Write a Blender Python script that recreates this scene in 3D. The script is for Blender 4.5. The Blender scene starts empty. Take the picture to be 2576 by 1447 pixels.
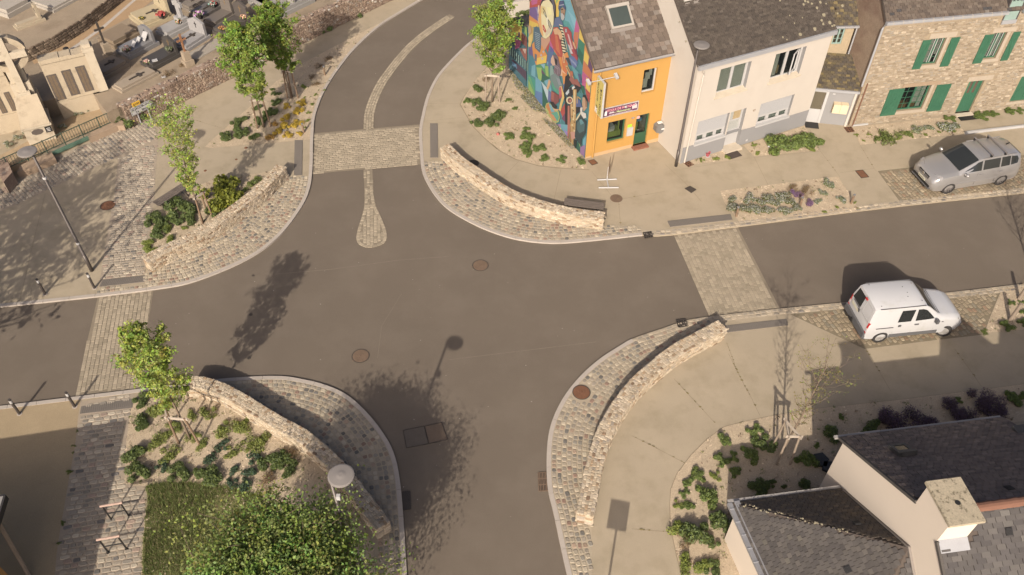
import bpy, math, random
import numpy as np
from mathutils import Vector, Matrix
random.seed(7); np.random.seed(7)
R = math.radians
SC = bpy.context.scene
COL = SC.collection

# ------------------------------------------------------------------ camera, sky, sun, exposure
CAM_H = 24.5
PITCH, ROLL, FOC = R(46.605), R(0.5733), 2105.7          # focal length in units of a 2576 px wide frame
cam = bpy.data.cameras.new('camera'); cam_ob = bpy.data.objects.new('camera', cam); COL.objects.link(cam_ob)
cam.sensor_width = 36; cam.lens = FOC / 2576 * 36; cam.clip_start = .5; cam.clip_end = 3000
FW = Vector((0, math.cos(PITCH), -math.sin(PITCH)))
_rt, _up = Vector((1, 0, 0)), Vector((0, math.sin(PITCH), math.cos(PITCH)))
RT = math.cos(ROLL)*_rt + math.sin(ROLL)*_up
UP = -math.sin(ROLL)*_rt + math.cos(ROLL)*_up
cam_ob.matrix_world = Matrix(((RT.x, UP.x, -FW.x, 0), (RT.y, UP.y, -FW.y, 0), (RT.z, UP.z, -FW.z, CAM_H), (0, 0, 0, 1)))
SC.camera = cam_ob
SUN_EL, SUN_AZ = R(32.2), R(192.57)                       # azimuth clockwise from +Y; shadows run towards 12.57 deg
w = bpy.data.worlds.new('World'); SC.world = w; w.use_nodes = True
nt = w.node_tree; bg = nt.nodes['Background']
sky = nt.nodes.new('ShaderNodeTexSky'); sky.sky_type = 'NISHITA'; sky.sun_disc = False
sky.sun_elevation = SUN_EL; sky.sun_rotation = SUN_AZ; sky.air_density = .35; sky.dust_density = 4.0; sky.ozone_density = .0
nt.links.new(sky.outputs[0], bg.inputs[0]); bg.inputs[1].default_value = .115
sl = bpy.data.lights.new('sun', 'SUN'); sl.energy = 3.6; sl.angle = R(.55); sl.color = (1, .90, .77)
so = bpy.data.objects.new('sun', sl); COL.objects.link(so)
so.rotation_euler = (R(90) - SUN_EL, 0, -SUN_AZ + math.pi)
vs = SC.view_settings; vs.view_transform = 'Standard'; vs.look = 'None'; vs.exposure = 0.72; vs.gamma = 1; vs.use_curve_mapping = False
SC.cycles.max_bounces = 6; SC.cycles.transparent_max_bounces = 8

# ------------------------------------------------------------------ survey: points of the place read off the photograph
ZM = {'d': (0, 0, 1), '1': (0, 0, .2602), '2': (635.8, 0, .2602), '3': (1171.3, 0, .2602), '4': (1673.3, 0, .35044),
      '5': (0, 334.66, .32478), '6': (836.6, 292.8, .32478), '7': (1673.3, 418.3, .35044), '8': (0, 753, .32478),
      '9': (753, 836.6, .42148), '10': (1589.6, 878.5, .39252), '11': (0, 1004, .30584), '14': (0, 209.2, .15614),
      '15': (234.26, 0, .16889), 't': (535.4, 50.2, .20815), 'b': (2409.5, 686, .13874), 'f': (1673.3, 451.8, .22735),
      'm6': (1305.2, 0, .14459), 'm7': (1305.2, 184.06, .15029), 'an': (1171.3, 0, .17339), '13': (0, 50.2, .13011),
      'or': (1472.5, 150.6, .17339), 'car': (2258.9, 326.3, .12314), 'van': (2108.4, 669.3, .15034)}
PZ = .055                                                  # pavement level above the carriageway
def ray(k, x, y):
    a = ZM[k]; u, v = a[0] + a[2]*x, a[1] + a[2]*y
    return FW*FOC + RT*(u - 1288) - UP*(v - 723.5)
def g(k, x, y, z=PZ):
    d = ray(k, x, y); t = (z - CAM_H)/d.z
    return Vector((d.x*t, d.y*t, z))
def gl(k, s, z=PZ):
    return [g(k, *map(float, p.split(',')), z) for p in s.split()]
def dist_px(p):                                            # pixels (2576 wide) per metre at a place
    q = Vector(p) - Vector((0, 0, CAM_H)); return FOC / max(q.dot(FW), 1)
def proj(p):
    q = Vector(p) - Vector((0, 0, CAM_H)); wv = q.dot(FW)
    return (1288 + FOC*q.dot(RT)/wv, 723.5 - FOC*q.dot(UP)/wv) if wv > .1 else (-9e3, -9e3)
def in_frame(p, m=10):
    u, v = proj(p); return -m < u < 2576 + m and -m < v < 1447 + m

# ------------------------------------------------------------------ materials
MATS = {}
def lin(c): return tuple(c) + (1,)
def mat(name, col, rough=.85, var=.18, scale=3., fine=.12, fscale=60., bump=.0, bscale=40., metal=0., spec=.3, src=None, trans=0., stain=None, coat=0.):
    if name in MATS: return MATS[name]
    m = bpy.data.materials.new(name); m.use_nodes = True; MATS[name] = m
    n, l = m.node_tree.nodes, m.node_tree.links; b = n['Principled BSDF']
    b.inputs['Roughness'].default_value = rough; b.inputs['Metallic'].default_value = metal
    b.inputs['Specular IOR Level'].default_value = spec
    if coat: b.inputs['Coat Weight'].default_value = coat; b.inputs['Coat Roughness'].default_value = .08
    tc = n.new('ShaderNodeTexCoord')
    def noise(s, det=4., w=.6):
        t = n.new('ShaderNodeTexNoise'); t.inputs['Scale'].default_value = s; t.inputs['Detail'].default_value = det; t.inputs['Roughness'].default_value = w
        l.new(tc.outputs['Object'], t.inputs['Vector']); return t.outputs['Fac']
    def math_(op, a, c, d=None):
        t = n.new('ShaderNodeMath'); t.operation = op
        for i, q in enumerate((a, c, d)):
            if q is None: continue
            if hasattr(q, 'links'): l.new(q, t.inputs[i])
            else: t.inputs[i].default_value = q
        return t.outputs[0]
    if src == 'obj': base = n.new('ShaderNodeObjectInfo').outputs['Color']
    elif src == 'attr':
        a = n.new('ShaderNodeAttribute'); a.attribute_name = 'Col'; base = a.outputs['Color']
    else:
        rgb = n.new('ShaderNodeRGB'); rgb.outputs[0].default_value = lin(col); base = rgb.outputs[0]
    if stain:
        sc_, lo, hi, c2 = stain
        f = noise(sc_, 6., .65); mr = n.new('ShaderNodeMapRange'); mr.inputs['From Min'].default_value = lo; mr.inputs['From Max'].default_value = hi
        l.new(f, mr.inputs['Value']); mx = n.new('ShaderNodeMix'); mx.data_type = 'RGBA'
        l.new(mr.outputs[0], mx.inputs[0]); l.new(base, mx.inputs[6]); mx.inputs[7].default_value = lin(c2); base = mx.outputs[2]
    f = math_('MULTIPLY_ADD', noise(scale), 2*var, 1 - var)
    if fine: f = math_('MULTIPLY', f, math_('MULTIPLY_ADD', noise(fscale, 2.), 2*fine, 1 - fine))
    vm = n.new('ShaderNodeVectorMath'); vm.operation = 'SCALE'; l.new(base, vm.inputs[0]); l.new(f, vm.inputs['Scale'])
    l.new(vm.outputs[0], b.inputs['Base Color'])
    if bump:
        bp = n.new('ShaderNodeBump'); bp.inputs['Strength'].default_value = bump; bp.inputs['Distance'].default_value = .02
        l.new(noise(bscale, 3.), bp.inputs['Height']); l.new(bp.outputs[0], b.inputs['Normal'])
    if trans:
        tr = n.new('ShaderNodeBsdfTranslucent'); l.new(vm.outputs[0], tr.inputs['Color'])
        ms = n.new('ShaderNodeMixShader'); ms.inputs[0].default_value = trans
        l.new(b.outputs[0], ms.inputs[1]); l.new(tr.outputs[0], ms.inputs[2]); l.new(ms.outputs[0], n['Material Output'].inputs['Surface'])
    return m
def glass(name, tint=(.5, .55, .55), clear=.6):
    if name in MATS: return MATS[name]
    m = bpy.data.materials.new(name); m.use_nodes = True; MATS[name] = m
    n, l = m.node_tree.nodes, m.node_tree.links; b = n['Principled BSDF']
    b.inputs['Base Color'].default_value = (.02, .024, .026, 1); b.inputs['Roughness'].default_value = .04
    t = n.new('ShaderNodeBsdfTransparent'); t.inputs[0].default_value = lin(tint)
    ms = n.new('ShaderNodeMixShader'); ms.inputs[0].default_value = clear
    l.new(b.outputs[0], ms.inputs[1]); l.new(t.outputs[0], ms.inputs[2]); l.new(ms.outputs[0], n['Material Output'].inputs['Surface'])
    return m

# ------------------------------------------------------------------ mesh building
class MB:
    def __init__(s): s.v, s.f, s.c, s.m = [], [], [], []
    def add(s, vs, fs, col=None, mi=0):
        o = len(s.v); s.v += [tuple(p) for p in vs]
        for f in fs: s.f.append([i + o for i in f]); s.c.append(col); s.m.append(mi)
        return s
    def box(s, c, size, rz=0, col=None, mi=0, M=None):
        x, y, z = (d/2 for d in size)
        vs = [Vector((a*x, b*y, e*z)) for e in (-1, 1) for a, b in ((-1, -1), (1, -1), (1, 1), (-1, 1))]
        T = M if M else Matrix.Translation(c) @ Matrix.Rotation(rz, 4, 'Z')
        return s.add([T @ v for v in vs], [(3, 2, 1, 0), (4, 5, 6, 7), (0, 1, 5, 4), (1, 2, 6, 5), (2, 3, 7, 6), (3, 0, 4, 7)], col, mi)
    def prism(s, poly, z0, z1, col=None, mi=0, bottom=True):
        p = [Vector((q[0], q[1])) for q in poly]; n = len(p)
        if sum(p[i].x*p[(i+1) % n].y - p[(i+1) % n].x*p[i].y for i in range(n)) < 0: p.reverse()
        vs = [(q.x, q.y, z0) for q in p] + [(q.x, q.y, z1) for q in p]
        fs = [tuple(range(n, 2*n))] + [(i, (i+1) % n, n + (i+1) % n, n + i) for i in range(n)]
        if bottom: fs.append(tuple(reversed(range(n))))
        return s.add(vs, fs, col, mi)
    def sheet(s, poly, z, col=None, mi=0):
        p = [Vector((q[0], q[1])) for q in poly]; n = len(p)
        if sum(p[i].x*p[(i+1) % n].y - p[(i+1) % n].x*p[i].y for i in range(n)) < 0: p.reverse()
        return s.add([(q.x, q.y, z) for q in p], [tuple(range(n))], col, mi)
    def tube(s, pts, rad, n=8, col=None, mi=0, cap=True):
        pts = [Vector(p) for p in pts]; rad = rad if isinstance(rad, (list, tuple)) else [rad]*len(pts)
        vs, fs = [], []
        for i, p in enumerate(pts):
            d = (pts[min(i+1, len(pts)-1)] - pts[max(i-1, 0)]).normalized()
            a = d.orthogonal().normalized() if abs(d.z) < .99 else Vector((1, 0, 0)); a = (a - d*a.dot(d)).normalized(); b = d.cross(a)
            vs += [p + rad[i]*(math.cos(t)*a + math.sin(t)*b) for t in (2*math.pi*k/n for k in range(n))]
        for i in range(len(pts)-1):
            fs += [(i*n+k, i*n+(k+1) % n, (i+1)*n+(k+1) % n, (i+1)*n+k) for k in range(n)]
        if cap: fs += [tuple(reversed(range(n))), tuple(range((len(pts)-1)*n, len(pts)*n))]
        return s.add(vs, fs, col, mi)
    def bar(s, a, b, w_, h_, col=None, mi=0, up=(0, 0, 1)):
        a, b = Vector(a), Vector(b); d = (b-a).normalized(); u = Vector(up)
        x = d.cross(u)
        if x.length < 1e-4: x = d.cross(Vector((1, 0, 0)))
        x.normalize(); y = x.cross(d)
        M = Matrix(((x.x, d.x, y.x, 0), (x.y, d.y, y.y, 0), (x.z, d.z, y.z, 0), (0, 0, 0, 1))); M.translation = (a+b)/2
        return s.box(None, (w_, (b-a).length, h_), M=M, col=col, mi=mi)
    def lathe(s, c, prof, n=20, col=None, mi=0):
        c = Vector(c); vs = [c + Vector((r*math.cos(t), r*math.sin(t), z)) for r, z in prof for t in (2*math.pi*k/n for k in range(n))]
        fs = [(i*n+k, i*n+(k+1) % n, (i+1)*n+(k+1) % n, (i+1)*n+k) for i in range(len(prof)-1) for k in range(n)]
        fs.append(tuple(range((len(prof)-1)*n, len(prof)*n)))
        return s.add(vs, fs, col, mi)
    def build(s, name, mats, parent=None, smooth=False, origin=None):
        me = bpy.data.meshes.new(name)
        o_ = Vector(origin) if origin is not None else None
        me.from_pydata([tuple(Vector(v) - o_) for v in s.v] if o_ is not None else s.v, [], s.f)
        for m in (mats if isinstance(mats, (list, tuple)) else [mats]): me.materials.append(m)
        if any(s.m): me.polygons.foreach_set('material_index', s.m)
        if any(c is not None for c in s.c):
            a = me.color_attributes.new('Col', 'FLOAT_COLOR', 'CORNER'); d = np.ones((len(me.loops), 4), np.float32)
            i = 0
            for f, c in zip(s.f, s.c):
                d[i:i+len(f), :3] = c if c is not None else (.5, .5, .5); i += len(f)
            a.data.foreach_set('color', d.ravel())
        if smooth: me.polygons.foreach_set('use_smooth', [True]*len(me.polygons))
        me.update()
        ob = bpy.data.objects.new(name, me); COL.objects.link(ob)
        if o_ is not None: ob.location = o_
        if parent is not None: ob.parent = parent
        return ob
def tag(o, label=None, cat=None, group=None, kind=None):
    for k, v in (('label', label), ('category', cat), ('group', group), ('kind', kind)):
        if v: o[k] = v
    return o
def thing(name, label, cat, loc=(0, 0, 0), rz=0, group=None):
    o = bpy.data.objects.new(name, None); COL.objects.link(o); o.location = loc; o.rotation_euler.z = rz; o.empty_display_size = .2
    return tag(o, label, cat, group)
KIDS = {}
def copy_tree(o, parent=None):
    c = o.copy(); COL.objects.link(c)
    if parent is not None: c.parent = parent
    for ch in list(o.children): copy_tree(ch, c)
    return c
def copy_thing(o, loc, rz, label, group=None):
    c = copy_tree(o); c.location = loc; c.rotation_euler.z = rz; c['label'] = label
    if group: c['group'] = group
    return c
def S(name): return lambda mb, m, parent=None: tag(mb.build(name, m, parent), kind='structure')

def crv(pts, n=5):                                         # Catmull-Rom through the points
    p = [Vector(q) for q in pts]; p = [2*p[0]-p[1]] + p + [2*p[-1]-p[-2]]; out = []
    for i in range(1, len(p)-2):
        for k in range(n):
            t = k/n; a, b, c, d = p[i-1:i+3]
            out.append(.5*((2*b) + (c-a)*t + (2*a-5*b+4*c-d)*t*t + (3*b-a-3*c+d)*t**3))
    return out + [p[-2]]
def offs(pts, d):                                          # parallel curve, d to the left of travel
    out = []
    for i, p in enumerate(pts):
        t = pts[min(i+1, len(pts)-1)] - pts[max(i-1, 0)]; t = Vector((t.x, t.y, 0)).normalized()
        out.append(Vector((p.x - t.y*d, p.y + t.x*d, p.z)))
    return out
def arclen(pts):
    L = [0]
    for a, b in zip(pts, pts[1:]): L.append(L[-1] + (b-a).length)
    return L
def along(pts, L, s):
    i = max(0, min(len(pts)-2, int(np.searchsorted(L, s)) - 1)); t = (s-L[i])/max(L[i+1]-L[i], 1e-6)
    d = pts[i+1]-pts[i]; return pts[i] + d*t, math.atan2(d.y, d.x)
def inside(p, poly):
    c = False; n = len(poly); x, y = p[0], p[1]
    for i in range(n):
        a, b = poly[i], poly[i-1]
        if (a[1] > y) != (b[1] > y) and x < (b[0]-a[0])*(y-a[1])/(b[1]-a[1]) + a[0]: c = not c
    return c

# ------------------------------------------------------------------ pieces (setts, pavers, stones, slates)
def block_mesh(name, m, sides=8, bev=.12, jit=.06, seed=0, flat=False):
    rr = random.Random(seed); vs, fs = [], []
    ring = []
    if sides == 4: base = [(-.5, -.5), (.5, -.5), (.5, .5), (-.5, .5)]
    else:
        e = .3
        base = [(-.5, -e), (-e, -.5), (e, -.5), (.5, -e), (.5, e), (e, .5), (-e, .5), (-.5, e)]
    base = [(x + rr.uniform(-jit, jit), y + rr.uniform(-jit, jit)) for x, y in base]; n = len(base)
    for k, z in ((1, 0), (1 if sides == 4 else .98, .7), (1-2*bev, 1)):
        vs += [(x*k, y*k, z + (rr.uniform(-.08, .08) if z == 1 and not flat else 0)) for x, y in base]
    for i in range(2): fs += [(i*n+k, i*n+(k+1) % n, (i+1)*n+(k+1) % n, (i+1)*n+k) for k in range(n)]
    fs.append(tuple(range(2*n, 3*n)))
    me = bpy.data.meshes.new(name); me.from_pydata(vs, [], fs); me.materials.append(m); me.update()
    return me, (np.array(vs), fs)
VAR = {}
def variants(kind, m_obj):
    if kind in VAR: return VAR[kind]
    if kind in ('cobble', 'stone', 'sett'): VAR[kind] = [block_mesh(kind, m_obj, 8, .1, .07, i + (50 if kind == 'stone' else 0)) for i in range(7)]
    elif kind == 'slate': VAR[kind] = [block_mesh(kind, m_obj, 4, .01, .015, i, True) for i in range(4)]
    else: VAR[kind] = [block_mesh(kind, m_obj, 4, .05, .02, i, True) for i in range(5)]
    return VAR[kind]
def lay(kind, pieces, parent, m_obj, m_attr, limit=300, field=None):
    """pieces: (4x4 matrix, colour). The largest in view become objects of their own, the rest one stuff mesh."""
    V = variants(kind, m_obj); rnd = random.Random(len(pieces))
    scored = []
    for M, c in pieces:
        p = M.translation; u, v = proj(p); vis = -4 < u < 2580 and -4 < v < 1451
        scored.append((-(dist_px(p) if vis else -1), rnd.random(), M, c, vis))
    scored.sort(key=lambda t: t[:2])
    V_, F_, C_, M_ = [], [], [], []
    off = 0; made = 0
    for sc_, _, M, c, vis in scored:
        me, (vv, ff) = V[rnd.randrange(len(V))]
        if vis and made < limit:
            o = bpy.data.objects.new(kind, me); COL.objects.link(o); o.parent = parent; o.matrix_local = M; o.color = (*c, 1); made += 1
        else:
            A = np.array(M); V_.append(vv @ A[:3, :3].T + A[:3, 3]); F_ += [[i+off for i in f] for f in ff]; C_.append((c, sum(len(f) for f in ff))); off += len(vv)
    if V_:
        me = bpy.data.meshes.new(field or kind + '_field'); me.from_pydata(np.concatenate(V_).tolist(), [], F_); me.materials.append(m_attr)
        a = me.color_attributes.new('Col', 'FLOAT_COLOR', 'CORNER'); d = np.ones((len(me.loops), 4), np.float32); i = 0
        for c, k in C_: d[i:i+k, :3] = c; i += k
        a.data.foreach_set('color', d.ravel()); me.update()
        o = bpy.data.objects.new(field or kind + '_field', me); COL.objects.link(o); o.parent = parent; o['kind'] = 'stuff'
def TRS(p, rz, s): return Matrix.Translation(p) @ Matrix.Rotation(rz, 4, 'Z') @ Matrix.Diagonal((*s, 1))
def pick(pal, r=random):
    c = r.choices([q[0] for q in pal], [q[1] for q in pal])[0]; k = r.uniform(.85, 1.15); return tuple(x*k for x in c)
def pave_grid(poly, ang, a, b, gap, z, h, pal, jit=.03, bond=.5, rnd=random):
    c, s = math.cos(ang), math.sin(ang); q = [(p[0]*c + p[1]*s, -p[0]*s + p[1]*c) for p in poly]; out = []
    x0, x1 = min(p[0] for p in q), max(p[0] for p in q); y0, y1 = min(p[1] for p in q), max(p[1] for p in q)
    r = 0; y = y0
    while y < y1:
        x = x0 - (a*bond if r % 2 else 0) - rnd.random()*a*.2
        while x < x1:
            aw = a*rnd.uniform(1-4*jit, 1+4*jit); cx, cy = x + aw/2, y + b/2
            if all(inside((cx+i*aw*.36, cy+j*b*.36), q) for i in (-1, 1) for j in (-1, 1)):
                out.append((TRS((cx*c - cy*s, cx*s + cy*c, z), ang + rnd.uniform(-jit, jit), (aw-gap, b*rnd.uniform(1-jit, 1)-gap, h*rnd.uniform(.85, 1.15))), pick(pal, rnd)))
            x += aw
        y += b; r += 1
    return out
def pave_rows(curve, rows, a, b, gap, z, h, pal, poly=None, jit=.05, side=1, start=0, rnd=random):
    out = []
    for r in range(rows):
        c = offs(curve, side*(start + (r+.5)*b)); L = arclen(c); s = rnd.random()*a
        while s < L[-1]:
            aw = a*rnd.uniform(1-3*jit, 1+3*jit); p, an = along(c, L, s + aw/2)
            if poly is None or inside(p, poly):
                out.append((TRS((p.x, p.y, z), an + rnd.uniform(-jit, jit), (aw-gap, b*rnd.uniform(1-jit, 1)-gap, h*rnd.uniform(.85, 1.15))), pick(pal, rnd)))
            s += aw
    return out

# ------------------------------------------------------------------ palette
ASPH = mat('asphalt', (.122, .0985, .0755), .92, .12, .22, .2, 38, .3, 90, stain=(.55, .45, .8, (.142, .116, .09)))
CONC = mat('sand_concrete', (.30, .249, .178), .9, .12, .7, .13, 50, .2, 120, stain=(1.1, .48, .75, (.245, .203, .138)))
SAND = mat('stabilised_sand', (.275, .213, .134), .95, .14, 1.3, .2, 45, .4, 60)
MULCH = mat('wood_chip_mulch', (.365, .292, .205), .95, .2, 1.5, .38, 26, .8, 30)
SOIL = mat('terrain_earth', (.14, .11, .075), .95, .3, .5, .2, 20)
GRAN = mat('kerb_granite', (.33, .29, .25), .85, .10, 2, .16, 50, .1, 60)
MORT = mat('pale_mortar', (.31, .26, .19), .95, .10, 3, .16, 50, .4, 60)
MORT2 = mat('grey_mortar', (.28, .23, .175), .95, .15, 3, .2, 50, .4, 60)
JOINT = mat('dark_joint', (.17, .14, .095), .95, .2, 3, .2, 50, .3, 60)
PJOINT = mat('paver_joint', (.19, .157, .114), .95, .2, 3, .2, 50, .3, 60)
CO, CA = mat('cobble_face', (.3, .3, .3), .85, .1, 3, .2, 45, .35, 50, src='obj'), mat('cobble_field', (.3, .3, .3), .85, .1, 3, .2, 45, .35, 50, src='attr')
TACT = mat('tactile_grey', (.135, .118, .102), .85, .08, 2, .08, 40)
IRON = mat('rusted_iron', (.17, .085, .05), .75, .25, 4, .2, 40, .2, 40, .3)
IRON2 = mat('dark_iron', (.075, .063, .053), .6, .2, 4, .2, 40, .2, 40, .4)
IRON3 = mat('brown_iron', (.165, .115, .08), .7, .2, 4, .2, 40, .2, 40, .3)
POLE = mat('lamp_grey', (.085, .073, .066), .45, .05, 2, .03, 30, metal=.4)
STEEL = mat('brushed_steel', (.62, .6, .57), .25, .05, 3, 0, metal=.9)
WOOD = mat('weathered_wood', (.24, .19, .145), .85, .22, 2, .2, 30, .3, 30)
WOODB = mat('brown_wood', (.17, .115, .075), .85, .22, 3, .2, 30, .3, 30)
WOODY = mat('yellow_timber', (.36, .2, .07), .75, .22, 2, .2, 30, .3, 30)
WHITE = mat('white_paint', (.355, .345, .335), .5, .03, 2, .02, 30)
BLACK = mat('black_part', (.02, .019, .018), .5, .1, 4, 0)
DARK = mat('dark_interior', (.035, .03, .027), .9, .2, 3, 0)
ZINC = mat('zinc', (.34, .34, .35), .5, .12, 2, .08, 30, metal=.35)
GLASS = glass('window_glass', (.8, .84, .82), .8)
BARK = mat('bark', (.16, .12, .085), .9, .2, 6, .2, 40, .3, 30)

# ------------------------------------------------------------------ ground, road, pavements
mb = MB(); mb.sheet([(-900, -300), (900, -300), (900, 1500), (-900, 1500)], -.03); tag(mb.build('ground', SOIL), kind='structure')
mb = MB(); mb.sheet([(-75, -18), (75, -18), (75, 95), (-75, 95)], 0); tag(mb.build('road', ASPH), kind='structure')

NWK = crv(gl('d', '-160,790 0,771.5 120,759.5') , 2)[:-1] + crv(gl('d', '246.8,745.5 386.5,727.6 487,708 617,654.6 698,597.7 756.7,523 779.5,471 786,412.6 786.5,376 788,335.7 791.9,294 807.5,247.2 828.3,208.2 853,171.7 885.6,130.1 924.6,91.1 966.2,57.2 1020.9,23.4 1057.3,1.3 1140,-48 1240,-100'), 6)
NEK = crv(gl('d', '1380,-60 1290,8 1240,50 1200.4,91 1169,117 1130,156 1099,192.5 1075.4,239 1062.5,286 1054.9,330 1057.5,390 1060.7,422.7 1070.4,452 1096.4,494 1128.9,526.6 1177.6,555.9 1226,578.6 1291,599.7 1356,609.5 1411.5,611 1486,605 1567,596.5 1616,591.6 1673.3,591.8 1855.5,569.7 2220,523.4 2576,484.9 2850,455'), 6)
SEK = crv(gl('d', '2850,684 2576,714.4 2349.6,740 1981.7,775 1785.4,797 1729,806 1673,824.8 1630,839 1589.6,853.5 1553.8,874.5 1511.7,901.9 1469.5,937.8 1435.8,975.7 1410.5,1013.6 1389.4,1060 1379,1106.3 1376,1165.4 1379,1228.6 1393.6,1291.8 1410.5,1371.9 1427.4,1446.5 1450,1540 1490,1700'), 6)
SWK = crv(gl('d', '1036,1700 1030,1540 1022.7,1446.5 1016.4,1342.4 1011,1266.5 1005.9,1216 997.5,1165.4 982.7,1123.2 959.5,1085 930,1047.3 892,1009.4 854,984 803.6,965 753,953.8 714.5,947.9 649.6,947.9 552,954.5 474,965.7 344.3,980.3 136.4,1005.7 0,1022.6 -180,1045'), 6)
def island(name, edge, far):
    m = MB(); m.prism([(p.x, p.y) for p in edge] + far, -.02, PZ); return tag(m.build(name, CONC), kind='structure')
pav_nw = island('pavement', NWK, [(4, 90), (-75, 90), (-75, NWK[0].y)])
pav_ne = island('pavement', NEK, [(75, NEK[-1].y), (75, 90), (16, 90)])
pav_se = island('pavement', SEK, [(SEK[-1].x, -17), (74, -17), (74, SEK[0].y)])
pav_sw = island('pavement', SWK, [(-74, SWK[-1].y), (-74, -17), (SWK[0].x, -17)])
def kerb(edge, width=.14, s0=0, s1=None):                   # one granite stone after the other
    root = MB(); L = arclen(edge); s1 = s1 or L[-1]
    e = bpy.data.objects.new('kerb', None); COL.objects.link(e); e['kind'] = 'structure'
    s = s0; n = 0
    while s < s1:
        e1 = min(s + .98, s1); m = MB(); k = 4
        P0 = [along(edge, L, s + .006 + (e1-s-.012)*i/k) for i in range(k+1)]
        out = [p + Vector((math.sin(a), -math.cos(a), 0))*.012*1 for p, a in P0]; inn = [p + Vector((-math.sin(a), math.cos(a), 0))*width for p, a in P0]
        if KS < 0: out, inn = [p + Vector((-math.sin(a), math.cos(a), 0))*.012 for p, a in P0], [p + Vector((math.sin(a), -math.cos(a), 0))*width for p, a in P0]
        m.prism([(p.x, p.y) for p in out] + [(p.x, p.y) for p in reversed(inn)], -.01, PZ + .018 + random.uniform(-.002, .002))
        if any(in_frame(p, 120) for p, a in P0): m.build('kerb_stone', GRAN, e)
        s = e1
    return e
def S_at(edge, k, x, y):
    p = g(k, x, y); L = arclen(edge); i = min(range(len(edge)), key=lambda i: (edge[i]-p).length); return L[i]
KS = 1
kerb(NWK); kerb(NEK, s1=S_at(NEK, '6', 2400, 920)); kerb(SEK, s0=S_at(SEK, '9', 1985, 40)); kerb(SWK)
# which side the pavement lies on is the left of travel for every edge above

def sheet(name, poly, z, m, kind='structure'):
    b = MB(); b.sheet(poly, z); return tag(b.build(name, m), kind=kind)
PAL_FAN = [((.30, .255, .19), 4), ((.245, .21, .165), 3.2), ((.205, .185, .152), 2.2), ((.125, .115, .102), .7), ((.215, .145, .11), .9), ((.27, .20, .145), 1.1), ((.345, .295, .222), 2)]
PAL_SETT = [((.285, .245, .192), 4), ((.245, .212, .17), 3), ((.195, .173, .143), 1.3), ((.125, .115, .105), .5), ((.265, .20, .158), .7), ((.335, .29, .225), 2)]
PAL_PARK = [((.25, .2, .135), 4), ((.215, .17, .118), 3), ((.19, .165, .122), 2), ((.22, .15, .1), 1.2), ((.3, .245, .17), 1.5)]
PAL_PAV = [((.262, .22, .16), 4), ((.25, .209, .151), 3), ((.274, .23, .168), 2)]
PAL_EDGE = [((.3, .255, .195), 3), ((.25, .215, .17), 2), ((.35, .29, .215), 2), ((.17, .15, .13), .5)]

# four cobbled corners
def corner(name, poly, edge, rows, b=.172, far=None):
    base = sheet(name, poly, PZ + .004, MORT)
    P = pave_rows(edge, rows + 1, .185, b, .032, PZ - .01, .033, PAL_FAN, poly, .06, 1, .15)
    P = [q for q in P if not any((q[0].translation.xy - h[0].xy).length < h[1] for h in HOLES)]
    lay('cobble', P, base, CO, CA, 300); return base
HOLES = [(g('9', 1683, 357), .44), (g('7', 120, 1130), .3), (g('6', 2440, 915), .3)]
fan_nw = gl('5', '2396,330 2285,335 2225,335 2150,430 2050,530 1900,650 1750,760 1600,860 1450,930 1290,1010 1185,1075 1128,1050 1118,1170 765,1205 762,1243 1180,1196 1490,1136 1690,1065 1880,972 2020,890 2135,800 2235,690 2310,578 2370,470 2386,425')
fan_ne = gl('6', '706,352 835,345 850,300 960,420 1090,510 1210,600 1360,690 1510,750 1710,810 1900,850 2085,868 2130,842 2400,855 2400,912 2250,922 2000,948 1770,966 1600,962 1400,931 1200,866 1060,797 910,706 815,611 738,486 708,400')
fan_se = gl('9', '1985,52 1905,100 1810,166 1712,252 1632,341 1574,430 1525,535 1501,640 1493,780 1500,930 1535,1080 1575,1270 1616,1447 1650,1600 1740,1600 1745,1447 1745,1150 1720,900 1740,800 1800,640 1880,500 1985,360') + gl('7', '330,1130 330,1098 170,1112 60,1140')
fan_sw = gl('9', '620,1600 617,1447 604,1200 590,1020 577,900 558,790 522,690 468,605 404,520 318,430 228,370 113,325 0,300') + gl('8', '2390,655 2200,622 2000,622 1700,642 1480,678 1470,720 1700,740 1900,860 2100,960 2330,1070 2576,1260') + gl('9', '60,680 200,810 330,990 420,1110 480,1240 470,1447 470,1600')
corner('cobbled_corner', fan_nw, NWK, 14); corner('cobbled_corner', fan_ne, NEK, 12); corner('cobbled_corner', fan_se, SEK, 11); corner('cobbled_corner', fan_sw, SWK, 15)

# two rows of setts along the street instead of a kerb
def edge_rows(edge, s0, s1):
    L = arclen(edge); c = [along(edge, L, s0 + (s1-s0)*i/40)[0] for i in range(41)]
    base = sheet('sett_edge', [(p.x, p.y) for p in offs(c, -.01)] + [(p.x, p.y) for p in reversed(offs(c, .33))], PZ + .005, MORT)
    lay('cobble', pave_rows(c, 2, .24, .155, .03, PZ - .05, .07, PAL_EDGE, None, .05, 1, .0), base, CO, CA, 300)
edge_rows(NEK, S_at(NEK, '6', 2400, 920), arclen(NEK)[-1] - 1); edge_rows(SEK, 1, S_at(SEK, '9', 1985, 40))

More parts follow.
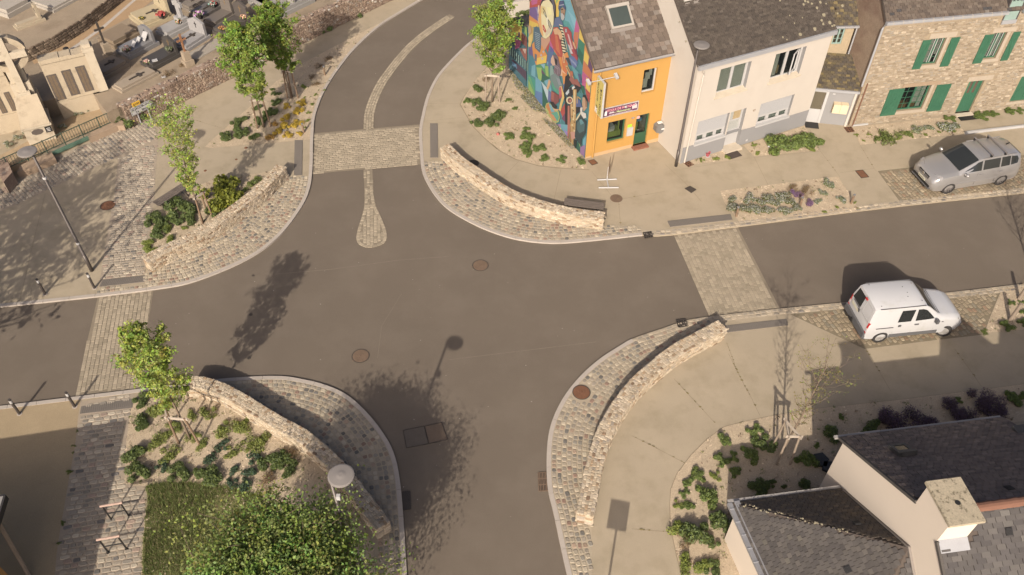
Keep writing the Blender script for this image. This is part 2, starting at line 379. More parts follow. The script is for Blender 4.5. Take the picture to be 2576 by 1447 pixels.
# setts paths
path_sw = gl('11', '665,0 640,180 620,370 590,540 560,700 530,880 500,1050 470,1250 450,1447 430,1640 1165,1640 1172,1447 1180,1200 1195,1000 1212,830 1200,715 1072,708 1035,690 1030,560 1040,350 1065,180 1095,40') + gl('8', '1040,728 840,760 636,795')
def mask(P, holes): return [q for q in P if not any(inside(q[0].translation, h) for h in holes)]
tact_poly = {'sw': gl('8', '630,832 1036,772 1026,842 620,890'), 'nw': gl('5', '795,1140 1126,1105 1118,1155 768,1193'), 'ntl': gl('5', '2283,57 2345,57 2340,328 2277,328'),
             'ntr': gl('6', '755,57 814,57 817,321 757,321'), 'ne': gl('7', '16,395 470,345 482,385 36,437'), 'se': gl('7', '425,1147 870,1098 882,1142 440,1195')}
b = sheet('sett_path', path_sw, PZ + .004, MORT2); A_SW = math.atan2(*(g('8', 1036, 772) - g('8', 630, 832)).yx)
lay('sett', mask(pave_grid(path_sw, A_SW, .25, .17, .03, PZ - .01, .03, PAL_SETT, .06), [tact_poly['sw']]), b, CO, CA, 300)
path_nw1 = gl('5', '917,190 1225,62 1205,300 1195,500 1170,720 1150,900 1124,1100 797,1136 768,1193 770,1180 790,1030 830,800 855,640 880,520')
b = sheet('sett_path', path_nw1, PZ + .004, MORT2); A_NW = math.atan2(*(g('5', 1126, 1105) - g('5', 795, 1140)).yx)
lay('sett', pave_grid(path_nw1, A_NW, .23, .14, .028, PZ - .01, .03, PAL_SETT, .06), b, CO, CA, 300)
path_nw2 = gl('d', '-90,515 0,474.3 78,440 137.4,398 226.4,357.5 321.7,317 388.8,292 398,353 297,396 195,441.8 94,490.5 0,532.8 -90,575')
b = sheet('sett_path', path_nw2, PZ + .004, MORT2); A2 = math.atan2(*(g('d', 297, 396) - g('d', 94, 490.5)).yx)
lay('sett', pave_grid(path_nw2, A2 + math.pi/2, .23, .16, .03, PZ - .01, .03, PAL_SETT, .07), b, CO, CA, 300)
# parking bays
park_ne = gl('d', '2207.7,430.6 2266,511 2576,477 2800,452 2800,366 2548,393.4')
park_se = gl('7', '885,1058 1430,1312 1970,1245 2330,1205') + gl('b', '480,1095 540,930 620,720 720,480 800,275') + gl('7', '1930,957')
for poly, e in ((park_ne, 'ne'), (park_se, 'se')):
    b = sheet('parking_bay', poly, PZ + .004, JOINT); a = R(9)
    lay('cobble', pave_grid(poly, a + R(100), .22, .165, .03, PZ - .015, .035, PAL_PARK, .09), b, CO, CA, 300)
# crossings and the paved median
cr_l = gl('d', '247,744 386,729.5 366,860 351,980 190,997 218,865', 0); cr_t = gl('d', '788,336 1055,313.5 1057.5,414 836.6,433 786,438.5', 0); cr_r = gl('7', '60,492 520,436 825,1026 320,1082', 0)
med_l = crv(gl('2', '1900,140 1740,240 1600,340 1480,450 1380,560 1300,660 1220,770 1150,900 1100,1040 1085,1130 1078,1246', 0), 4)
med_r = crv(gl('2', '1955,160 1800,270 1680,360 1560,460 1440,600 1350,720 1270,840 1200,1000 1170,1100 1164,1130 1162,1236', 0), 4)
drop = gl('6', '240,416 247,560 246,690 225,780 198,860 182,935 192,980 220,1005 262,1019 310,1018 360,1005 402,983 424,940 415,875 380,785 338,695 322,620 315,540 309,409', 0)
PVO, PVA = mat('paver_face', (.3, .3, .3), .9, .1, 2, .12, 60, .1, 60, src='obj'), mat('paver_field', (.3, .3, .3), .9, .1, 2, .12, 60, .1, 60, src='attr')
for poly, a, w_, h_ in ((cr_l, math.atan2(*(g('d', 351, 980, 0) - g('d', 386, 729.5, 0)).yx), .24, .155), (cr_t, math.atan2(*(g('d', 1055, 313.5, 0) - g('d', 788, 336, 0)).yx), .27, .145), (cr_r, math.atan2(*(g('7', 825, 1026, 0) - g('7', 520, 436, 0)).yx), .19, .155)):
    b = sheet('paved_crossing', poly, .004, PJOINT)
    lay('paver', pave_grid(poly, a, w_, h_, .014, -.01, .026, PAL_PAV, .02), b, PVO, PVA, 300)
b = sheet('paved_median', [*med_l, *reversed(med_r)], .006, PJOINT)
mid = [(p+q)/2 for p, q in zip(med_l, med_r)]; W_ = (med_l[10]-med_r[10]).length
P = pave_rows(mid, 2, .26, W_/4, .014, -.008, .026, PAL_PAV, None, .03, 1) + pave_rows(mid, 2, .26, W_/4, .014, -.008, .026, PAL_PAV, None, .03, -1)
lay('paver', P, b, PVO, PVA, 300)
b = sheet('paved_median', drop, .006, PJOINT); A_D = math.atan2(*(g('6', 275, 1000, 0) - g('6', 275, 420, 0)).yx)
dc = crv(drop[1:-1], 3); near_edge = lambda q: min((Vector(p[:2]) - q[0].translation.xy).length for p in dc) < .19
lay('paver', [q for q in pave_grid(drop, A_D, .22, .15, .012, -.008, .026, PAL_PAV, .03) if not near_edge(q)] + pave_rows(dc, 1, .2, .15, .012, -.008, .026, PAL_PAV, None, .02, 1, .01), b, PVO, PVA, 300)
# tactile strips: grooved grey plates
for k, q in tact_poly.items():
    m = MB(); m.prism(q, PZ - .01, PZ + .02)
    a, b_, c, d = q
    u = (b_-a); v = (d-a); n = max(8, int(max(u.length, v.length)/.07)); lo, sh = (u, v) if u.length > v.length else (v, u)
    for i in range(1, n):
        p = a + lo*(i/n); m.bar(p + sh*.03 + Vector((0, 0, .022)), p + sh*.97 + Vector((0, 0, .022)), .02, .012)
    tag(m.build('tactile_paving', TACT), kind='structure')
# stabilised sand at the lower left, planting beds
sand = gl('d', '-200,1060 0,1030 205,1003') + gl('11', '665,0 640,180 620,370 590,540 560,700 530,880 500,1050 470,1250 450,1447 430,1640 -400,1640')
sheet('sand_forecourt', sand, PZ + .003, SAND)
BED = {
 'nwa': gl('d', '535,351 516,370 533,373 559,370 731,356 781,351') + gl('2', '575,1270 595,1130 645,970 730,800 825,662 950,502 1100,352 1262,215 1420,110 1330,175 1180,250 960,362') + gl('t', '1100,520 750,760 450,1050'),
 'nwb': gl('5', '2130,300 2080,300 1900,330 1700,345 1450,440 1330,560 1200,640 1170,740 1150,930 1128,1040 1250,1010 1450,920 1700,740 1950,560 2130,380'),
 'ne': gl('d', '1255,150 1225,170 1197.8,200.4 1169.2,242 1158.8,262.8 1171.8,286 1190,317.4 1221,348.7 1255.6,377.2 1297.8,400 1356.2,416.2 1421.2,422.7 1476,424 1474,398 1400,310 1328.3,226 1290,176'),
 'nes': gl('7', '395,178 1240,75 1385,300 1395,318 530,398 425,260'),
 'c1': gl('4', '185,1150 320,1105 420,1080 480,1150 190,1182'), 'c2': gl('4', '560,1045 600,1030 800,970 1000,905 1110,1080 640,1125'), 'st': gl('4', '1345,915 2075,835 2150,960 1400,1042'),
 'se': gl('10', '2700,200 2513,225 1680,330 1150,385 890,430 700,470 590,500 480,580 380,680 290,800 250,900 245,1000 250,1150 290,1330 320,1447 360,1600 800,1600 640,1250 640,960 1280,870 1320,600 2700,440'),
 'r': gl('b', '815,275 720,480 620,720 540,930 480,1095 900,1065 2600,870 2600,90'),
 'sw': gl('d', '339,1007 328,1037 318,1111 315,1175 312,1215 327,1221 367,1223 371,1258 364,1310 358,1371 356,1447 352,1560') + gl('9', '470,1600 455,1447 440,1270 380,1150 300,1010 180,830 0,640') + gl('8', '2330,1150 2100,1000 1850,840 1650,760 1450,720 1300,730 1120,760'),
}
for k, q in BED.items(): sheet('planting_bed', q, PZ + .012, MULCH)
sheet('lawn', gl('11', '1205,720 1215,830 1195,1000 1178,1200 1172,1447 1165,1640 2300,1640 2300,1100 2150,800 1850,720 1600,690 1350,690'), PZ + .016, mat('lawn_soil', (.13, .125, .05), .95, .35, 2.5, .3, 30))
GRAV = mat('gravel_bed', (.30, .225, .14), .95, .2, 2, .3, 40, .6, 40)
# loose chips on the beds
CH = mat('wood_chip', (.4, .3, .2), .9, .1, 3, .1, 40, src='attr')
for k, q in BED.items():
    xs, ys = [p.x for p in q], [p.y for p in q]; ar = abs(sum(q[i].x*q[i-1].y - q[i-1].x*q[i].y for i in range(len(q))))/2
    m = MB(); n = int(ar*90)
    for i in range(n):
        p = (random.uniform(min(xs), max(xs)), random.uniform(min(ys), max(ys)))
        if not inside(p, q) or not in_frame((*p, PZ)): continue
        M = Matrix.Translation((*p, PZ + .02)) @ Matrix.Rotation(random.uniform(0, 6.3), 4, 'Z') @ Matrix.Rotation(random.uniform(-.5, .5), 4, 'X') @ Matrix.Rotation(random.uniform(-.4, .4), 4, 'Y')
        l_, w_ = random.uniform(.02, .06), random.uniform(.008, .024); c = pick([((.45, .365, .265), 3), ((.37, .295, .21), 3), ((.3, .232, .162), 1.5), ((.22, .165, .115), .5)])
        vs = [M @ Vector((a*l_, b_*w_, 0)) for a, b_ in ((-1, -1), (1, -1), (1, 1), (-1, 1))]
        m.add(vs, [(0, 1, 2, 3)], c)
    if m.v: tag(m.build('wood_chips', CH), kind='stuff')
# saw-cut joints of the concrete, with moss and weeds in some of them
JN = mat('joint_line', (.22, .175, .115), .95, .2, 3, .2, 40); MOSS = mat('joint_moss', (.16, .13, .06), .95, .3, 5, .2, 40)
def joint(k, s, wd=.016, weeds=0):
    p = gl(k, s, PZ + .003); m = MB()
    for a, b_ in zip(p, p[1:]):
        d = (b_-a).normalized(); n = Vector((-d.y, d.x, 0))*wd/2; m.add([a-n, b_-n, b_+n, a+n], [(0, 1, 2, 3)])
    tag(m.build('pavement_joint', JN), kind='structure')
    if weeds:
        m = MB(); L = arclen(p)
        for i in range(int(L[-1]*weeds)):
            c, a = along(p, L, random.random()*L[-1]); r = random.uniform(.02, .05)
            m.add([c + Vector((r*random.uniform(.6, 1.4)*math.cos(t + a), r*.6*math.sin(t + a), random.uniform(.002, .02))) for t in (0, 1.2, 2.4, 3.6, 5)], [(0, 1, 2, 3, 4)])
        tag(m.build('joint_weeds', MOSS), kind='stuff')
joint('10', '620,30 720,230 770,320 820,425', .016, 7); joint('10', '270,190 400,330 530,470', .016, 5); joint('10', '0,555 130,620 340,730', .016, 6); joint('10', '0,1152 250,1172', .016, 6)
joint('10', '1500,0 1560,100 1660,270', .016, 3); joint('10', '2070,0 2190,165 2240,240', .016, 3)
joint('7', '440,1265 500,1420', .016, 5)
joint('6', '1440,350 1310,485'); joint('6', '1770,405 1712,660'); joint('6', '2010,430 2190,650'); joint('6', '2190,650 2576,580', .016, 2); joint('6', '2215,640 2230,845', .016, 2); joint('6', '700,40 1080,0', .012)
joint('4', '0,1180 150,1320 260,1447'); joint('4', '640,1130 740,1330'); joint('4', '1110,1080 1255,1270', .016, 2); joint('4', '1040,930 1110,1080'); joint('4', '1400,1042 1500,1210', .016, 2); joint('4', '60,1225 640,1130 1110,1085', .012); joint('4', '1255,1240 1500,1210 1520,1232', .014)
joint('4', '1870,985 1930,1050', .014); joint('5', '350,470 240,920 150,1310', .014); joint('1', '1660,1100 1850,1150 2140,1240', .014, 3); joint('2', '910,290 1000,330', .014); joint('2', '1960,530 2130,570', .012); joint('2', '1690,1000 2010,1005', .012); joint('2', '1650,1190 2110,1185', .012)
joint('t', '1440,372 1100,525 760,765 455,1050 0,1450', .05); joint('11', '100,1250 450,1190', .006)
joint('2', '2270,640 2050,925 2005,1010 2060,1105 2130,1225 2250,1345 2360,1440', .05); joint('6', '1050,30 1115,95 1290,265 1420,335 1600,385 1800,405 1990,415', .05)
joint('10', '2600,215 1680,330 1150,386 890,430 700,470 590,500 480,580 380,680 290,800 250,900 245,1000 250,1150 290,1330 320,1447', .05)

# faint repair seams and pale wear on the carriageway
SEAM = mat('road_seam', (.150, .123, .096), .95, .2, 3, .3, 30)
def seam(k, s, wd):
    p = gl(k, s, .0035); m = MB()
    for a, b_ in zip(p, p[1:]): d = (b_-a).normalized(); n = Vector((-d.y, d.x, 0))*wd/2; m.add([a-n, b_-n, b_+n, a+n], [(0, 1, 2, 3)])
    tag(m.build('road_seam', SEAM), kind='structure')
seam('d', '690,690 830,678 1000,655 1130,645', .035); seam('d', '1130,905 1500,860', .03); seam('d', '950,900 960,820 1010,740', .02); seam('7', '1000,1040 2576,880', .02); seam('d', '1000,1440 1010,1300', .02)
m = MB()
for i in range(260):
    p = (random.uniform(-16, 22), random.uniform(12, 44)); r_ = random.uniform(.006, .022)
    if math.hypot(p[0], p[1]-24) < 30: m.add([(p[0]+r_*math.cos(t), p[1]+r_*math.sin(t), .004) for t in (0, 1.3, 2.5, 3.8, 5)], [(0, 1, 2, 3, 4)])
tag(m.build('road_grit', mat('pale_grit', (.3, .27, .23), .9)), kind='stuff')

# ------------------------------------------------------------------ helpers for faces
def frame(p, x, y, z, s=(1, 1, 1)):
    M = Matrix(((x.x*s[0], y.x*s[1], z.x*s[2], p.x), (x.y*s[0], y.y*s[1], z.y*s[2], p.y), (x.z*s[0], y.z*s[1], z.z*s[2], p.z), (0, 0, 0, 1))); return M
ZUP = Vector((0, 0, 1))
STO, STA = mat('wall_stone', (.4, .3, .2), .93, .12, 4, .2, 40, .5, 35, src='obj'), mat('wall_stone_field', (.4, .3, .2), .93, .12, 4, .2, 40, .5, 35, src='attr')
PAL_WALL = [((.365, .305, .225), 5), ((.335, .265, .185), 4), ((.41, .34, .255), 3), ((.27, .195, .125), 1), ((.19, .13, .085), .7), ((.29, .245, .195), 1)]
def low_wall(base, width, height, label, left=True, group='low curved rubble walls at the crossing'):
    o = offs(base, width if left else -width); m = MB(); n = len(base)
    top = PZ + height
    vs = [(p.x, p.y, 0) for p in base] + [(p.x, p.y, top) for p in base] + [(p.x, p.y, top) for p in o] + [(p.x, p.y, 0) for p in o]
    fs = []
    for i in range(n-1): fs += [(i, i+1, n+i+1, n+i), (n+i, n+i+1, 2*n+i+1, 2*n+i), (2*n+i, 2*n+i+1, 3*n+i+1, 3*n+i)]
    fs += [(0, n, 2*n, 3*n), (n-1, 4*n-1, 3*n-1, 2*n-1)]
    m.add(vs, fs); c = base[n//2]
    root = tag(m.build('rubble_wall', MORT, origin=(c.x, c.y, 0)), label, 'stone wall', group)
    inv = Matrix.Translation((-c.x, -c.y, 0)); P = []
    for cv, sg in ((base, -1 if left else 1), (o, 1 if left else -1)):        # both faces
        L = arclen(cv); z = PZ
        while z < top - .05:
            h = random.uniform(.07, .12); h = min(h, top - z + .01); s = 0
            while s < L[-1] - .05:
                w_ = random.uniform(.09, .26); p, a = along(cv, L, min(s + w_/2, L[-1])); t = Vector((math.cos(a), math.sin(a), 0)); nn = Vector((-math.sin(a), math.cos(a), 0))*sg
                x = ZUP.cross(nn)
                P.append((inv @ frame(Vector((p.x, p.y, z + h/2)) - nn*.03, x, ZUP, nn, (w_-.018, h-.016, random.uniform(.035, .06))), pick(PAL_WALL)))
                s += w_
            z += h
    L = arclen(base)                                                        # top
    for r in range(5):
        cv = offs(base, (1 if left else -1)*width*(r+.5)/5); Lc = arclen(cv); s = -.05
        while s < Lc[-1]:
            w_ = random.uniform(.08, .2); p, a = along(cv, Lc, min(max(s + w_/2, .05), Lc[-1]-.05))
            P.append((inv @ (Matrix.Translation((p.x, p.y, top - .03)) @ Matrix.Rotation(a + random.uniform(-.14, .14), 4, 'Z') @ Matrix.Diagonal((w_-.012, width/5*random.uniform(.85, 1.2), random.uniform(.035, .06), 1))), pick(PAL_WALL)))
            s += w_
    for p, t in ((base[0], base[0]-base[1]), (base[-1], base[-1]-base[-2])):     # ends
        t = Vector((t.x, t.y, 0)).normalized(); q = o[0] if p is base[0] else o[-1]; z = PZ
        while z < top - .05:
            h = min(random.uniform(.1, .16), top - z); 
            for f in (.25, .72):
                c2 = p.lerp(q, f); P.append((inv @ frame(Vector((c2.x, c2.y, z + h/2)) - t*.03, ZUP.cross(t), ZUP, t, (width*random.uniform(.42, .5), h-.016, .05)), pick(PAL_WALL)))
            z += h
    Q = []
    for M, cc in P: Q.append((M, cc))
    lay_local(root, 'stone', Q, c)
    return root
def lay_local(root, kind, Q, c):
    # pieces are given relative to the root's own origin
    V = variants(kind, STO); rnd = random.Random(len(Q)); T = Matrix.Translation((c.x, c.y, 0)); sc = []
    for M, col in Q:
        p = T @ M.translation; nz = (M.to_3x3() @ Vector((0, 0, 1))).normalized(); face = nz.dot((Vector((0, 0, CAM_H)) - p).normalized())
        sc.append((-(dist_px(p) if in_frame(p) and face > .05 else -1), rnd.random(), M, col))
    sc.sort(key=lambda t: t[:2]); vis = [q for q in sc if q[0] < 0]; random.shuffle(vis); ind = vis[:300]; rest = vis[300:] + [q for q in sc if q[0] >= 0]
    lay_raw(root, kind, ind, rest, V, STO, STA)
def lay_raw(root, kind, ind, rest, V, m_obj, m_attr):
    for _, _, M, col in ind:
        me = random.choice(V)[0]; o = bpy.data.objects.new(kind, me); COL.objects.link(o); o.parent = root; o.matrix_local = M; o.color = (*col, 1)
    if rest:
        m = MB()
        for _, _, M, col in rest:
            vv, ff = random.choice(V)[1]; A = np.array(M); m.add((vv @ A[:3, :3].T + A[:3, 3]).tolist(), ff, col)
        m.build(kind + '_field', m_attr, root)['kind'] = 'stuff'

b_ne = crv(gl('6', '838,322 950,430 1080,522 1200,605 1350,695 1500,757 1700,818 1900,858 2088,880'), 4)
low_wall(b_ne, .5, .6, 'low curved rubble wall with the bench behind it, beside the music school corner', True)
b_nw = crv(gl('5', '1185,1085 1290,1025 1450,945 1600,865 1750,768 1900,658 2050,540 2150,440 2236,345'), 4)
low_wall(b_nw, .5, .6, 'low rubble wall holding the bed with the single maple and the bench', True)
b_sw = crv(gl('9', '470,1235 400,1140 310,1020 180,860') + gl('8', '2330,1178 2150,1075 2000,985 1850,890 1700,810 1560,765 1460,770'), 4)
low_wall(b_sw, .5, .6, 'low curved rubble wall round the leafy bed with the staked sapling and big tree', False)
b_se = crv(gl('d', '1489.4,1321.7 1501.5,1254 1514.8,1186.3 1535.9,1118.5 1569.8,1055.1 1612.1,1000 1658.7,957.7 1705.2,919.7 1772.9,881.6 1822,854.5'), 4)
low_wall(b_se, .53, .6, 'low curved rubble wall edging the empty concrete forecourt near the white van', True)

# ------------------------------------------------------------------ facades
class Face:
    """a vertical wall plane: a point = o + u*s + n*d (n points into the building), z up"""
    def __init__(s, o, ang):
        s.o = Vector((o[0], o[1], 0)); s.u = Vector((math.cos(ang), math.sin(ang), 0)); s.n = Vector((-s.u.y, s.u.x, 0))
    def p(s, a, z, d=0): q = s.o + s.u*a + s.n*d; return Vector((q.x, q.y, z))
    def hit(s, k, x, y, d=0):
        r = ray(k, x, y); o = Vector((0, 0, CAM_H)); t = ((s.o + s.n*d - o).dot(s.n))/r.dot(s.n); q = o + r*t
        return ((q - s.o).dot(s.u), q.z)
    def box(s, mb, a0, a1, z0, z1, d0, d1, col=None, mi=0):
        vs = [s.p(a, z, d) for z in (z0, z1) for a, d in ((a0, d0), (a1, d0), (a1, d1), (a0, d1))]
        return mb.add(vs, [(3, 2, 1, 0), (4, 5, 6, 7), (0, 1, 5, 4), (1, 2, 6, 5), (2, 3, 7, 6), (3, 0, 4, 7)], col, mi)
    def quad(s, mb, a0, a1, z0, z1, d, col=None, mi=0):
        return mb.add([s.p(a0, z0, d), s.p(a1, z0, d), s.p(a1, z1, d), s.p(a0, z1, d)], [(0, 1, 2, 3)], col, mi)
    def wall(s, mb, a0, a1, z0, z1, holes, depth=.2, mi=0, rmi=None):
        A = sorted({a0, a1, *[h[0] for h in holes], *[h[1] for h in holes]}); Z = sorted({z0, z1, *[h[2] for h in holes], *[h[3] for h in holes]})
        for i in range(len(A)-1):
            for j in range(len(Z)-1):
                ca, cz = (A[i]+A[i+1])/2, (Z[j]+Z[j+1])/2
                if any(h[0] < ca < h[1] and h[2] < cz < h[3] for h in holes): continue
                s.quad(mb, A[i], A[i+1], Z[j], Z[j+1], 0, mi=mi)
        r = mi if rmi is None else rmi
        for h0, h1, y0, y1 in holes:
            q = lambda *v: mb.add([s.p(*p) for p in v], [(0, 1, 2, 3)], mi=r)
            q((h0, y0, 0), (h0, y0, depth), (h0, y1, depth), (h0, y1, 0)); q((h1, y0, depth), (h1, y0, 0), (h1, y1, 0), (h1, y1, depth))
            q((h0, y1, 0), (h0, y1, depth), (h1, y1, depth), (h1, y1, 0)); q((h0, y0, depth), (h0, y0, 0), (h1, y0, 0), (h1, y0, depth))
CURT = mat('curtain', (.5, .47, .42), .9, .12, 5, .1, 30)
ROOMG = mat('room_green', (.26, .30, .07), .9, .1, 3)
def window(F, root, a0, a1, z0, z1, m_frame, d=.16, split=1, fw=.06, bars=0, vbars=0, inside_=None, name='window'):
    """frame as the window part, panes (and bars) as sub-parts, dark room behind"""
    fr = MB()
    for x0, x1 in ((a0, a0+fw), (a1-fw, a1)): F.box(fr, x0, x1, z0, z1, d-.03, d+.05)
    for y0, y1 in ((z0, z0+fw), (z1-fw, z1)): F.box(fr, a0+fw, a1-fw, y0, y1, d-.028, d+.05)
    step = (a1-a0)/split
    for i in range(1, split): F.box(fr, a0+step*i-fw*.6, a0+step*i+fw*.6, z0+fw, z1-fw, d-.035, d+.05)
    o = fr.build(name, m_frame, root)
    for i in range(split):
        g_ = MB(); x0, x1 = a0 + step*i + fw*.6, a0 + step*(i+1) - fw*.6
        F.box(g_, x0, x1, z0+fw*.6, z1-fw*.6, d+.01, d+.018); g_.build('pane', GLASS, o)
        b = MB()
        for k in range(1, bars+1): zz_ = z0 + (z1-z0)*k/(bars+1); F.box(b, x0, x1, zz_-.012, zz_+.012, d-.005, d+.005)
        for k in range(1, vbars+1): xx = x0 + (x1-x0)*k/(vbars+1); F.box(b, xx-.012, xx+.012, z0+fw, z1-fw, d-.006, d+.006)
        if b.v: b.build('glazing_bar', m_frame, o)
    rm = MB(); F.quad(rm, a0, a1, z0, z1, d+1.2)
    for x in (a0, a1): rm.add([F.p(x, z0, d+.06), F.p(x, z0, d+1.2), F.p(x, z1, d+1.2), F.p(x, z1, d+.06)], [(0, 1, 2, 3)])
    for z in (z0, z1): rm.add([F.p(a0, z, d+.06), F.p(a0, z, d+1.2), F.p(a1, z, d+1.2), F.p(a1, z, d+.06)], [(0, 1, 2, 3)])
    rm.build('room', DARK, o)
    for it in (inside_ or []):
        b = MB(); F.box(b, *it[:6]); b.build(it[7], it[6], o)
    return o
def curtain(a0, a1, z0, z1, d=.3): return (a0, a1, z0, z1, d, d+.03, CURT, 'curtain')
def roof_slab(mb, p0, p1, p2, p3, th=.1, mi=0):              # p0-p1 eave, p3-p2 ridge
    n = (p1-p0).cross(p3-p0).normalized(); q = [p - n*th for p in (p0, p1, p2, p3)]
    return mb.add([p0, p1, p2, p3, *q], [(0, 1, 2, 3), (7, 6, 5, 4), (0, 4, 5, 1), (1, 5, 6, 2), (2, 6, 7, 3), (3, 7, 4, 0)], mi=mi)
SLO, SLA = mat('slate', (.1, .1, .1), .72, .16, 5, .22, 40, .25, 40, src='obj'), mat('slate_field', (.1, .1, .1), .72, .16, 5, .22, 40, .25, 40, src='attr')
def gutter(a, b, root, m=None, r=.07, name='gutter'):
    mb = MB(); a, b = Vector(a), Vector(b); d = (b-a).normalized(); x = ZUP.cross(d).normalized(); vs = []; n = 7
    for p in (a, b):
        for rr in (r, r-.012): vs += [p + rr*(math.cos(t)*x + math.sin(t)*ZUP) for t in (math.pi + math.pi*k/(n-1) for k in range(n))]
    fs = []
    for off in (0, n): fs += [(off+k, off+k+1, 2*n+off+k+1, 2*n+off+k) for k in range(n-1)]
    fs += [(0, n, 3*n, 2*n), (n-1, 3*n-1, 4*n-1, 2*n-1)]
    return mb.add(vs, fs).build(name, m or ZINC, root)
def text_mesh(s, size, m, parent, M, name='lettering', ext=.003, spacing=1.0, bold=0):
    c = bpy.data.curves.new('tmp', 'FONT'); c.body = s; c.size = size; c.extrude = ext; c.align_x = 'CENTER'; c.align_y = 'CENTER'; c.space_character = spacing; c.offset = bold; c.resolution_u = 3
    o = bpy.data.objects.new('tmp', c); COL.objects.link(o); me = bpy.data.meshes.new_from_object(o); bpy.data.objects.remove(o); bpy.data.curves.remove(c)
    me.name = name; me.materials.clear(); me.materials.append(m)
    ob = bpy.data.objects.new(name, me); COL.objects.link(ob); ob.parent = parent; ob.matrix_local = M; return ob

# ------------------------------------------------------------------ music school (orange front, mural gable)
ORANGE = mat('orange_render', (.365, .206, .058), .88, .05, 1.2, .05, 60, .12, 70)
ORANGE2 = mat('pale_orange_plinth', (.385, .26, .145), .9, .06, 2, .05, 60, .1, 60)
GREENP = mat('dark_green_paint', (.03, .075, .04), .5, .1, 3, .05, 30)
ROOFB = mat('roof_batten', (.075, .06, .05), .95, .2, 3, .2, 40)
A_O, B_O = Vector((3.38, 31.51, 0)), Vector((6.91, 32.92, 0))
FO = Face((3.38, 31.51), R(21.76)); ANG_M = R(114.95)
uM = Vector((math.cos(ANG_M), math.sin(ANG_M), 0)); DEP = 6.35; ZE = 4.92; RIDGE = 7.62; SD = DEP/2
wo = 3.86
house = thing('music_school', 'narrow orange house with a colourful musicians mural on its gable', 'house', A_O)
LO = Matrix.Translation(-A_O)
def rel(mb, o): mb.v = [tuple(Vector(v) - o) for v in mb.v]; return mb
class RB:                                                    # build helper: world coordinates, parts relative to a root
    def __init__(s, root): s.root = root; s.o = Vector(root.location)
    def __call__(s, mb, name, m, parent=None, smooth=False): return rel(mb, s.o).build(name, m, parent or s.root, smooth)
bO = RB(house)
H_W2, H_W1, H_D = (2.56, 3.25, 3.0, 4.24), (1.05, 1.96, .66, 1.83), (2.5, 3.2, .12, 1.84)
m = MB(); FO.wall(m, 0, wo, -.05, ZE, [H_W2, H_W1, H_D], .2)
def Mp(s, z, d=0):                                           # point on the mural gable; d out of the wall
    q = A_O + uM*s + Vector((uM.y, -uM.x, 0))*-d; return Vector((q.x, q.y, z))
m.add([Mp(0, -.05), Mp(DEP, -.05), Mp(DEP, ZE), Mp(SD, RIDGE), Mp(0, ZE)], [(4, 3, 2, 1, 0)])
rw = lambda s, z: FO.p(wo, z) + uM*s
m.add([rw(0, -.05), rw(DEP, -.05), rw(DEP, ZE), rw(SD, RIDGE), rw(0, ZE)], [(0, 1, 2, 3, 4)])
m.add([Mp(DEP, -.05), rw(DEP, -.05), rw(DEP, ZE), Mp(DEP, ZE)], [(0, 1, 2, 3)])
w_o = bO(m, 'wall', ORANGE)
m = MB()
FO.box(m, .39, 2.46, -.04, .24, -.012, .01); FO.box(m, 3.24, wo, -.04, .24, -.012, .01); FO.box(m, 0, .32, -.04, .15, -.012, .01); bO(m, 'plinth', ORANGE2)
m = MB(); ov = .12
e0, e1 = Mp(0, ZE), rw(0, ZE); r0, r1 = Mp(SD, RIDGE), rw(SD, RIDGE); k0, k1 = Mp(DEP, ZE), rw(DEP, ZE)
dn = (e0 - r0).normalized(); nslope = (e1-e0).cross(r0-e0).normalized(); up_ = nslope*.1
f0, f1 = e0 + dn*ov + up_, e1 + dn*ov + up_
roof_slab(m, f0, f1, r1 + up_, r0 + up_, .09)
dn2 = (k0 - r0).normalized(); n2 = (r1-k1).cross(k0-k1).normalized()
roof_slab(m, k1 + dn2*ov + Vector((0, 0, .12)), k0 + dn2*ov + Vector((0, 0, .12)), r0 + Vector((0, 0, .12)), r1 + Vector((0, 0, .12)), .09)
roof_o = bO(m, 'roof', ROOFB)
PAL_SO = [((.105, .082, .066), 5), ((.125, .098, .08), 3), ((.085, .067, .055), 2.5), ((.16, .135, .115), .8), ((.135, .115, .1), 1)]
def roof_uv(p0, p1, p3, k, x, y):
    u = (p1-p0).normalized(); v = (p3-p0); v -= u*v.dot(u); v.normalize(); n = u.cross(v); o = Vector((0, 0, CAM_H)); r = ray(k, x, y); t = (p0-o).dot(n)/r.dot(n); q = o + r*t - p0
    return q.dot(u), q.dot(v)
def on_slope(p0, p1, p3):
    u = (p1-p0).normalized(); v = (p3-p0); v -= u*v.dot(u); v.normalize(); n = u.cross(v); return u, v, n
sk = [roof_uv(f0, f1, r0 + up_, '3', x, y) for x, y in ((1340, 75), (1545, 25), (1635, 235), (1420, 300))]
s0, s1 = sum(q[0] for q in (sk[0], sk[3]))/2, sum(q[0] for q in (sk[1], sk[2]))/2; t0, t1 = sum(q[1] for q in (sk[2], sk[3]))/2, sum(q[1] for q in (sk[0], sk[1]))/2
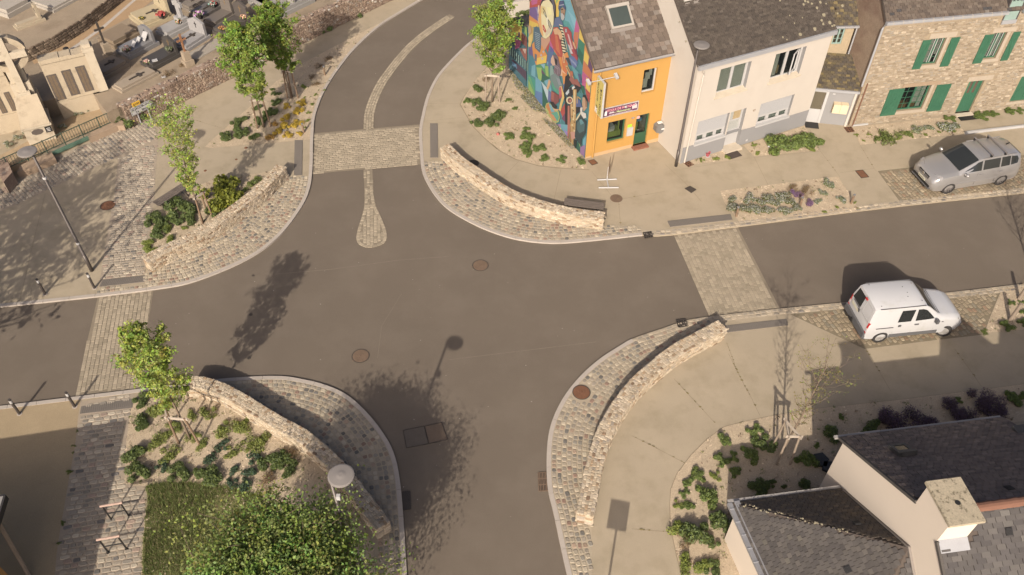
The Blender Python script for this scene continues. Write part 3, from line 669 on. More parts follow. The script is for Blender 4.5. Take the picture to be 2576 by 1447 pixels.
def slates(part, o, p0, p1, p3, w_, e_, pal, limit=300, clip=None, holes=(), lift=.012):
    u, v, n = on_slope(p0, p1, p3); Lu = (p1-p0).length; Lv = (p3-p0).dot(v); P = []; k = 0; y = 0; inv = Matrix.Translation(-o)
    while y < Lv - e_*.3:
        x = -w_*(.5 if k % 2 else 0) - random.random()*.02
        while x < Lu:
            ww = w_*random.uniform(.94, 1.06); x0, x1 = max(x, 0), min(x+ww, Lu); cx, cy = (x0+x1)/2, min(y + e_*.55, Lv-.02)
            ok = x1-x0 > .04 and (clip is None or all(clip(cx+i*(x1-x0)*.4, cy+j*e_*.3) for i in (-1, 1) for j in (-1, 1))) and not any(h[0] < cx < h[1] and h[2] < cy < h[3] for h in holes)
            if ok:
                yt = (v - n*.08).normalized(); nn = u.cross(yt); c = p0 + u*cx + v*cy + n*(lift + random.uniform(0, .006))
                P.append((frame(c, u, yt, nn, (x1-x0-.012, e_*1.14, random.uniform(.012, .02))), pick(pal)))
            x += ww
        y += e_; k += 1
    V = variants('slate', SLO); sc = [(-(dist_px(M.translation) if in_frame(M.translation) else -1), random.random(), inv @ M, c) for M, c in P]
    sc.sort(key=lambda t: t[:2]); ind = [q for q in sc[:limit] if q[0] < 0]; lay_raw(part, 'slate', ind, sc[len(ind):], V, SLO, SLA)
slates(roof_o, A_O, f0, f1, r0 + up_, .27, .2, PAL_SO, 300, None, [(s0-.05, s1+.05, t0-.05, t1+.05)])
# roof window
u_, v_, n_ = on_slope(f0, f1, r0 + up_)
def slope_box(mb, p0, u, v, n, a0, a1, b0, b1, h0, h1, mi=0):
    vs = [p0 + u*a + v*b + n*h for h in (h0, h1) for a, b in ((a0, b0), (a1, b0), (a1, b1), (a0, b1))]
    return mb.add(vs, [(3, 2, 1, 0), (4, 5, 6, 7), (0, 1, 5, 4), (1, 2, 6, 5), (2, 3, 7, 6), (3, 0, 4, 7)], mi=mi)
FLASH = mat('grey_flashing', (.2, .175, .155), .6, .1, 3, .05, 30, metal=.2)
def roof_window(bld, p0, u, v, n, a0, a1, b0, b1, root, m_f, hh=.1):
    m = MB(); t = .09
    slope_box(m, p0, u, v, n, a0, a0+t, b0, b1, 0, hh); slope_box(m, p0, u, v, n, a1-t, a1, b0, b1, 0, hh); slope_box(m, p0, u, v, n, a0+t, a1-t, b0, b0+t, 0, hh); slope_box(m, p0, u, v, n, a0-.02, a1+.02, b1-t*1.6, b1, 0, hh+.03)
    o = bld(m, 'skylight', m_f, root); m = MB(); slope_box(m, p0, u, v, n, a0+t, a1-t, b0+t, b1-t*1.6, .03, hh-.02); bld(m, 'pane', PANE, o)
    m = MB(); slope_box(m, p0, u, v, n, a0-.06, a1+.06, b0-.16, b0, .0, .03); bld(m, 'flashing', FLASH, o); return o
PANE = mat('dark_pane', (.045, .055, .05), .06, .15, 2, 0, spec=.6)
SKF = mat('skylight_frame', (.30, .27, .235), .5, .08, 4, .05, 40, metal=.1)
roof_window(bO, f0, u_, v_, n_, s0, s1, t0, t1, house, SKF, .12)
gutter(f0 - A_O + dn*.05 - uM*.02 + FO.u*-.05 + Vector((0, 0, -.02)), f1 - A_O + dn*.05, house, mat('grey_gutter', (.27, .26, .26), .6, .1, 2, .1, 30, metal=.2), .075)
m = MB(); m.tube([FO.p(.36, ZE-.1, -.06), FO.p(.36, .08, -.06)], .045); bO(m, 'downpipe', ORANGE)
# windows and door
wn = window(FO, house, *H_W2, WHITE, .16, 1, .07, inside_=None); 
def fixrel(o, base):                                         # window() builds in world coordinates: move below the house origin
    st = [o]
    while st:
        q = st.pop(); st += list(q.children)
        q.data.transform(Matrix.Translation(-base))
m = MB(); FO.box(m, 2.7, 2.98, 3.1, 3.55, .3, .34); FO.box(m, 2.85, 3.1, 3.5, 3.85, .32, .36); FO.box(m, 3.02, 3.16, 3.7, 4.15, .3, .34); m.build('curtain', CURT, wn); fixrel(wn, A_O)
wn = window(FO, house, *H_W1, GREENP, .14, 1, .07, inside_=[(1.12, 1.9, .72, 1.0, .3, .8, ROOMG, 'desk'), (1.2, 1.55, 1.0, 1.12, .35, .6, CURT, 'papers'), (1.74, 1.8, .75, 1.8, .3, .36, ROOMG, 'curtain'), (1.4, 1.62, 1.0, 1.25, .4, .7, WHITE, 'papers')]); fixrel(wn, A_O)
m = MB(); a0, a1, z0, z1 = H_D; F = FO
F.box(m, a0, a0+.09, z0, z1, .1, .16); F.box(m, a1-.09, a1, z0, z1, .1, .16); F.box(m, a0+.09, a1-.09, z1-.09, z1, .1, .16); F.box(m, a0+.09, a1-.09, z0, z0+.62, .11, .16)
dr = m.build('door', GREENP, house); m = MB(); F.box(m, a0+.09, a1-.09, z0+.62, z1-.09, .125, .135); m.build('pane', GLASS, dr); m = MB(); F.quad(m, a0, a1, z0, z1, .9); m.build('room', DARK, dr)
m = MB(); F.box(m, a0+.1, a0+.3, z0+.65, z0+1.1, .3, .36); m.build('green_curtain', ROOMG, dr); m = MB(); F.box(m, a0+.18, a0+.48, z0+1.15, z0+1.3, .3, .36); m.build('blue_poster', mat('blue_print', (.12, .25, .38), .8), dr)
m = MB(); F.box(m, a0+.02, a0+.22, z1-.24, z1-.1, .085, .098); m.build('sticker', mat('pink_sticker', (.6, .3, .28), .7), dr)
m = MB(); m.tube([F.p(a0+.14, z0+.85, .07), F.p(a0+.26, z0+.85, .07)], .015); m.build('handle', STEEL, dr); fixrel(dr, A_O)
# things on the front
m = MB(); FO.box(m, 2.42, 3.22, .0, .12, -.3, .1); bO(m, 'door_step', mat('red_tile', (.2, .085, .055), .8, .3, 12, .2, 60))
def plate(name, lab, cat, F, a0, a1, z0, z1, d, th, m_):
    mb = MB(); F.box(mb, a0, a1, z0, z1, d-th, d); c = F.p((a0+a1)/2, z0, d); return tag(mb.build(name, m_, origin=c), lab, cat), c
PURP = mat('purple_board', (.10, .035, .075), .6, .1, 2)
PINKL = mat('pink_letters', (.62, .28, .3), .6); GREENL = mat('green_letters', (.36, .45, .22), .6); WHITEL = mat('white_letters', (.6, .57, .55), .6); BLKL = mat('black_letters', (.03, .03, .03), .6)
sg, c = plate('shop_sign', 'purple music school signboard above the ground floor window of the orange house', 'sign', FO, .67, 2.48, 2.2, 2.7, -.02, .03, WHITE)
def Fm(F, a, z, d, c, rot=0): return Matrix.Translation(F.p(a, z, d) - c) @ Matrix(((F.u.x, 0, -F.n.x, 0), (F.u.y, 0, -F.n.y, 0), (0, 1, 0, 0), (0, 0, 0, 1))) @ Matrix.Rotation(rot, 4, 'Z')
m = MB(); FO.box(m, .71, 2.44, 2.24, 2.66, -.056, -.05); rel(m, c).build('panel', PURP, sg)
text_mesh('ECOLE DE MUSIQUE', .155, PINKL, sg, Fm(FO, 1.58, 2.545, -.06, c), bold=.002); text_mesh('~ Melomaneo', .15, GREENL, sg, Fm(FO, 1.66, 2.385, -.06, c), bold=.003)
m = MB(); rr = random.Random(3); x = 1.0
while x < 2.2:
    w_ = rr.uniform(.02, .05); FO.box(m, x, x+w_, 2.262, 2.285, -.06, -.056); x += w_ + .02
for i in range(7): FO.box(m, 1.0+i*.035, 1.02+i*.035, 2.36, 2.42+.02*(i % 3), -.06, -.056)
FO.box(m, .76, .88, 2.3, 2.5, -.06, -.056); FO.box(m, .8, .86, 2.5, 2.56, -.06, -.056)
for i in range(5): FO.box(m, 2.16+i*.05, 2.19+i*.05, 2.35, 2.55, -.06, -.056)
FO.box(m, 2.3, 2.34, 2.58, 2.63, -.06, -.056); rel(m, c).build('emblem', WHITEL, sg)
m = MB(); m.tube([FO.p(1.62, 2.68, -.03), FO.p(1.55, 2.9, -.5)], .014); m.lathe(FO.p(1.54, 2.86, -.52), [(.01, 0), (.05, .01), (.055, .06), (.02, .1)], 10)
tag(m.build('sign_lamp', WHITE, origin=FO.p(1.62, 2.68, 0)), 'small white arm lamp over the purple signboard', 'lamp')
# projecting sign at right angles to the wall
FP = Face(FO.p(.27, 0, 0).xy, R(21.76 - 90)); YEL = mat('olive_yellow_board', (.37, .31, .10), .7, .08, 3)
c = FP.p(0, 2.72); m = MB(); FP.box(m, .06, .72, 2.72, 4.52, -.045, .045)
ps = tag(m.build('projecting_sign', WHITE, origin=c), 'yellow projecting sign with vertical lettering at the corner of the orange house', 'sign')
m = MB(); FP.box(m, .09, .69, 2.75, 4.49, -.052, .052); rel(m, c).build('panel', YEL, ps)
for side, sgn in ((-.056, 1),):
    for txt, a, z0 in (('ECOLE DE', .24, 4.2), ('MUSIQUE', .53, 4.05)):
        for i, ch in enumerate(txt):
            if ch != ' ': text_mesh(ch, .2, BLKL, ps, Fm(FP, a, z0 - i*.19, side, c), bold=.004)
m = MB(); FP.box(m, .12, .3, 2.78, 3.02, -.058, -.053); rel(m, c).build('notice', WHITEL, ps)
top = FP.p(.45, 4.55); m = MB(); m.tube([top - FP.n*.62, top + FP.n*.62], .018); m.tube([FP.p(.1, 4.55), FP.p(.75, 4.55)], .016)
for sgn in (-1, 1):
    q = top + FP.n*.66*sgn; m.bar(q + Vector((0, 0, .07)) - FP.u*.14, q + Vector((0, 0, -.02)) + FP.u*.12, .13, .1)
tag(m.build('sign_floodlight', WHITE, origin=top), 'white twin floodlight on a bracket over the yellow projecting sign', 'lamp')
nb, c = plate('notice_board', 'white paper holder on the orange wall between window and door', 'notice board', FO, 2.06, 2.36, .83, 1.28, 0, .06, WHITE)
nb, c = plate('notice', 'bright green paper notice above the white paper holder', 'notice', FO, 2.08, 2.29, 1.29, 1.44, 0, .01, mat('lime_paper', (.28, .5, .03), .8))
nb, c = plate('house_number_plate', 'small grey number plate beside the orange house door', 'number plate', FO, 2.23, 2.38, 1.75, 1.81, 0, .01, mat('plate_grey', (.15, .15, .17), .5))
text_mesh('11', .06, WHITEL, nb, Fm(FO, 2.305, 1.78, -.012, c))
GREYB = mat('grey_letterbox', (.16, .155, .15), .5, .1, 3, metal=.2)
c = FO.p(3.6, .74, 0); m = MB(); vs = [(3.48, .86), (3.48, 1.16), (3.72, 1.28), (3.96, 1.1), (3.96, .86), (3.72, .74)]
m.add([FO.p(a, z, d) for d in (-.32, 0) for a, z in vs], [(0, 5, 4, 3, 2, 1)[::-1][::-1], tuple(range(6, 12))] + [(i, (i+1) % 6, 6+(i+1) % 6, 6+i) for i in range(6)])
lb = tag(m.build('letterbox', GREYB, origin=c), 'grey wall letterbox at the right end of the orange front', 'letterbox')
m = MB(); FO.box(m, 3.74, 3.94, .96, 1.02, -.335, -.321); FO.box(m, 3.58, 3.8, 1.28, 1.31, -.25, -.1); rel(m, c).build('label_plate', WHITEL, lb)

# ------------------------------------------------------------------ mural (flat print on the gable and its annex)
MUR = mat('mural_paint', (.3, .3, .3), .8, .07, 3, .06, 50, .1, 60, src='attr')
def murpt(k, x, y):
    r = ray(k, x, y); n = Vector((uM.y, -uM.x, 0)); o = Vector((0, 0, CAM_H)); t = (A_O-o).dot(n)/r.dot(n); q = o + r*t - A_O; return q.dot(uM), q.z
NM = Vector((-uM.y, uM.x, 0))                                # out of the gable
def muted(c):                                                # house paint, a little chalky
    l = .3*c[0] + .55*c[1] + .15*c[2]; return tuple(.60*(x*.86 + l*.14) + .012 for x in c)
class Mural:
    def __init__(s): s.mb = MB(); s.k = 0; s.cols = []
    def poly(s, k, pts, col, col2=None, clip=True):
        P = [tuple(map(float, p.split(','))) for p in pts.split()]; s.k += 1; Q = []
        for x, y in P:
            if k == 'w': a, z = x, y
            else: a, z = murpt(k, x, y)
            if clip and k != 'an': a = min(max(a, .02), DEP-.02); z = max(z, .02); z = min(z, ZE + (RIDGE-ZE)*(1-abs(a-SD)/SD) - .02)
            Q.append(A_O + uM*a + Vector((0, 0, z)) + NM*(.003 + s.k*.00035))
        nrm = sum((( Q[i]-Q[0]).cross(Q[(i+1) % len(Q)]-Q[0]) for i in range(len(Q))), Vector())
        if nrm.dot(NM) < 0: Q.reverse()
        s.mb.add(Q, [tuple(range(len(Q)))], muted(col))
    def stroke(s, k, pts, w_, col):
        P = [Vector(murpt(k, *map(float, p.split(',')))) for p in pts.split()]; s.k += 1
        for a, b in zip(P, P[1:]):
            d = (b-a).normalized()*w_/2; n = Vector((-d.y, d.x)); Q = [A_O + uM*q.x + Vector((0, 0, q.y)) + NM*(.003 + s.k*.00035) for q in (a-n-d*.3, b-n+d*.3, b+n+d*.3, a+n-d*.3)]
            if (Q[1]-Q[0]).cross(Q[2]-Q[0]).dot(NM) < 0: Q.reverse()
            s.mb.add(Q, [(0, 1, 2, 3)], muted(col))
M_ = Mural(); P = M_.poly; ST = M_.stroke
TEAL, BLUE, SKY, PLUM, RED, ORA, YELL, MAG, GRN, DGR, LGR, CRM, SKN, BLK = (.05, .22, .25), (.07, .14, .30), (.13, .36, .45), (.12, .05, .13), (.42, .06, .05), (.62, .24, .04), (.66, .46, .05), (.46, .09, .24), (.06, .26, .11), (.02, .12, .08), (.25, .42, .10), (.62, .56, .36), (.56, .33, .17), (.02, .02, .025)
P('w', '0,0 6.35,0 6.35,4.92 3.17,7.6 0,4.92', TEAL)
P('w', '3.2,7.5 6.3,4.9 6.3,4.2 4.8,5.2 3.6,6.4', MAG); P('w', '3.2,7.5 2.6,7.0 3.2,6.2 3.9,6.3', SKY)
P('m6', '165,-60 400,-60 372,112 165,112', RED); P('m6', '215,-60 330,-60 322,62 228,96', MAG); P('m6', '165,112 372,112 352,385 165,245', (.17, .10, .28)); P('m6', '290,120 350,180 350,330', (.22, .2, .42))
P('m6', '165,245 352,385 345,470 300,450 165,405', ORA); P('m6', '165,330 340,420 345,475 240,470 165,420', YELL)
P('m6', '165,420 260,480 250,700 165,820', (.5, .33, .1)); P('m6', '165,830 250,780 300,1010 165,940', (.13, .1, .26)); P('m6', '165,935 300,1010 305,1150 165,1290', (.04, .2, .27)); P('m6', '225,1150 290,1120 290,1350 218,1310', SKY)
P('m6', '165,1290 295,1400 295,1650 165,1400', (.04, .3, .22))
P('m6', '620,-60 720,-60 700,290 640,300', YELL); P('m6', '640,-60 725,-60 655,70', LGR)
P('m6', '770,-60 900,-10 1000,330 960,660 930,560 790,400 830,140', SKY); P('m6', '790,350 870,380 960,560 955,660 900,520 785,430', (.07, .3, .3)); P('m6', '860,180 1000,335 975,500', (.18, .42, .52))
P('m6', '1000,330 1060,470 1020,850 985,820 950,650', MAG); P('m6', '970,560 1050,560 1010,860 960,700', (.5, .16, .07)); P('m6', '1062,490 1152,762 1048,660', YELL); P('m6', '1048,668 1152,770 1112,1140 1026,960', DGR); P('m6', '1048,668 1152,770 1130,960 1030,800', (.03, .2, .12))
P('m6', '1152,770 1228,960 1210,1145 1130,1050', ORA); P('m6', '1152,870 1228,950 1206,1140 1130,1040 1140,940', YELL); P('m6', '1228,950 1302,1170 1282,1290 1203,1185', PLUM); P('m6', '1130,1050 1205,1150 1282,1290 1278,1410 1112,1230', (.52, .16, .05)); P('m6', '1112,1230 1278,1410 1240,1640 1100,1480', MAG)
P('m6', '480,650 620,560 610,880 560,930 540,760', (.32, .06, .12)); P('m6', '540,640 610,800 590,900 530,740', MAG); P('m6', '555,800 620,880 600,960 540,930', (.1, .1, .3)); P('m6', '460,700 540,760 510,940 460,800', RED); P('m6', '510,900 610,900 590,1250 480,1120', (.08, .14, .3))
P('m6', '600,860 760,900 860,1110 830,1420 760,1340 690,1000', (.55, .15, .04)); P('m6', '690,980 740,1000 780,1250 830,1420 700,1200', ORA); P('m6', '740,1190 830,1290 810,1320 720,1320', (.66, .4, .24))
P('m7', '730,-20 830,40 800,190 750,200', ORA); P('m7', '755,180 820,170 790,300 740,360', (.1, .17, .38))
# left lower field of facets
P('m6', '300,1140 480,1100 560,1360 400,1380', GRN); P('m6', '380,1120 460,1110 450,1200', (.2, .4, .5)); P('m6', '460,1150 520,1150 520,1350 480,1340', LGR); P('m6', '310,1170 400,1180 410,1350 360,1480', LGR); P('m6', '400,1200 490,1330 400,1310', PLUM); P('m6', '490,1060 520,1080 510,1160', SKY)
P('m7', '165,100 270,350 265,380 165,270', LGR); P('m7', '165,60 200,60 270,290 270,350', (.1, .35, .16)); P('m7', '285,60 400,230 400,560 280,400', (.10, .2, .42)); P('m7', '285,50 380,140 400,330 285,290', (.12, .34, .46)); P('m7', '320,0 390,0 395,130', LGR); P('m7', '395,0 530,80 520,110 420,150 380,140', DGR)
P('m7', '380,140 500,270 495,470', (.42, .55, .6)); P('m7', '400,230 495,470 450,630 400,560', DGR); P('m7', '430,130 530,90 560,330 500,280', SKY); P('m7', '500,290 560,340 560,470 490,480', (.11, .14, .32)); P('m7', '700,770 830,870 830,1110 640,870 700,850', SKY); P('m7', '640,860 710,850 715,960', (.34, .2, .42)); P('m7', '720,740 830,870 700,850', TEAL); P('m7', '700,640 790,480 800,640 740,740', RED); P('m7', '760,700 845,560 840,870 720,760', (.16, .05, .12)); P('m7', '690,230 740,200 745,360 700,430', (.5, .1, .14)); P('m7', '750,930 830,990 835,1110', (.3, .2, .5))
P('m7', '1060,20 1140,60 1120,260 1080,190', MAG); P('m7', '1140,65 1215,150 1200,330 1125,250', YELL); P('m7', '1120,255 1205,340 1190,520 1130,340', RED); P('m7', '1040,190 1110,220 1105,350 1040,330', DGR); P('m7', '1040,240 1075,350 1060,330', SKY)
for i in range(6): ST('m7', '%d,%d %d,%d' % (1155+i*9, 130+i*16, 1150+i*9, 150+i*16), .05, (.4, .26, .04))
P('m7', '1085,1110 1135,1040 1120,1280 1080,1180', SKY); P('m7', '945,1260 1000,1140 1040,1230 1035,1340', DGR); P('m7', '1000,1140 1040,1190 1035,1240', LGR); P('m7', '1040,1230 1120,1200 1105,1400 1035,1345', (.3, .16, .34))
# large face of a singer, hair, lips, lids, ear
P('m6', '375,110 400,20 450,-50 610,-70 655,100 657,300 625,440 605,420 600,80 520,-20 440,10', BLK); P('m6', '560,-40 610,-50 640,110 640,240 610,120', (.1, .09, .12))
P('m6', '432,20 530,-12 598,90 620,250 612,420 582,540 545,622 480,672 425,645 385,560 360,440 350,330 365,200 392,90', (.68, .62, .36))
P('m6', '350,330 365,200 392,90 415,110 398,250 405,420 440,600 425,645 385,560 360,440', (.66, .36, .12)); P('m6', '400,100 470,120 480,200 430,260 400,220', (.62, .5, .2)); P('m6', '540,420 600,440 560,560 480,640 470,600', (.55, .48, .36)); P('m6', '480,300 520,300 540,420 500,440', (.72, .68, .5)); P('m6', '500,120 570,130 590,250 530,260', (.74, .7, .34))
for q in ('430,140 470,210 495,300', '435,200 470,270 492,300', '520,340 560,400 580,470', '520,360 530,440 565,500'): ST('m6', q, .07, (.12, .12, .1))
P('m6', '445,200 480,270 490,295 455,255', (.3, .33, .28)); P('m6', '525,370 560,420 572,480 540,440', (.32, .33, .28))
P('m6', '422,430 445,432 492,540 470,572 430,515', (.45, .06, .03)); P('m6', '440,465 470,540 445,505', (.66, .55, .45)); P('m6', '345,95 367,85 372,180 348,255 338,200', (.66, .5, .34)); ST('m6', '345,270 350,400', .04, (.6, .6, .55))
P('m6', '395,640 480,675 545,625 560,700 450,900 400,860', (.5, .28, .18)); P('m6', '240,770 300,700 420,800 505,960 490,1090 310,1130 260,960', ORA); P('m6', '330,1010 500,960 480,1090 320,1128', YELL); P('m6', '180,640 250,570 255,660 215,820 175,800', (.66, .5, .14))
for a, b in ((400, 960), (440, 900), (420, 1020)): P('m6', '%d,%d %d,%d %d,%d %d,%d' % (a-22, b, a, b-26, a+22, b, a, b+26), (.4, .38, .4))
# keyboard of the first player
P('m6', '285,470 330,455 400,580 400,830 380,920 290,830 270,620', (.07, .13, .19))
for i in range(9): ST('m6', '%d,%d %d,%d' % (290+i*3, 560+i*32, 380-i, 600+i*32), .03, (.3, .4, .46))
P('m6', '290,930 330,950 320,1070 285,1050', (.1, .14, .2)); P('m6', '170,440 215,450 235,560 200,600 175,560', (.5, .33, .2))
# man in a hat with accordion
P('m6', '640,320 720,285 785,420 770,470 620,450', (.10, .14, .27)); P('m6', '620,470 700,470 780,800 800,1000 700,980 610,820 560,690', RED); P('m6', '640,560 690,640 740,960 660,860', (.5, .13, .05)); P('m6', '700,600 760,640 770,900', (.22, .05, .05))
P('m6', '742,150 800,110 826,180 812,260 780,355 745,300', (.32, .2, .12)); P('m6', '742,225 800,240 812,300 785,358 750,330', (.42, .41, .4)); P('m6', '780,232 806,232 800,262', (.1, .02, .02)); P('m6', '717,20 795,5 800,70 832,130 826,175 765,95 715,190 700,140', (.06, .08, .19)); P('m6', '720,85 800,70 805,85 722,102', (.3, .34, .45)); ST('m6', '755,165 785,160', .04, BLK)
P('m6', '715,420 775,440 800,560 790,700 840,880 785,940 755,760 770,600', CRM)
for i in range(10):
    x0, y0 = 712 + i*6.5, 440 + i*50; P('m6', '%d,%d %d,%d %d,%d %d,%d' % (x0+5, y0, x0+78, y0+22, x0+80, y0+44, x0+6, y0+20), BLK)
P('m6', '780,468 862,465 935,565 940,670 1010,820 1045,1010 1025,1070 920,940 855,730 800,560', (.36, .05, .06)); P('m6', '820,500 850,500 855,560 825,560', (.3, .34, .36)); P('m6', '860,580 890,600 960,850 930,860', (.55, .35, .35)); P('m6', '870,760 900,790 960,930 920,930', (.5, .47, .5)); P('m6', '940,690 1015,850 1045,1010 1000,930', (.2, .03, .06)); ST('m6', '800,560 860,880', .05, CRM)
P('m6', '612,510 680,480 745,530 770,600 765,660 745,690 705,600 640,595', SKN)
for q in ('700,560 735,680', '725,560 755,670', '745,560 770,640'): ST('m6', q, .05, (.66, .45, .22))
P('m6', '950,710 985,740 1015,840 1000,860 960,770', SKN); P('m6', '775,950 862,900 890,995 820,1012', ORA); P('m6', '830,1000 890,1000 940,1140 900,1130', (.05, .05, .06)); P('m6', '890,990 965,972 1052,1085 1000,1190 935,1130', (.10, .15, .34)); P('m6', '935,1130 1000,1190 1085,1290 1115,1440 1050,1410 970,1270', (.09, .3, .35)); P('m6', '1040,1270 1090,1290 1120,1440 1080,1440', (.06, .09, .2))
for i in range(5): ST('m6', '%d,%d %d,%d' % (905+i*22, 1000+i*20, 945+i*22, 1080+i*20), .03, (.3, .36, .52))
P('m6', '780,950 800,930 830,1000 820,1090 790,1090 778,1020', (.6, .36, .16)); P('m6', '792,970 808,990 812,1060 796,1070', (.42, .1, .06))
# long-haired woman with a drum
P('m6', '600,955 655,945 705,1010 725,1100 752,1180 742,1300 690,1370 625,1270 640,1120', (.16, .11, .14)); P('m6', '580,1010 612,950 640,1050 655,1130 610,1140 574,1080', (.55, .36, .26)); P('m6', '640,1000 690,1040 680,1150 650,1100', BLK)
for q in ('640,1150 700,1200 690,1290', '660,1130 725,1190 720,1280', '620,1200 660,1290'): ST('m6', q, .04, (.3, .24, .28))
P('m6', '565,1140 605,1130 630,1270 700,1350 775,1460 770,1540 600,1480 560,1300', (.2, .33, .3)); P('m7', '545,40 620,0 700,60 742,205 690,355 600,280 550,160', (.15, .22, .22)); P('m7', '560,110 620,230 690,300 680,350 590,270', (.05, .3, .2)); P('m7', '640,60 710,100 740,200 690,200', (.22, .26, .3))
P('m7', '520,100 550,130 540,200 505,280 480,250 500,180', SKN); P('m7', '565,285 690,365 690,480 620,530 548,450', (.22, .06, .06)); P('m7', '560,300 610,330 600,460 560,430', (.34, .1, .08))
P('m7', '700,220 735,210 765,310 790,380 745,520 720,640 690,610 715,480 745,380', (.64, .44, .12)); P('m7', '690,240 725,225 740,330 700,440', (.48, .1, .13))
P('m7', '458,560 480,500 520,485 560,520 690,640 705,740 690,810 640,835 560,790 480,670', (.36, .4, .12)); P('m7', '470,560 490,510 530,500 600,590 640,640 560,700', (.5, .2, .05)); P('m7', '520,500 560,530 620,640 560,650', SKY); P('m7', '560,660 660,640 690,720 680,790 630,800', (.08, .34, .25)); P('m7', '500,640 600,700 660,800 600,790', (.55, .26, .1)); P('m7', '540,470 600,480 660,560 640,610 580,560', BLK); P('m7', '600,590 690,600 680,625 600,615', SKN)
# saxophone players
P('m7', '800,50 850,10 925,60 915,180 860,240 790,340 840,560 838,860 795,850 790,480 770,300', BLK); P('m7', '790,300 905,220 990,260 930,360 900,380 820,400', BLK); P('m7', '910,230 980,195 960,240 915,275', (.6, .6, .58)); P('m7', '800,330 860,260 865,320 825,370', (.45, .52, .56)); P('m7', '850,330 905,330 930,700 900,760 845,700', (.03, .03, .04))
P('m6', '830,1140 870,1130 1000,1400 1060,1480 1010,1480 900,1310', (.5, .36, .14)); P('m6', '845,1160 870,1160 950,1300 920,1290', (.25, .12, .06)); P('m6', '905,1240 960,1230 970,1320 920,1330', (.42, .13, .06)); P('m6', '930,1290 1000,1400 960,1470 900,1380', (.3, .1, .08))
P('m7', '900,120 1000,90 1060,210 1030,260 960,230', (.3, .1, .08)); P('m7', '945,175 1070,240 1000,330 985,280', BLK)
P('m7', '930,260 988,270 988,480 975,780 965,1000 940,1240 870,1170 868,930 905,700 930,480', (.46, .29, .1)); P('m7', '945,280 965,280 962,470 945,760 930,760', (.62, .48, .24)); P('m7', '870,900 890,880 900,1140 875,1150', (.3, .16, .06)); P('m7', '840,540 870,540 880,880 850,1110 835,1100', (.42, .14, .1)); P('m7', '885,520 920,500 915,700 890,760', (.52, .32, .13))
for i in range(12): P('m7', '%d,%d %d,%d %d,%d %d,%d' % (905+(i % 3)*18, 560+i*48, 930+(i % 3)*18, 565+i*48, 928+(i % 3)*18, 590+i*48, 903+(i % 3)*18, 585+i*48), (.22, .13, .05) if i % 2 else (.66, .55, .3))
def ell(k, x, y, rx, ry, c): P(k, ' '.join('%.0f,%.0f' % (x + rx*math.cos(t), y + ry*math.sin(t)) for t in (math.pi*i/8 for i in range(16))), c)
ell('m7', 875, 450, 58, 62, (.64, .54, .34)); ell('m7', 878, 450, 38, 42, (.2, .07, .06)); ell('m7', 885, 455, 16, 20, (.45, .2, .12))
P('m7', '885,980 960,970 970,1080 910,1110', (.5, .26, .2))
P('m7', '985,430 1045,440 1085,560 1050,640 980,680', (.08, .12, .28)); ST('m7', '1000,500 1010,390 1060,430', .06, (.5, .32, .12))
P('m7', '1092,400 1130,385 1172,450 1168,570 1110,640 1085,520', (.48, .3, .18)); P('m7', '1130,420 1172,450 1168,560 1140,560', (.3, .17, .1)); P('m7', '1100,350 1140,360 1180,450 1170,480 1125,400 1095,395', BLK); P('m7', '1050,570 1095,570 1085,640 1150,670 1155,740 1110,755 1060,690', (.62, .6, .55))
P('m7', '975,770 1060,640 1055,700 990,790', CRM); P('m7', '980,820 1060,680 1110,755 1160,800 1150,1010 1075,1110 1072,1230 1000,1120 960,1060', (.03, .055, .06)); P('m7', '1000,830 1050,770 1130,850 1120,960 1040,1000 1000,940', (.06, .13, .14)); P('m7', '980,560 1060,560 1045,640 985,690', BLK); P('m7', '1040,780 1070,760 1120,830 1060,860', (.1, .26, .3)); P('m7', '940,1100 1000,1120 980,1260 940,1220', (.02, .03, .03))
# annex wall
AX0, AX1, AZ0, AZ1 = DEP, 8.5, 3.66, 2.84
P('w', '6.36,0 8.5,0 8.5,2.8 6.36,3.6', (.05, .16, .2), clip=False)
P('an', '680,305 835,360 835,600 770,510 690,450', YELL); P('an', '690,450 770,510 740,560 670,470', ORA); P('an', '640,260 690,300 670,440 650,400', (.45, .1, .06)); P('an', '835,360 880,380 878,470 835,462', DGR); P('an', '880,380 913,392 913,540 876,470', LGR); P('an', '835,462 913,540 913,690 835,620', (.24, .08, .07)); P('an', '670,470 740,560 730,690 660,600', DGR); P('an', '740,560 830,590 800,690 740,710', MAG); P('an', '790,460 815,470 800,560 780,540', PLUM); P('an', '800,700 913,690 913,890 860,820', (.3, .1, .08)); P('an', '840,700 900,710 890,780', (.55, .42, .36))
for i in range(18):
    f = i/17; x = 650 + 262*f; y = 660 + 240*f; P('an', '%d,%d %d,%d %d,%d %d,%d' % (x, y, x+8, y+7, x+8, y+127, x, y+118), (.3, .48, .4) if i % 2 else BLK)
P('an', '700,850 905,1035 905,1165 690,930', (.08, .05, .09)); P('an', '690,880 760,930 770,1000 700,940', (.1, .26, .42))
mur_ob = rel(M_.mb, A_O).build('mural', MUR, house)
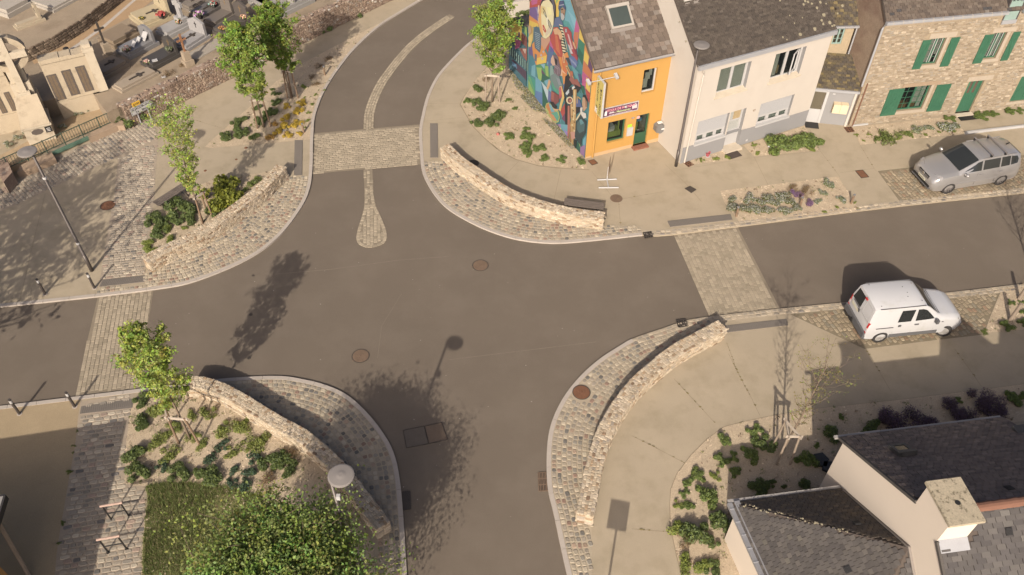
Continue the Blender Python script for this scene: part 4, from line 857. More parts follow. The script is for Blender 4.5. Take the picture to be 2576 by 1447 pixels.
# annex behind the gable, lean-to roof
m = MB(); an = Vector((-math.cos(ANG_M - math.pi/2), -math.sin(ANG_M - math.pi/2), 0)); e = FO.u
q = [A_O + uM*DEP, A_O + uM*AX1]; w2 = 3.0
m.add([(*q[0].xy, -.05), (*q[1].xy, -.05), (*q[1].xy, AZ1), (*q[0].xy, AZ0)], [(3, 2, 1, 0)])
q2 = [p + e*w2 for p in q]
m.add([(*q[1].xy, -.05), (*q2[1].xy, -.05), (*q2[1].xy, AZ1), (*q[1].xy, AZ1)], [(3, 2, 1, 0)]); m.add([(*q2[0].xy, -.05), (*q2[1].xy, -.05), (*q2[1].xy, AZ1), (*q2[0].xy, AZ0)], [(0, 1, 2, 3)])
bO(m, 'annex_wall', mat('annex_paint', (.07, .2, .23), .85, .3, 2, .1, 30))
m = MB(); t = Vector((0, 0, .06)); ox = uM*.12; roof_slab(m, Vector((*q[1].xy, AZ1)) + ox + t - e*.12, Vector((*q[0].xy, AZ0)) + t - e*.12, Vector((*q2[0].xy, AZ0)) + t, Vector((*q2[1].xy, AZ1)) + ox + t, .1)
bO(m, 'annex_roof', mat('roof_felt', (.06, .055, .052), .9, .2, 2, .2, 40))

# ------------------------------------------------------------------ cream house
CREAM = mat('cream_render', (.40, .36, .312), .88, .05, 1.2, .03, 60, .08, 70, stain=(.8, .55, .85, (.365, .32, .272)))
GREYR = mat('grey_plinth_render', (.205, .20, .197), .88, .05, 1.5, .05, 60, .1, 60)
SHUT = mat('white_shutter', (.315, .312, .312), .5, .02, 2, .02, 40)
SILLM = mat('stone_sill', (.42, .36, .28), .85, .15, 4, .1, 40)
FK = Face((7.98, 31.28), R(25.68)); O_K = FK.p(0, 0)
house = thing('cream_house', 'cream two-storey house with grey plinth and white shutters next to the orange house', 'house', O_K)
bK = RB(house); K0, K1, KE = -.2, 7.08, 5.2
W1, W2, G1, G2, DK = (1.05, 2.68, 3.36, 4.77), (4.0, 5.7, 3.3, 4.76), (.41, 2.12, .97, 2.24), (3.88, 5.82, .97, 2.2), (2.2, 3.06, .16, 2.23)
m = MB(); FK.wall(m, K0, K1, .97, KE, [W1, W2, G1, G2, (DK[0], DK[1], .97, DK[3])], .28, mi=0, rmi=1)
KD = 8.2; KR = KE + KD/2*math.tan(R(40)); kp = lambda s, d, z: FK.p(s, z, d)
m.add([kp(K0, 0, .0), kp(K0, KD, .0), kp(K0, KD, KE), kp(K0, KD/2, KR), kp(K0, 0, KE)], [(4, 3, 2, 1, 0)]); m.add([kp(K1, 0, .97), kp(K1, 0, 0), kp(K1, KD, 0), kp(K1, KD, KE), kp(K1, KD/2, KR), kp(K1, 0, KE)], [(1, 2, 3, 4, 5)])
m.add([kp(K0, KD, 0), kp(K1, KD, 0), kp(K1, KD, KE), kp(K0, KD, KE)], [(3, 2, 1, 0)])
bK(m, 'wall', [CREAM, GREYR])
m = MB(); FK.wall(m, K0, K1, -.05, .968, [(DK[0], DK[1], .12, .968)], .28); FK.wall(m, 3.06, 3.34, .97, 1.0, [], .1); bK(m, 'plinth', GREYR)
m = MB(); FK.box(m, K0, DK[0], -.05, .968, -.006, -.001); FK.box(m, DK[1], K1, -.05, .968, -.006, -.001); bK(m, 'plinth_coat', GREYR)
for i, h in enumerate((W1, W2)):
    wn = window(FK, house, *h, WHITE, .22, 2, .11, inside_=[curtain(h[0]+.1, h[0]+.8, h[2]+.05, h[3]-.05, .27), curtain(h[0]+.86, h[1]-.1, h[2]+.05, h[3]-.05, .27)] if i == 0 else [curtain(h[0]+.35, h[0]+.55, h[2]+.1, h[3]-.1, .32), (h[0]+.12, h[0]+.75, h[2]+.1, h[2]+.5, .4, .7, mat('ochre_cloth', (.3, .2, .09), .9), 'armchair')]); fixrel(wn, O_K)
    if i == 1:
        m = MB(); a = Vector(FK.p(h[0]+1.5, 0, .2)); d = (FK.p(h[0]+.95, 0, -.12) - a); q = [a + Vector((0, 0, h[2]+.25)), a + d*.95 + Vector((0, 0, h[2]+.25)), a + d*.95 + Vector((0, 0, h[3]-.2)), a + Vector((0, 0, h[3]-.2))]
        for j in range(4): m.bar(q[j], q[(j+1) % 4], .05, .05)
        bK(m, 'open_casement', WHITE, wn)
    m = MB(); vs = [FK.p(a, z, d) for a, z, d in ((h[0]-.06, h[2]-.06, -.09), (h[1]+.06, h[2]-.06, -.09), (h[1]+.06, h[2]+.0, -.09), (h[0]-.06, h[2]+.0, -.09), (h[0]-.06, h[2]+.075, .2), (h[1]+.06, h[2]+.075, .2), (h[1]+.06, h[2]-.06, .2), (h[0]-.06, h[2]-.06, .2))]
    m.add(vs, [(0, 1, 2, 3), (3, 2, 5, 4), (7, 6, 1, 0), (0, 3, 4, 7), (1, 6, 5, 2)]); bK(m, 'sill', SILLM)
for h in (G1, G2):
    wn = window(FK, house, *h, WHITE, .16, 3, .07, inside_=[(h[0]+.05, h[1]-.05, h[2]+.08, h[2]+.5, .19, .2, mat('grey_blind', (.42, .41, .38), .8, .3, 14), 'blind')]); fixrel(wn, O_K)
    z = h[2] + .47; k = 0
    while z < h[3] - .005:                                   # lowered roller shutter, slat by slat
        m = MB(); FK.box(m, h[0]+.05, h[1]-.05, z+.002, min(z+.05, h[3]), .085, .10); bK(m, 'shutter_slat', SHUT, wn); z += .052
    m = MB()
    for xx in range(3): FK.box(m, h[0]+.07, h[1]-.07, h[2]+.02, h[2]+.13, .1+.002*xx, .12)
    for f in (0, .33, .665, .93): FK.box(m, h[0]+.05+f*(h[1]-h[0]-.1), h[0]+.17+f*(h[1]-h[0]-.1), h[2]+.02, h[2]+.47, .11, .13)
    FK.box(m, h[0]+.05, h[1]-.05, h[2]+.36, h[2]+.47, .108, .125); bK(m, 'grille', WHITE, wn)
    m = MB(); FK.box(m, h[0]-.02, h[1]+.02, h[2]-.07, h[2]+.02, -.07, .12); bK(m, 'sill', WHITE)
m = MB(); F = FK; a0, a1, z0, z1 = DK
for x0, x1 in ((a0, a0+.09), (a1-.09, a1)): F.box(m, x0, x1, z0, z1, .18, .24)
F.box(m, a0+.09, a1-.09, z1-.1, z1, .18, .24); F.box(m, a0+.09, a1-.09, z0, z0+.85, .19, .24); F.box(m, a0+.09, a1-.09, z0+1.38, z0+1.46, .185, .24)
dr = bK(m, 'door', WHITE); m = MB(); F.box(m, a0+.09, a1-.09, z0+.85, z1-.1, .21, .22); bK(m, 'pane', mat('lace_glass', (.30, .30, .28), .3, .5, 30, .4, 90), dr)
m = MB(); F.box(m, a0+.35, a1-.12, z0+1.46, z1-.12, .19, .2); bK(m, 'figure_curtain', mat('tan_cloth', (.3, .23, .13), .9, .3, 10), dr)
m = MB(); F.box(m, a0-.05, a1+.05, z0-.2, z0, -.32, .2); bK(m, 'door_step', SILLM)
m = MB(); F.box(m, 2.1, 2.8, .085, .1, -.75, -.34); tag(m.build('doormat', mat('mat_brown', (.06, .045, .038), .95, .3, 20), origin=F.p(2.45, .085, -.5)), 'dark doormat at the foot of the white door of the cream house', 'doormat')
m = MB(); a, b = F.p(K0-.06, KE+.02, -.1), F.p(K1+.06, KE-.02, -.1); m.bar(a, b, .16, .2); bK(m, 'gutter', ZINC)
m = MB(); m.tube([F.p(-.02, 5.08, -.1), F.p(.12, 4.86, -.07), F.p(.12, 4.7, -.06), F.p(.0, .1, -.06)], .042); bK(m, 'downpipe', CREAM)
nb, c = plate('house_number_plate', 'small plate beside the white door of the cream house', 'number plate', FK, 3.5, 3.62, 1.9, 2.0, 0, .01, mat('plate_brown', (.2, .15, .1), .5)); text_mesh('13', .07, WHITEL, nb, Fm(FK, 3.56, 1.95, -.013, c))
nb, c = plate('wall_vent', 'small round white vent low on the grey plinth', 'vent', FK, 3.5, 3.6, .2, .3, 0, .02, WHITE)
m = MB(); e0, e1 = F.p(K0-.06, KE+.08, -.08), F.p(K1+.06, KE+.08, -.08); r0, r1 = F.p(K0-.06, KR+.1, KD/2), F.p(K1+.06, KR+.1, KD/2); k0, k1 = F.p(K0-.06, KE+.1, KD), F.p(K1+.06, KE+.1, KD)
roof_slab(m, e0, e1, r1, r0, .1); roof_slab(m, k1, k0, r0, r1, .1); ro = bK(m, 'roof', ROOFB)
PAL_SK = [((.058, .047, .038), 5), ((.066, .054, .043), 3), ((.049, .040, .033), 2.5), ((.078, .065, .053), .4)]
slates(ro, O_K, e0, e1, r0, .2, .095, PAL_SK, 40)
u, v, n = on_slope(e0, e1, r0); LICH = mat('lichen', (.20, .175, .12), .95, .3, 10, .2, 40)
m = MB()
for x, y, rr in ((2340, 90, 12), (1135, 110, 13), (1120, 150, 9), (1178, 165, 13), (1070, 210, 13), (1130, 175, 8), (1085, 60, 9), (1110, 20, 10), (1050, 30, 8), (1268, 45, 10), (1235, 100, 7), (1000, 10, 9), (990, 35, 8), (965, 250, 12), (925, 170, 5), (890, 115, 5), (840, 270, 6), (870, 288, 6), (1210, 185, 8), (1195, 190, 7), (980, 130, 5), (1150, 30, 6), (820, 5, 7), (145, 300, 6), (98, 160, 5), (1020, 18, 8)):
    q = roof_uv(e0, e1, r0, '4', x, y); rr *= .0075
    m.add([e0 + u*(q[0] + rr*random.uniform(.7, 1.2)*math.cos(t)) + v*(q[1] + rr*random.uniform(.7, 1.2)*math.sin(t)) + n*.045 for t in (math.pi*i/5 for i in range(10))], [tuple(range(10))])
bK(m, 'lichen', LICH, ro)['kind'] = 'stuff'
q0, q1 = roof_uv(e0, e1, r0, '4', 140, 38), roof_uv(e0, e1, r0, '4', 222, 22)
roof_window(bK, e0, u, v, n, q0[0], q1[0]+.1, q0[1]+.12, q0[1]+1.1, house, mat('pale_skylight', (.33, .31, .28), .5), .1)

# ------------------------------------------------------------------ lean-to and the small building behind it
FL = Face((15.23, 34.53), R(-9.46)); O_L = FL.p(0, 0)
lean = thing('lean_to', 'low grey lean-to with mossy roof and white door between cream and stone houses', 'outbuilding', O_L); bL = RB(lean)
m = MB(); FL.wall(m, -.1, 1.24, -.05, 1.96, []); FL.wall(m, -.8, -.1, 1.86, 1.96, []); m.add([FL.p(1.24, -.05), FL.p(1.24, -.05, 3), FL.p(1.24, 2.9, 3), FL.p(1.24, 1.96)], [(0, 1, 2, 3)]); bL(m, 'wall', GREYR)
m = MB(); FL.box(m, -.8, -.74, .05, 1.86, .0, .06); FL.box(m, -.2, -.08, .05, 1.9, -.02, .06); FL.box(m, -.74, -.2, .05, .82, .02, .06); FL.box(m, -.74, -.2, 1.8, 1.86, .01, .06); dr = bL(m, 'door', WHITE)
m = MB(); FL.box(m, -.74, -.2, .82, 1.8, .03, .04); bL(m, 'pane', mat('ribbed_glass', (.10, .085, .06), .3, .25, 25), dr); m = MB(); FL.box(m, -.25, -.22, .95, 1.1, -.03, .02); bL(m, 'handle', STEEL, dr)
m = MB(); FL.box(m, 1.1, 1.2, .05, 2.0, -.05, .01); bL(m, 'corner_post', CREAM)
mb_top = g('4', 1165, 385, 2.95); mb_r = g('4', 1268, 368, 2.95)
m = MB(); p0, p1 = FL.p(-.82, 2.02, -.06), FL.p(1.26, 2.06, -.06); roof_slab(m, p0, p1, Vector((*mb_r.xy, 2.95)) + FL.u*.35, Vector((*mb_top.xy, 2.95)) - FL.u*.5, .08); ro = bL(m, 'roof', ROOFB)
PAL_MOSS = [((.075, .06, .04), 4), ((.1, .08, .045), 2), ((.06, .05, .04), 3), ((.13, .10, .05), .8)]
pr = Vector((*mb_top.xy, 2.95)) - FL.u*.5; pe = p1
slates(ro, O_L, p0, p1, pr, .2, .12, PAL_MOSS, 0, lambda a, b: True)
m = MB(); m.bar(FL.p(-.84, 2.0, -.1), FL.p(1.27, 2.03, -.1), .1, .11); bL(m, 'gutter', ZINC)
CART = mat('cream_box', (.52, .42, .28), .85, .1, 5)
c = FL.p(.28, .86); m = MB(); FL.box(m, .26, .6, .88, 1.36, -.28, 0); FL.box(m, .61, .95, .88, 1.37, -.28, 0); tag(m.build('wall_box', CART, origin=c), 'cream double letterbox hung on the grey lean-to wall', 'letterbox')
nb, c = plate('number_plate', 'tiny number plate high on the grey lean-to wall', 'number plate', FL, .1, .22, 1.74, 1.8, 0, .01, WHITE)
m = MB(); FL.box(m, -.8, -.15, .085, .1, -.55, -.06); tag(m.build('doormat', BLACK, origin=FL.p(-.45, .085, -.3)), 'black doormat before the white lean-to door', 'doormat')
FBk = Face(mb_top.xy, R(4)); O_B = FBk.p(0, 0); back = thing('back_building', 'small back building with a teal window tucked behind the lean-to roof', 'outbuilding', O_B); bB = RB(back)
tz = FBk.hit('4', 1210, 190)[1]; wb = FBk.hit('4', 1268, 368)[0] + .25
hw = (.02, wb-.42, FBk.hit('4', 1190, 325)[1]+.05, tz-.12); TEALP = mat('teal_paint', (.2, .27, .24), .6, .08, 3)
SANDST = mat('sandy_wall', (.3, .24, .16), .95, .2, 6, .2, 30, .4, 30)
m = MB(); FBk.wall(m, -.6, wb, -.05, tz, [hw], .15); m.add([FBk.p(wb, 0), FBk.p(wb, 0, 3), FBk.p(wb, tz, 3), FBk.p(wb, tz)], [(0, 1, 2, 3)]); bB(m, 'wall', SANDST)
wn = window(FBk, back, *hw, TEALP, .06, 2, .06, 2, 0, inside_=[(hw[0], hw[1], hw[2], hw[3], .2, .23, mat('tan_curtain', (.28, .18, .11), .9), 'curtain')]); fixrel(wn, O_B)
m = MB(); p0, p1, p2, p3 = FBk.p(-.7, tz+.1, -.12), FBk.p(wb+.1, tz+.1, -.12), FBk.p(wb+.1, tz+2.8, 3.2), FBk.p(-.7, tz+2.8, 3.2); roof_slab(m, p0, p1, p2, p3, .1); ro = bB(m, 'roof', ROOFB); slates(ro, O_B, p0, p1, p3, .2, .13, PAL_MOSS, 0)
m = MB(); m.bar(FBk.p(-.7, tz+.04, -.16), FBk.p(wb+.12, tz+.04, -.16), .1, .09); m.tube([FBk.p(wb+.06, tz, -.12), FBk.p(wb+.06, 2.9, -.12)], .04); bB(m, 'gutter', ZINC)

# ------------------------------------------------------------------ stone house
FS = Face((16.73, 34.37), R(10.6)); O_S = FS.p(0, 0)
house = thing('stone_house', 'two-storey rubble stone house with green shutters and green door', 'house', O_S); bS = RB(house)
S0, S1, SE = -.17, 12.5, 5.62
SW1, SW2, SG, SDR, SR = (2.45, 3.22, 3.17, 4.55), (5.62, 6.3, 3.17, 4.54), (2.1, 3.5, .63, 2.0), (5.5, 6.32, .12, 1.96), (8.32, 9.6, .48, 1.95)
SH2 = (9.0, 9.7, 3.17, 4.54)
HS = [SW1, SW2, SG, SDR, SR, SH2]
RUB = mat('gable_roughcast', (.24, .18, .13), .97, .18, 2.5, .35, 22, .8, 22, stain=(.6, .45, .65, (.17, .115, .085)))
m = MB(); FS.wall(m, S0, S1, -.05, SE, HS, .2, 0); SDp = 8.4; SRz = SE + SDp/2*math.tan(R(41)); sp = lambda s, d, z: FS.p(s, z, d)
for s_, o_ in ((S0, -1), (S1, 1)):
    q = [sp(s_, 0, -.05), sp(s_, SDp, -.05), sp(s_, SDp, SE), sp(s_, SDp/2, SRz), sp(s_, 0, SE)]; m.add(q, [(4, 3, 2, 1, 0) if o_ < 0 else (0, 1, 2, 3, 4)], mi=1)
m.add([sp(S0, SDp, 0), sp(S1, SDp, 0), sp(S1, SDp, SE), sp(S0, SDp, SE)], [(3, 2, 1, 0)], mi=1)
STM = mat('stone_joint_mortar', (.25, .198, .135), .95, .12, 2, .2, 40, .4, 40)
wl = bS(m, 'wall', [STM, RUB])
LINT = mat('granite_lintel', (.31, .26, .2), .9, .12, 5, .15, 40, .2, 40); LINTB = mat('timber_lintel', (.25, .185, .125), .9, .2, 5, .15, 40)
blocks = [(2.32, 3.66, 4.57, 4.83), (1.95, 3.9, 2.01, 2.2), (5.35, 6.7, 1.98, 2.23), (5.5, 6.7, 4.57, 4.8), (2.3, 3.45, 2.98, 3.16), (5.5, 6.5, 3.0, 3.16), (1.95, 3.7, .45, .62), (8.2, 9.7, 1.96, 2.15), (8.2, 9.7, .33, .47), (3.5, 3.64, .63, 2.0), (3.22, 3.36, 3.17, 4.55), (6.3, 6.46, 3.17, 4.54), (5.7, 6.4, 5.0, SE), (S0, S1, 5.42, SE)]
for i, b in enumerate(blocks[:9]): m = MB(); FS.box(m, *b, -.022, .02); bS(m, 'lintel' if i in (0, 1, 2, 3, 7) else 'sill', LINTB if i == 1 else LINT)
for b in blocks[9:12]: m = MB(); FS.box(m, *b, -.012, .02); bS(m, 'jamb', LINT)
m = MB(); FS.box(m, S0, 5.7, 5.42, SE, -.03, .02); FS.box(m, 6.42, S1, 5.42, SE, -.03, .02); bS(m, 'cornice', LINT)
PAL_ST = [((.258, .212, .155), 5), ((.222, .18, .13), 4), ((.315, .265, .2), 3), ((.192, .152, .11), 2), ((.24, .208, .165), 1.5)]
P = []; z = .0; inv = Matrix.Translation(-O_S)
while z < 5.4:
    h = random.uniform(.07, .125); s = S0 + random.uniform(0, .1)
    while s < S1:
        w_ = random.uniform(.10, .30); c = (s + w_/2, z + h/2)
        if not any(a0-.04 < c[0]+i*w_*.4 and c[0]+i*w_*.4 < a1+.04 and y0-.03 < c[1] < y1+.03 for a0, a1, y0, y1 in HS + blocks for i in (-1, 0, 1)) and c[1] < 5.4:
            P.append((inv @ (frame(FS.p(c[0], c[1] + random.uniform(-.008, .008), .008), FS.u, ZUP, -FS.n, (w_-.022, h-.02, random.uniform(.022, .034))) @ Matrix.Rotation(random.uniform(-.05, .05), 4, 'Z')), pick(PAL_ST)))
        s += w_
    z += h
T = Matrix.Translation(O_S); sc = [(-(dist_px((T @ M).translation) if in_frame((T @ M).translation) else -1), random.random(), M, c) for M, c in P]; sc.sort(key=lambda t: t[1]); vis = [q for q in sc if q[0] < 0]
lay_raw(wl, 'stone', vis[:300], vis[300:] + [q for q in sc if q[0] >= 0], variants('stone', STO), STO, STA)
GRS = mat('green_shutter_paint', (.032, .098, .058), .55, .1, 2, .06, 40, stain=(1.2, .55, .8, (.045, .125, .075)))
def shutter(a0, a1, z0, z1, diag=1, d=-.03):
    o = None; n_ = max(3, int((a1-a0)/.14)); st = (a1-a0)/n_
    m = MB(); FS.box(m, a0, a1, z0+.12, z0+.2, d-.035, d-.021); FS.box(m, a0, a1, z1-.22, z1-.14, d-.035, d-.021)
    m.bar(FS.p(a0+.05 if diag > 0 else a1-.05, z0+.2, d-.03), FS.p(a1-.05 if diag > 0 else a0+.05, z1-.22, d-.03), .05, .014, up=-FS.n)
    for z in (z0+.16, z1-.18): FS.box(m, a0+.01 if diag > 0 else a1-.25, a0+.25 if diag > 0 else a1-.01, z-.012, z+.012, d-.042, d-.034)
    o = bS(m, 'shutter', GRS)
    for i in range(n_):
        m = MB(); FS.box(m, a0+i*st+.004, a0+(i+1)*st-.004, z0, z1, d-.022, d); bS(m, 'plank', GRS, o)
    return o
shutter(2.02, 2.45, 3.02, 4.54, 1); shutter(3.45, 3.9, 3.02, 4.54, -1); shutter(5.14, 5.6, 3.01, 4.52, 1); shutter(6.6, 6.98, 3.02, 4.53, -1); shutter(1.29, 2.09, .47, 1.99, 1); shutter(3.78, 4.54, .45, 1.98, -1); shutter(8.34, 8.95, .5, 1.93, 1, .06); shutter(8.96, 9.58, .5, 1.93, -1, .06)
for h, ins in ((SW1, [curtain(2.55, 2.78, 3.22, 4.52, .19), curtain(2.86, 3.0, 3.22, 4.52, .19), curtain(3.05, 3.15, 3.6, 4.5, .2)]), (SW2, [curtain(5.7, 5.9, 3.22, 4.52, .19), curtain(6.0, 6.22, 3.22, 4.52, .19)]), (SH2, [])):
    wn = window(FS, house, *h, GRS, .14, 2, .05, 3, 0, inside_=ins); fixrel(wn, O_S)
    m = MB()
    for a in (h[0]+.07, (h[0]+h[1])/2+.05): 
        for x0, x1 in ((a, a+.03), (a+(h[1]-h[0])/2-.14, a+(h[1]-h[0])/2-.11)): FS.box(m, x0, x1, h[2]+.06, h[3]-.06, .128, .14)
    bS(m, 'casement', WHITE, wn)
BASK = mat('wicker', (.22, .11, .045), .8, .3, 20)
wn = window(FS, house, *SG, GRS, .14, 2, .06, 3, 1, inside_=[curtain(3.2, 3.42, .68, 1.97, .2), curtain(2.86, 3.2, .95, 1.97, .22), (2.2, 2.7, .66, .9, .2, .5, BASK, 'basket'), (2.86, 3.15, .66, .93, .2, .5, BASK, 'basket')]); fixrel(wn, O_S)
m = MB(); a0, a1, z0, z1 = SDR
for x0, x1 in ((a0, a0+.07), (a1-.07, a1)): FS.box(m, x0, x1, z0, z1, .1, .16)
FS.box(m, a0+.07, a1-.07, z1-.07, z1, .1, .16); dr = bS(m, 'door', GRS)
for i in range(5):
    m = MB(); st = (a1-a0-.14)/5; FS.box(m, a0+.07+i*st+.003, a0+.07+(i+1)*st-.003, z0, z1-.75 if i in (1, 3) else z1-.07, .115, .15); bS(m, 'plank', GRS, dr)
m = MB(); FS.box(m, a0+.2, a0+.36, z1-.75, z1-.12, .13, .14); FS.box(m, a1-.36, a1-.2, z1-.75, z1-.12, .13, .14); bS(m, 'pane', mat('brown_glass', (.09, .065, .05), .2, .2, 5), dr)
m = MB(); FS.box(m, a0-.02, a1+.08, -.03, .12, -.26, .1); bS(m, 'door_step', SILLM); m = MB(); FS.box(m, a0+.02, a1+.12, .085, .1, -.6, -.28); tag(m.build('doormat', BLACK, origin=FS.p(5.9, .085, -.4)), 'black doormat before the green stone house door', 'doormat')
m = MB(); e0, e1 = FS.p(S0-.1, SE+.1, -.12), FS.p(S1+.1, SE+.1, -.12); r0, r1 = FS.p(S0-.1, SRz+.1, SDp/2), FS.p(S1+.1, SRz+.1, SDp/2); k0, k1 = FS.p(S0-.1, SE+.1, SDp+.1), FS.p(S1+.1, SE+.1, SDp+.1)
roof_slab(m, e0, e1, r1, r0, .1); roof_slab(m, k1, k0, r0, r1, .1); ro = bS(m, 'roof', ROOFB)
slates(ro, O_S, e0, e1, r0, .22, .13, [((.085, .066, .052), 5), ((.10, .08, .064), 3), ((.07, .055, .045), 2), ((.045, .042, .042), .12), ((.14, .12, .1), .15)], 40)
m = MB(); m.bar(FS.p(S0-.1, SE+.05, -.17), FS.p(5.68, SE+.05, -.17), .16, .13); m.bar(FS.p(6.44, SE+.05, -.17), FS.p(S1, SE+.05, -.17), .16, .13); gt = bS(m, 'gutter', ZINC)
for i in range(12): m = MB(); FS.box(m, S0+.2+i*.48, S0+.22+i*.48, SE-.02, SE+.125, -.255, -.08); bS(m, 'gutter_clip', SILLM, gt)
m = MB(); m.tube([FS.p(S0-.05, SE, -.1), FS.p(S0-.09, SE-.3, -.03), FS.p(S0-.09, 2.35, -.03)], .05); bS(m, 'downpipe', ZINC); m = MB(); m.tube([FS.p(-.01, 2.47, -.04), FS.p(-.01, .05, -.05)], .035); bS(m, 'downpipe', mat('rust_brown', (.14, .07, .045), .7, .2, 6))
# dormer
m = MB(); FS.box(m, 5.74, 6.37, 5.12, 6.02, -.02, .1); dm = bS(m, 'dormer', TEALP); m = MB(); FS.box(m, 5.69, 6.42, 5.02, 5.2, -.08, -.021); bS(m, 'dormer_sill', ZINC, dm)
m = MB()
for a in (5.68, 6.38): FS.box(m, a, a+.055, 5.2, 7.2, -.03, 1.6)
FS.box(m, 5.6, 6.5, 7.2, 7.3, -.1, 2.2); bS(m, 'dormer_cheek', mat('slate_cheek', (.06, .052, .05), .8, .2, 5), dm)
m = MB(); FS.box(m, 5.74, 6.37, 6.02, 6.1, -.01, .08); FS.box(m, 5.74, 6.37, 7.1, 7.2, -.01, .08)
for a in (5.74, 5.93, 6.12, 6.32): FS.box(m, a, a+.05, 6.1, 7.1, -.005, .06)
wn = bS(m, 'dormer_window', TEALP, dm); m = MB(); FS.box(m, 5.79, 6.32, 6.1, 7.1, .03, .04); bS(m, 'pane', PANE, dm)
m = MB(); FS.box(m, -.02, .8, -.02, .12, -.09, -.02); bS(m, 'white_base_strip', WHITE)
c = g('4', 2150, 962); d_ = g('4', 2576, 912); m = MB(); e = d_ + (d_-c)*1.2; m.bar(c + Vector((0, 0, .05)), e + Vector((0, 0, .05)), .1, .16); tag(m.build('edging_beam', WHITE, origin=c), 'white painted edging beam on the pavement behind the silver car', 'edging')

# ------------------------------------------------------------------ house at the lower right (gable, chimney, hipped extension)
FG = Face((9.87, 13.79), R(-81.5)); O_G = FG.p(0, 0); LW = mat('light_render', (.55, .475, .39), .88, .04, 1, .04, 60, .08, 70)
house = thing('gabled_house', 'light rendered house with slate roofs, broad chimney and hipped extension at the forecourt', 'house', O_G); bG = RB(house)
GE, GS, GW, GZ = 3.36, 3.63, 7.26, 5.66; GL = 5.25
m = MB(); gp = lambda s, d, z: FG.p(s, z, d)
m.add([gp(0, 0, 0), gp(GW, 0, 0), gp(GW, 0, GE), gp(GS, 0, GZ), gp(0, 0, GE)], [(0, 1, 2, 3, 4)]); m.add([gp(0, GL, 0), gp(GW, GL, 0), gp(GW, GL, GE), gp(GS, GL, GZ), gp(0, GL, GE)], [(4, 3, 2, 1, 0)])
m.add([gp(0, 0, 0), gp(0, 0, GE), gp(0, GL, GE), gp(0, GL, 0)], [(0, 1, 2, 3)]); m.add([gp(GW, 0, 0), gp(GW, GL, 0), gp(GW, GL, GE), gp(GW, 0, GE)], [(0, 1, 2, 3)]); wl = bG(m, 'wall', LW)
m = MB(); up_ = Vector((0, 0, .07)); sl_ = (GZ-GE)/GS
e0, e1, r0, r1 = gp(-.22, GL, GE-.22*sl_)+up_, gp(-.22, .03, GE-.22*sl_)+up_, gp(GS, GL, GZ)+up_, gp(GS, .03, GZ)+up_
roof_slab(m, e0, e1, r1, r0, .09); s0_, s1_ = gp(GW+.22, .03, GE-.22*sl_)+up_, gp(GW+.22, GL, GE-.22*sl_)+up_; roof_slab(m, s0_, s1_, r0, r1, .09); ro = bG(m, 'roof', ROOFB)
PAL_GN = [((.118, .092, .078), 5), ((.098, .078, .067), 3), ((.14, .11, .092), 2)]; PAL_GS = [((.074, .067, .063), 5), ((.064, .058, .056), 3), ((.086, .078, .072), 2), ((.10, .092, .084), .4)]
CHN = (3.1, 4.17, .0, .78)
chole = lambda q: None
u, v, n = on_slope(e0, e1, r0)
cu0, cu1 = GL - CHN[3] - .05, GL; vv = v
hl = GL - .03
slates(ro, O_G, e0, e1, r0, .19, .105, PAL_GN, 300, lambda a, b: not (a > hl - .82 and b > (Vector(gp(3.02, 0, GE + 3.02*sl_)) + up_ - e0).dot(v)))
u2, v2, n2 = on_slope(s0_, s1_, r1)
slates(ro, O_G, s0_, s1_, r1, .26, .13, PAL_GS, 300, lambda a, b: not (a < .82 and b > (Vector(gp(4.25, 0, GZ - .62*sl_)) + up_ - s0_).dot(v2)))
sk = [roof_uv(e0, e1, r0, '10', x, y) for x, y in ((1615, 640), (1755, 615), (1830, 685), (1710, 705))]
roof_window(bG, e0, u, v, n, min(q[0] for q in sk)+.1, max(q[0] for q in sk)-.1, min(q[1] for q in sk)+.1, max(q[1] for q in sk)-.05, house, mat('dark_skylight', (.05, .048, .046), .5), .14)
TERR = mat('terracotta', (.15, .075, .05), .85, .2, 3, .15, 40)
d_ = CHN[3] + .06
while d_ < GL + 3:                                           # ridge tiles one by one
    m = MB(); c0, c1 = gp(GS, d_, GZ + .1), gp(GS, d_ + .36, GZ + .11); x = FG.u; vs = []
    for p, rr in ((c0, .12), (c1, .135)): vs += [p + rr*(math.cos(t)*x + math.sin(t)*ZUP*.8) for t in (math.pi*k/6 for k in range(7))]
    m.add(vs, [(k, k+1, 8+k, 7+k) for k in range(6)])
    if d_ < GL - .2: bG(m, 'ridge_tile', TERR, ro)
    d_ += .35
def gutter_run(pts, root, bld):
    m = MB()
    for a, b in zip(pts, pts[1:]): m.bar(a, b, .10, .07)
    bld(m, 'gutter', mat('pale_gutter', (.25, .235, .22), .6, .08, 2, .05, 30), root)
gutter_run([gp(-.3, -.1, GE-.16), gp(-.3, 1.35, GE-.155)], house, bG); gutter_run([gp(-.3, 1.37, GE-.175), gp(-.3, GL, GE-.16)], house, bG)
m = MB(); m.bar(gp(-.2, .0, GE-.08), gp(3.1, .0, GE+3.1*sl_+.05), .09, .07, up=FG.n); m.bar(gp(4.18, .0, GZ-(4.18-GS)*sl_+.05), gp(GW+.2, .0, GE-.05), .09, .07, up=FG.n); bG(m, 'verge', mat('verge_dark', (.07, .062, .055), .8, .2, 4))
m = MB(); FG.box(m, CHN[0], CHN[1], 4.8, 6.2, -.002, CHN[3]); chm = bG(m, 'chimney', LW)
m = MB(); FG.box(m, CHN[0]-.07, CHN[1]+.07, 6.2, 6.29, -.07, CHN[3]+.07); bG(m, 'chimney_cap', mat('lichen_concrete', (.31, .265, .19), .95, .2, 5, .3, 25, .4, 30, stain=(9, .52, .66, (.13, .11, .075))), chm)
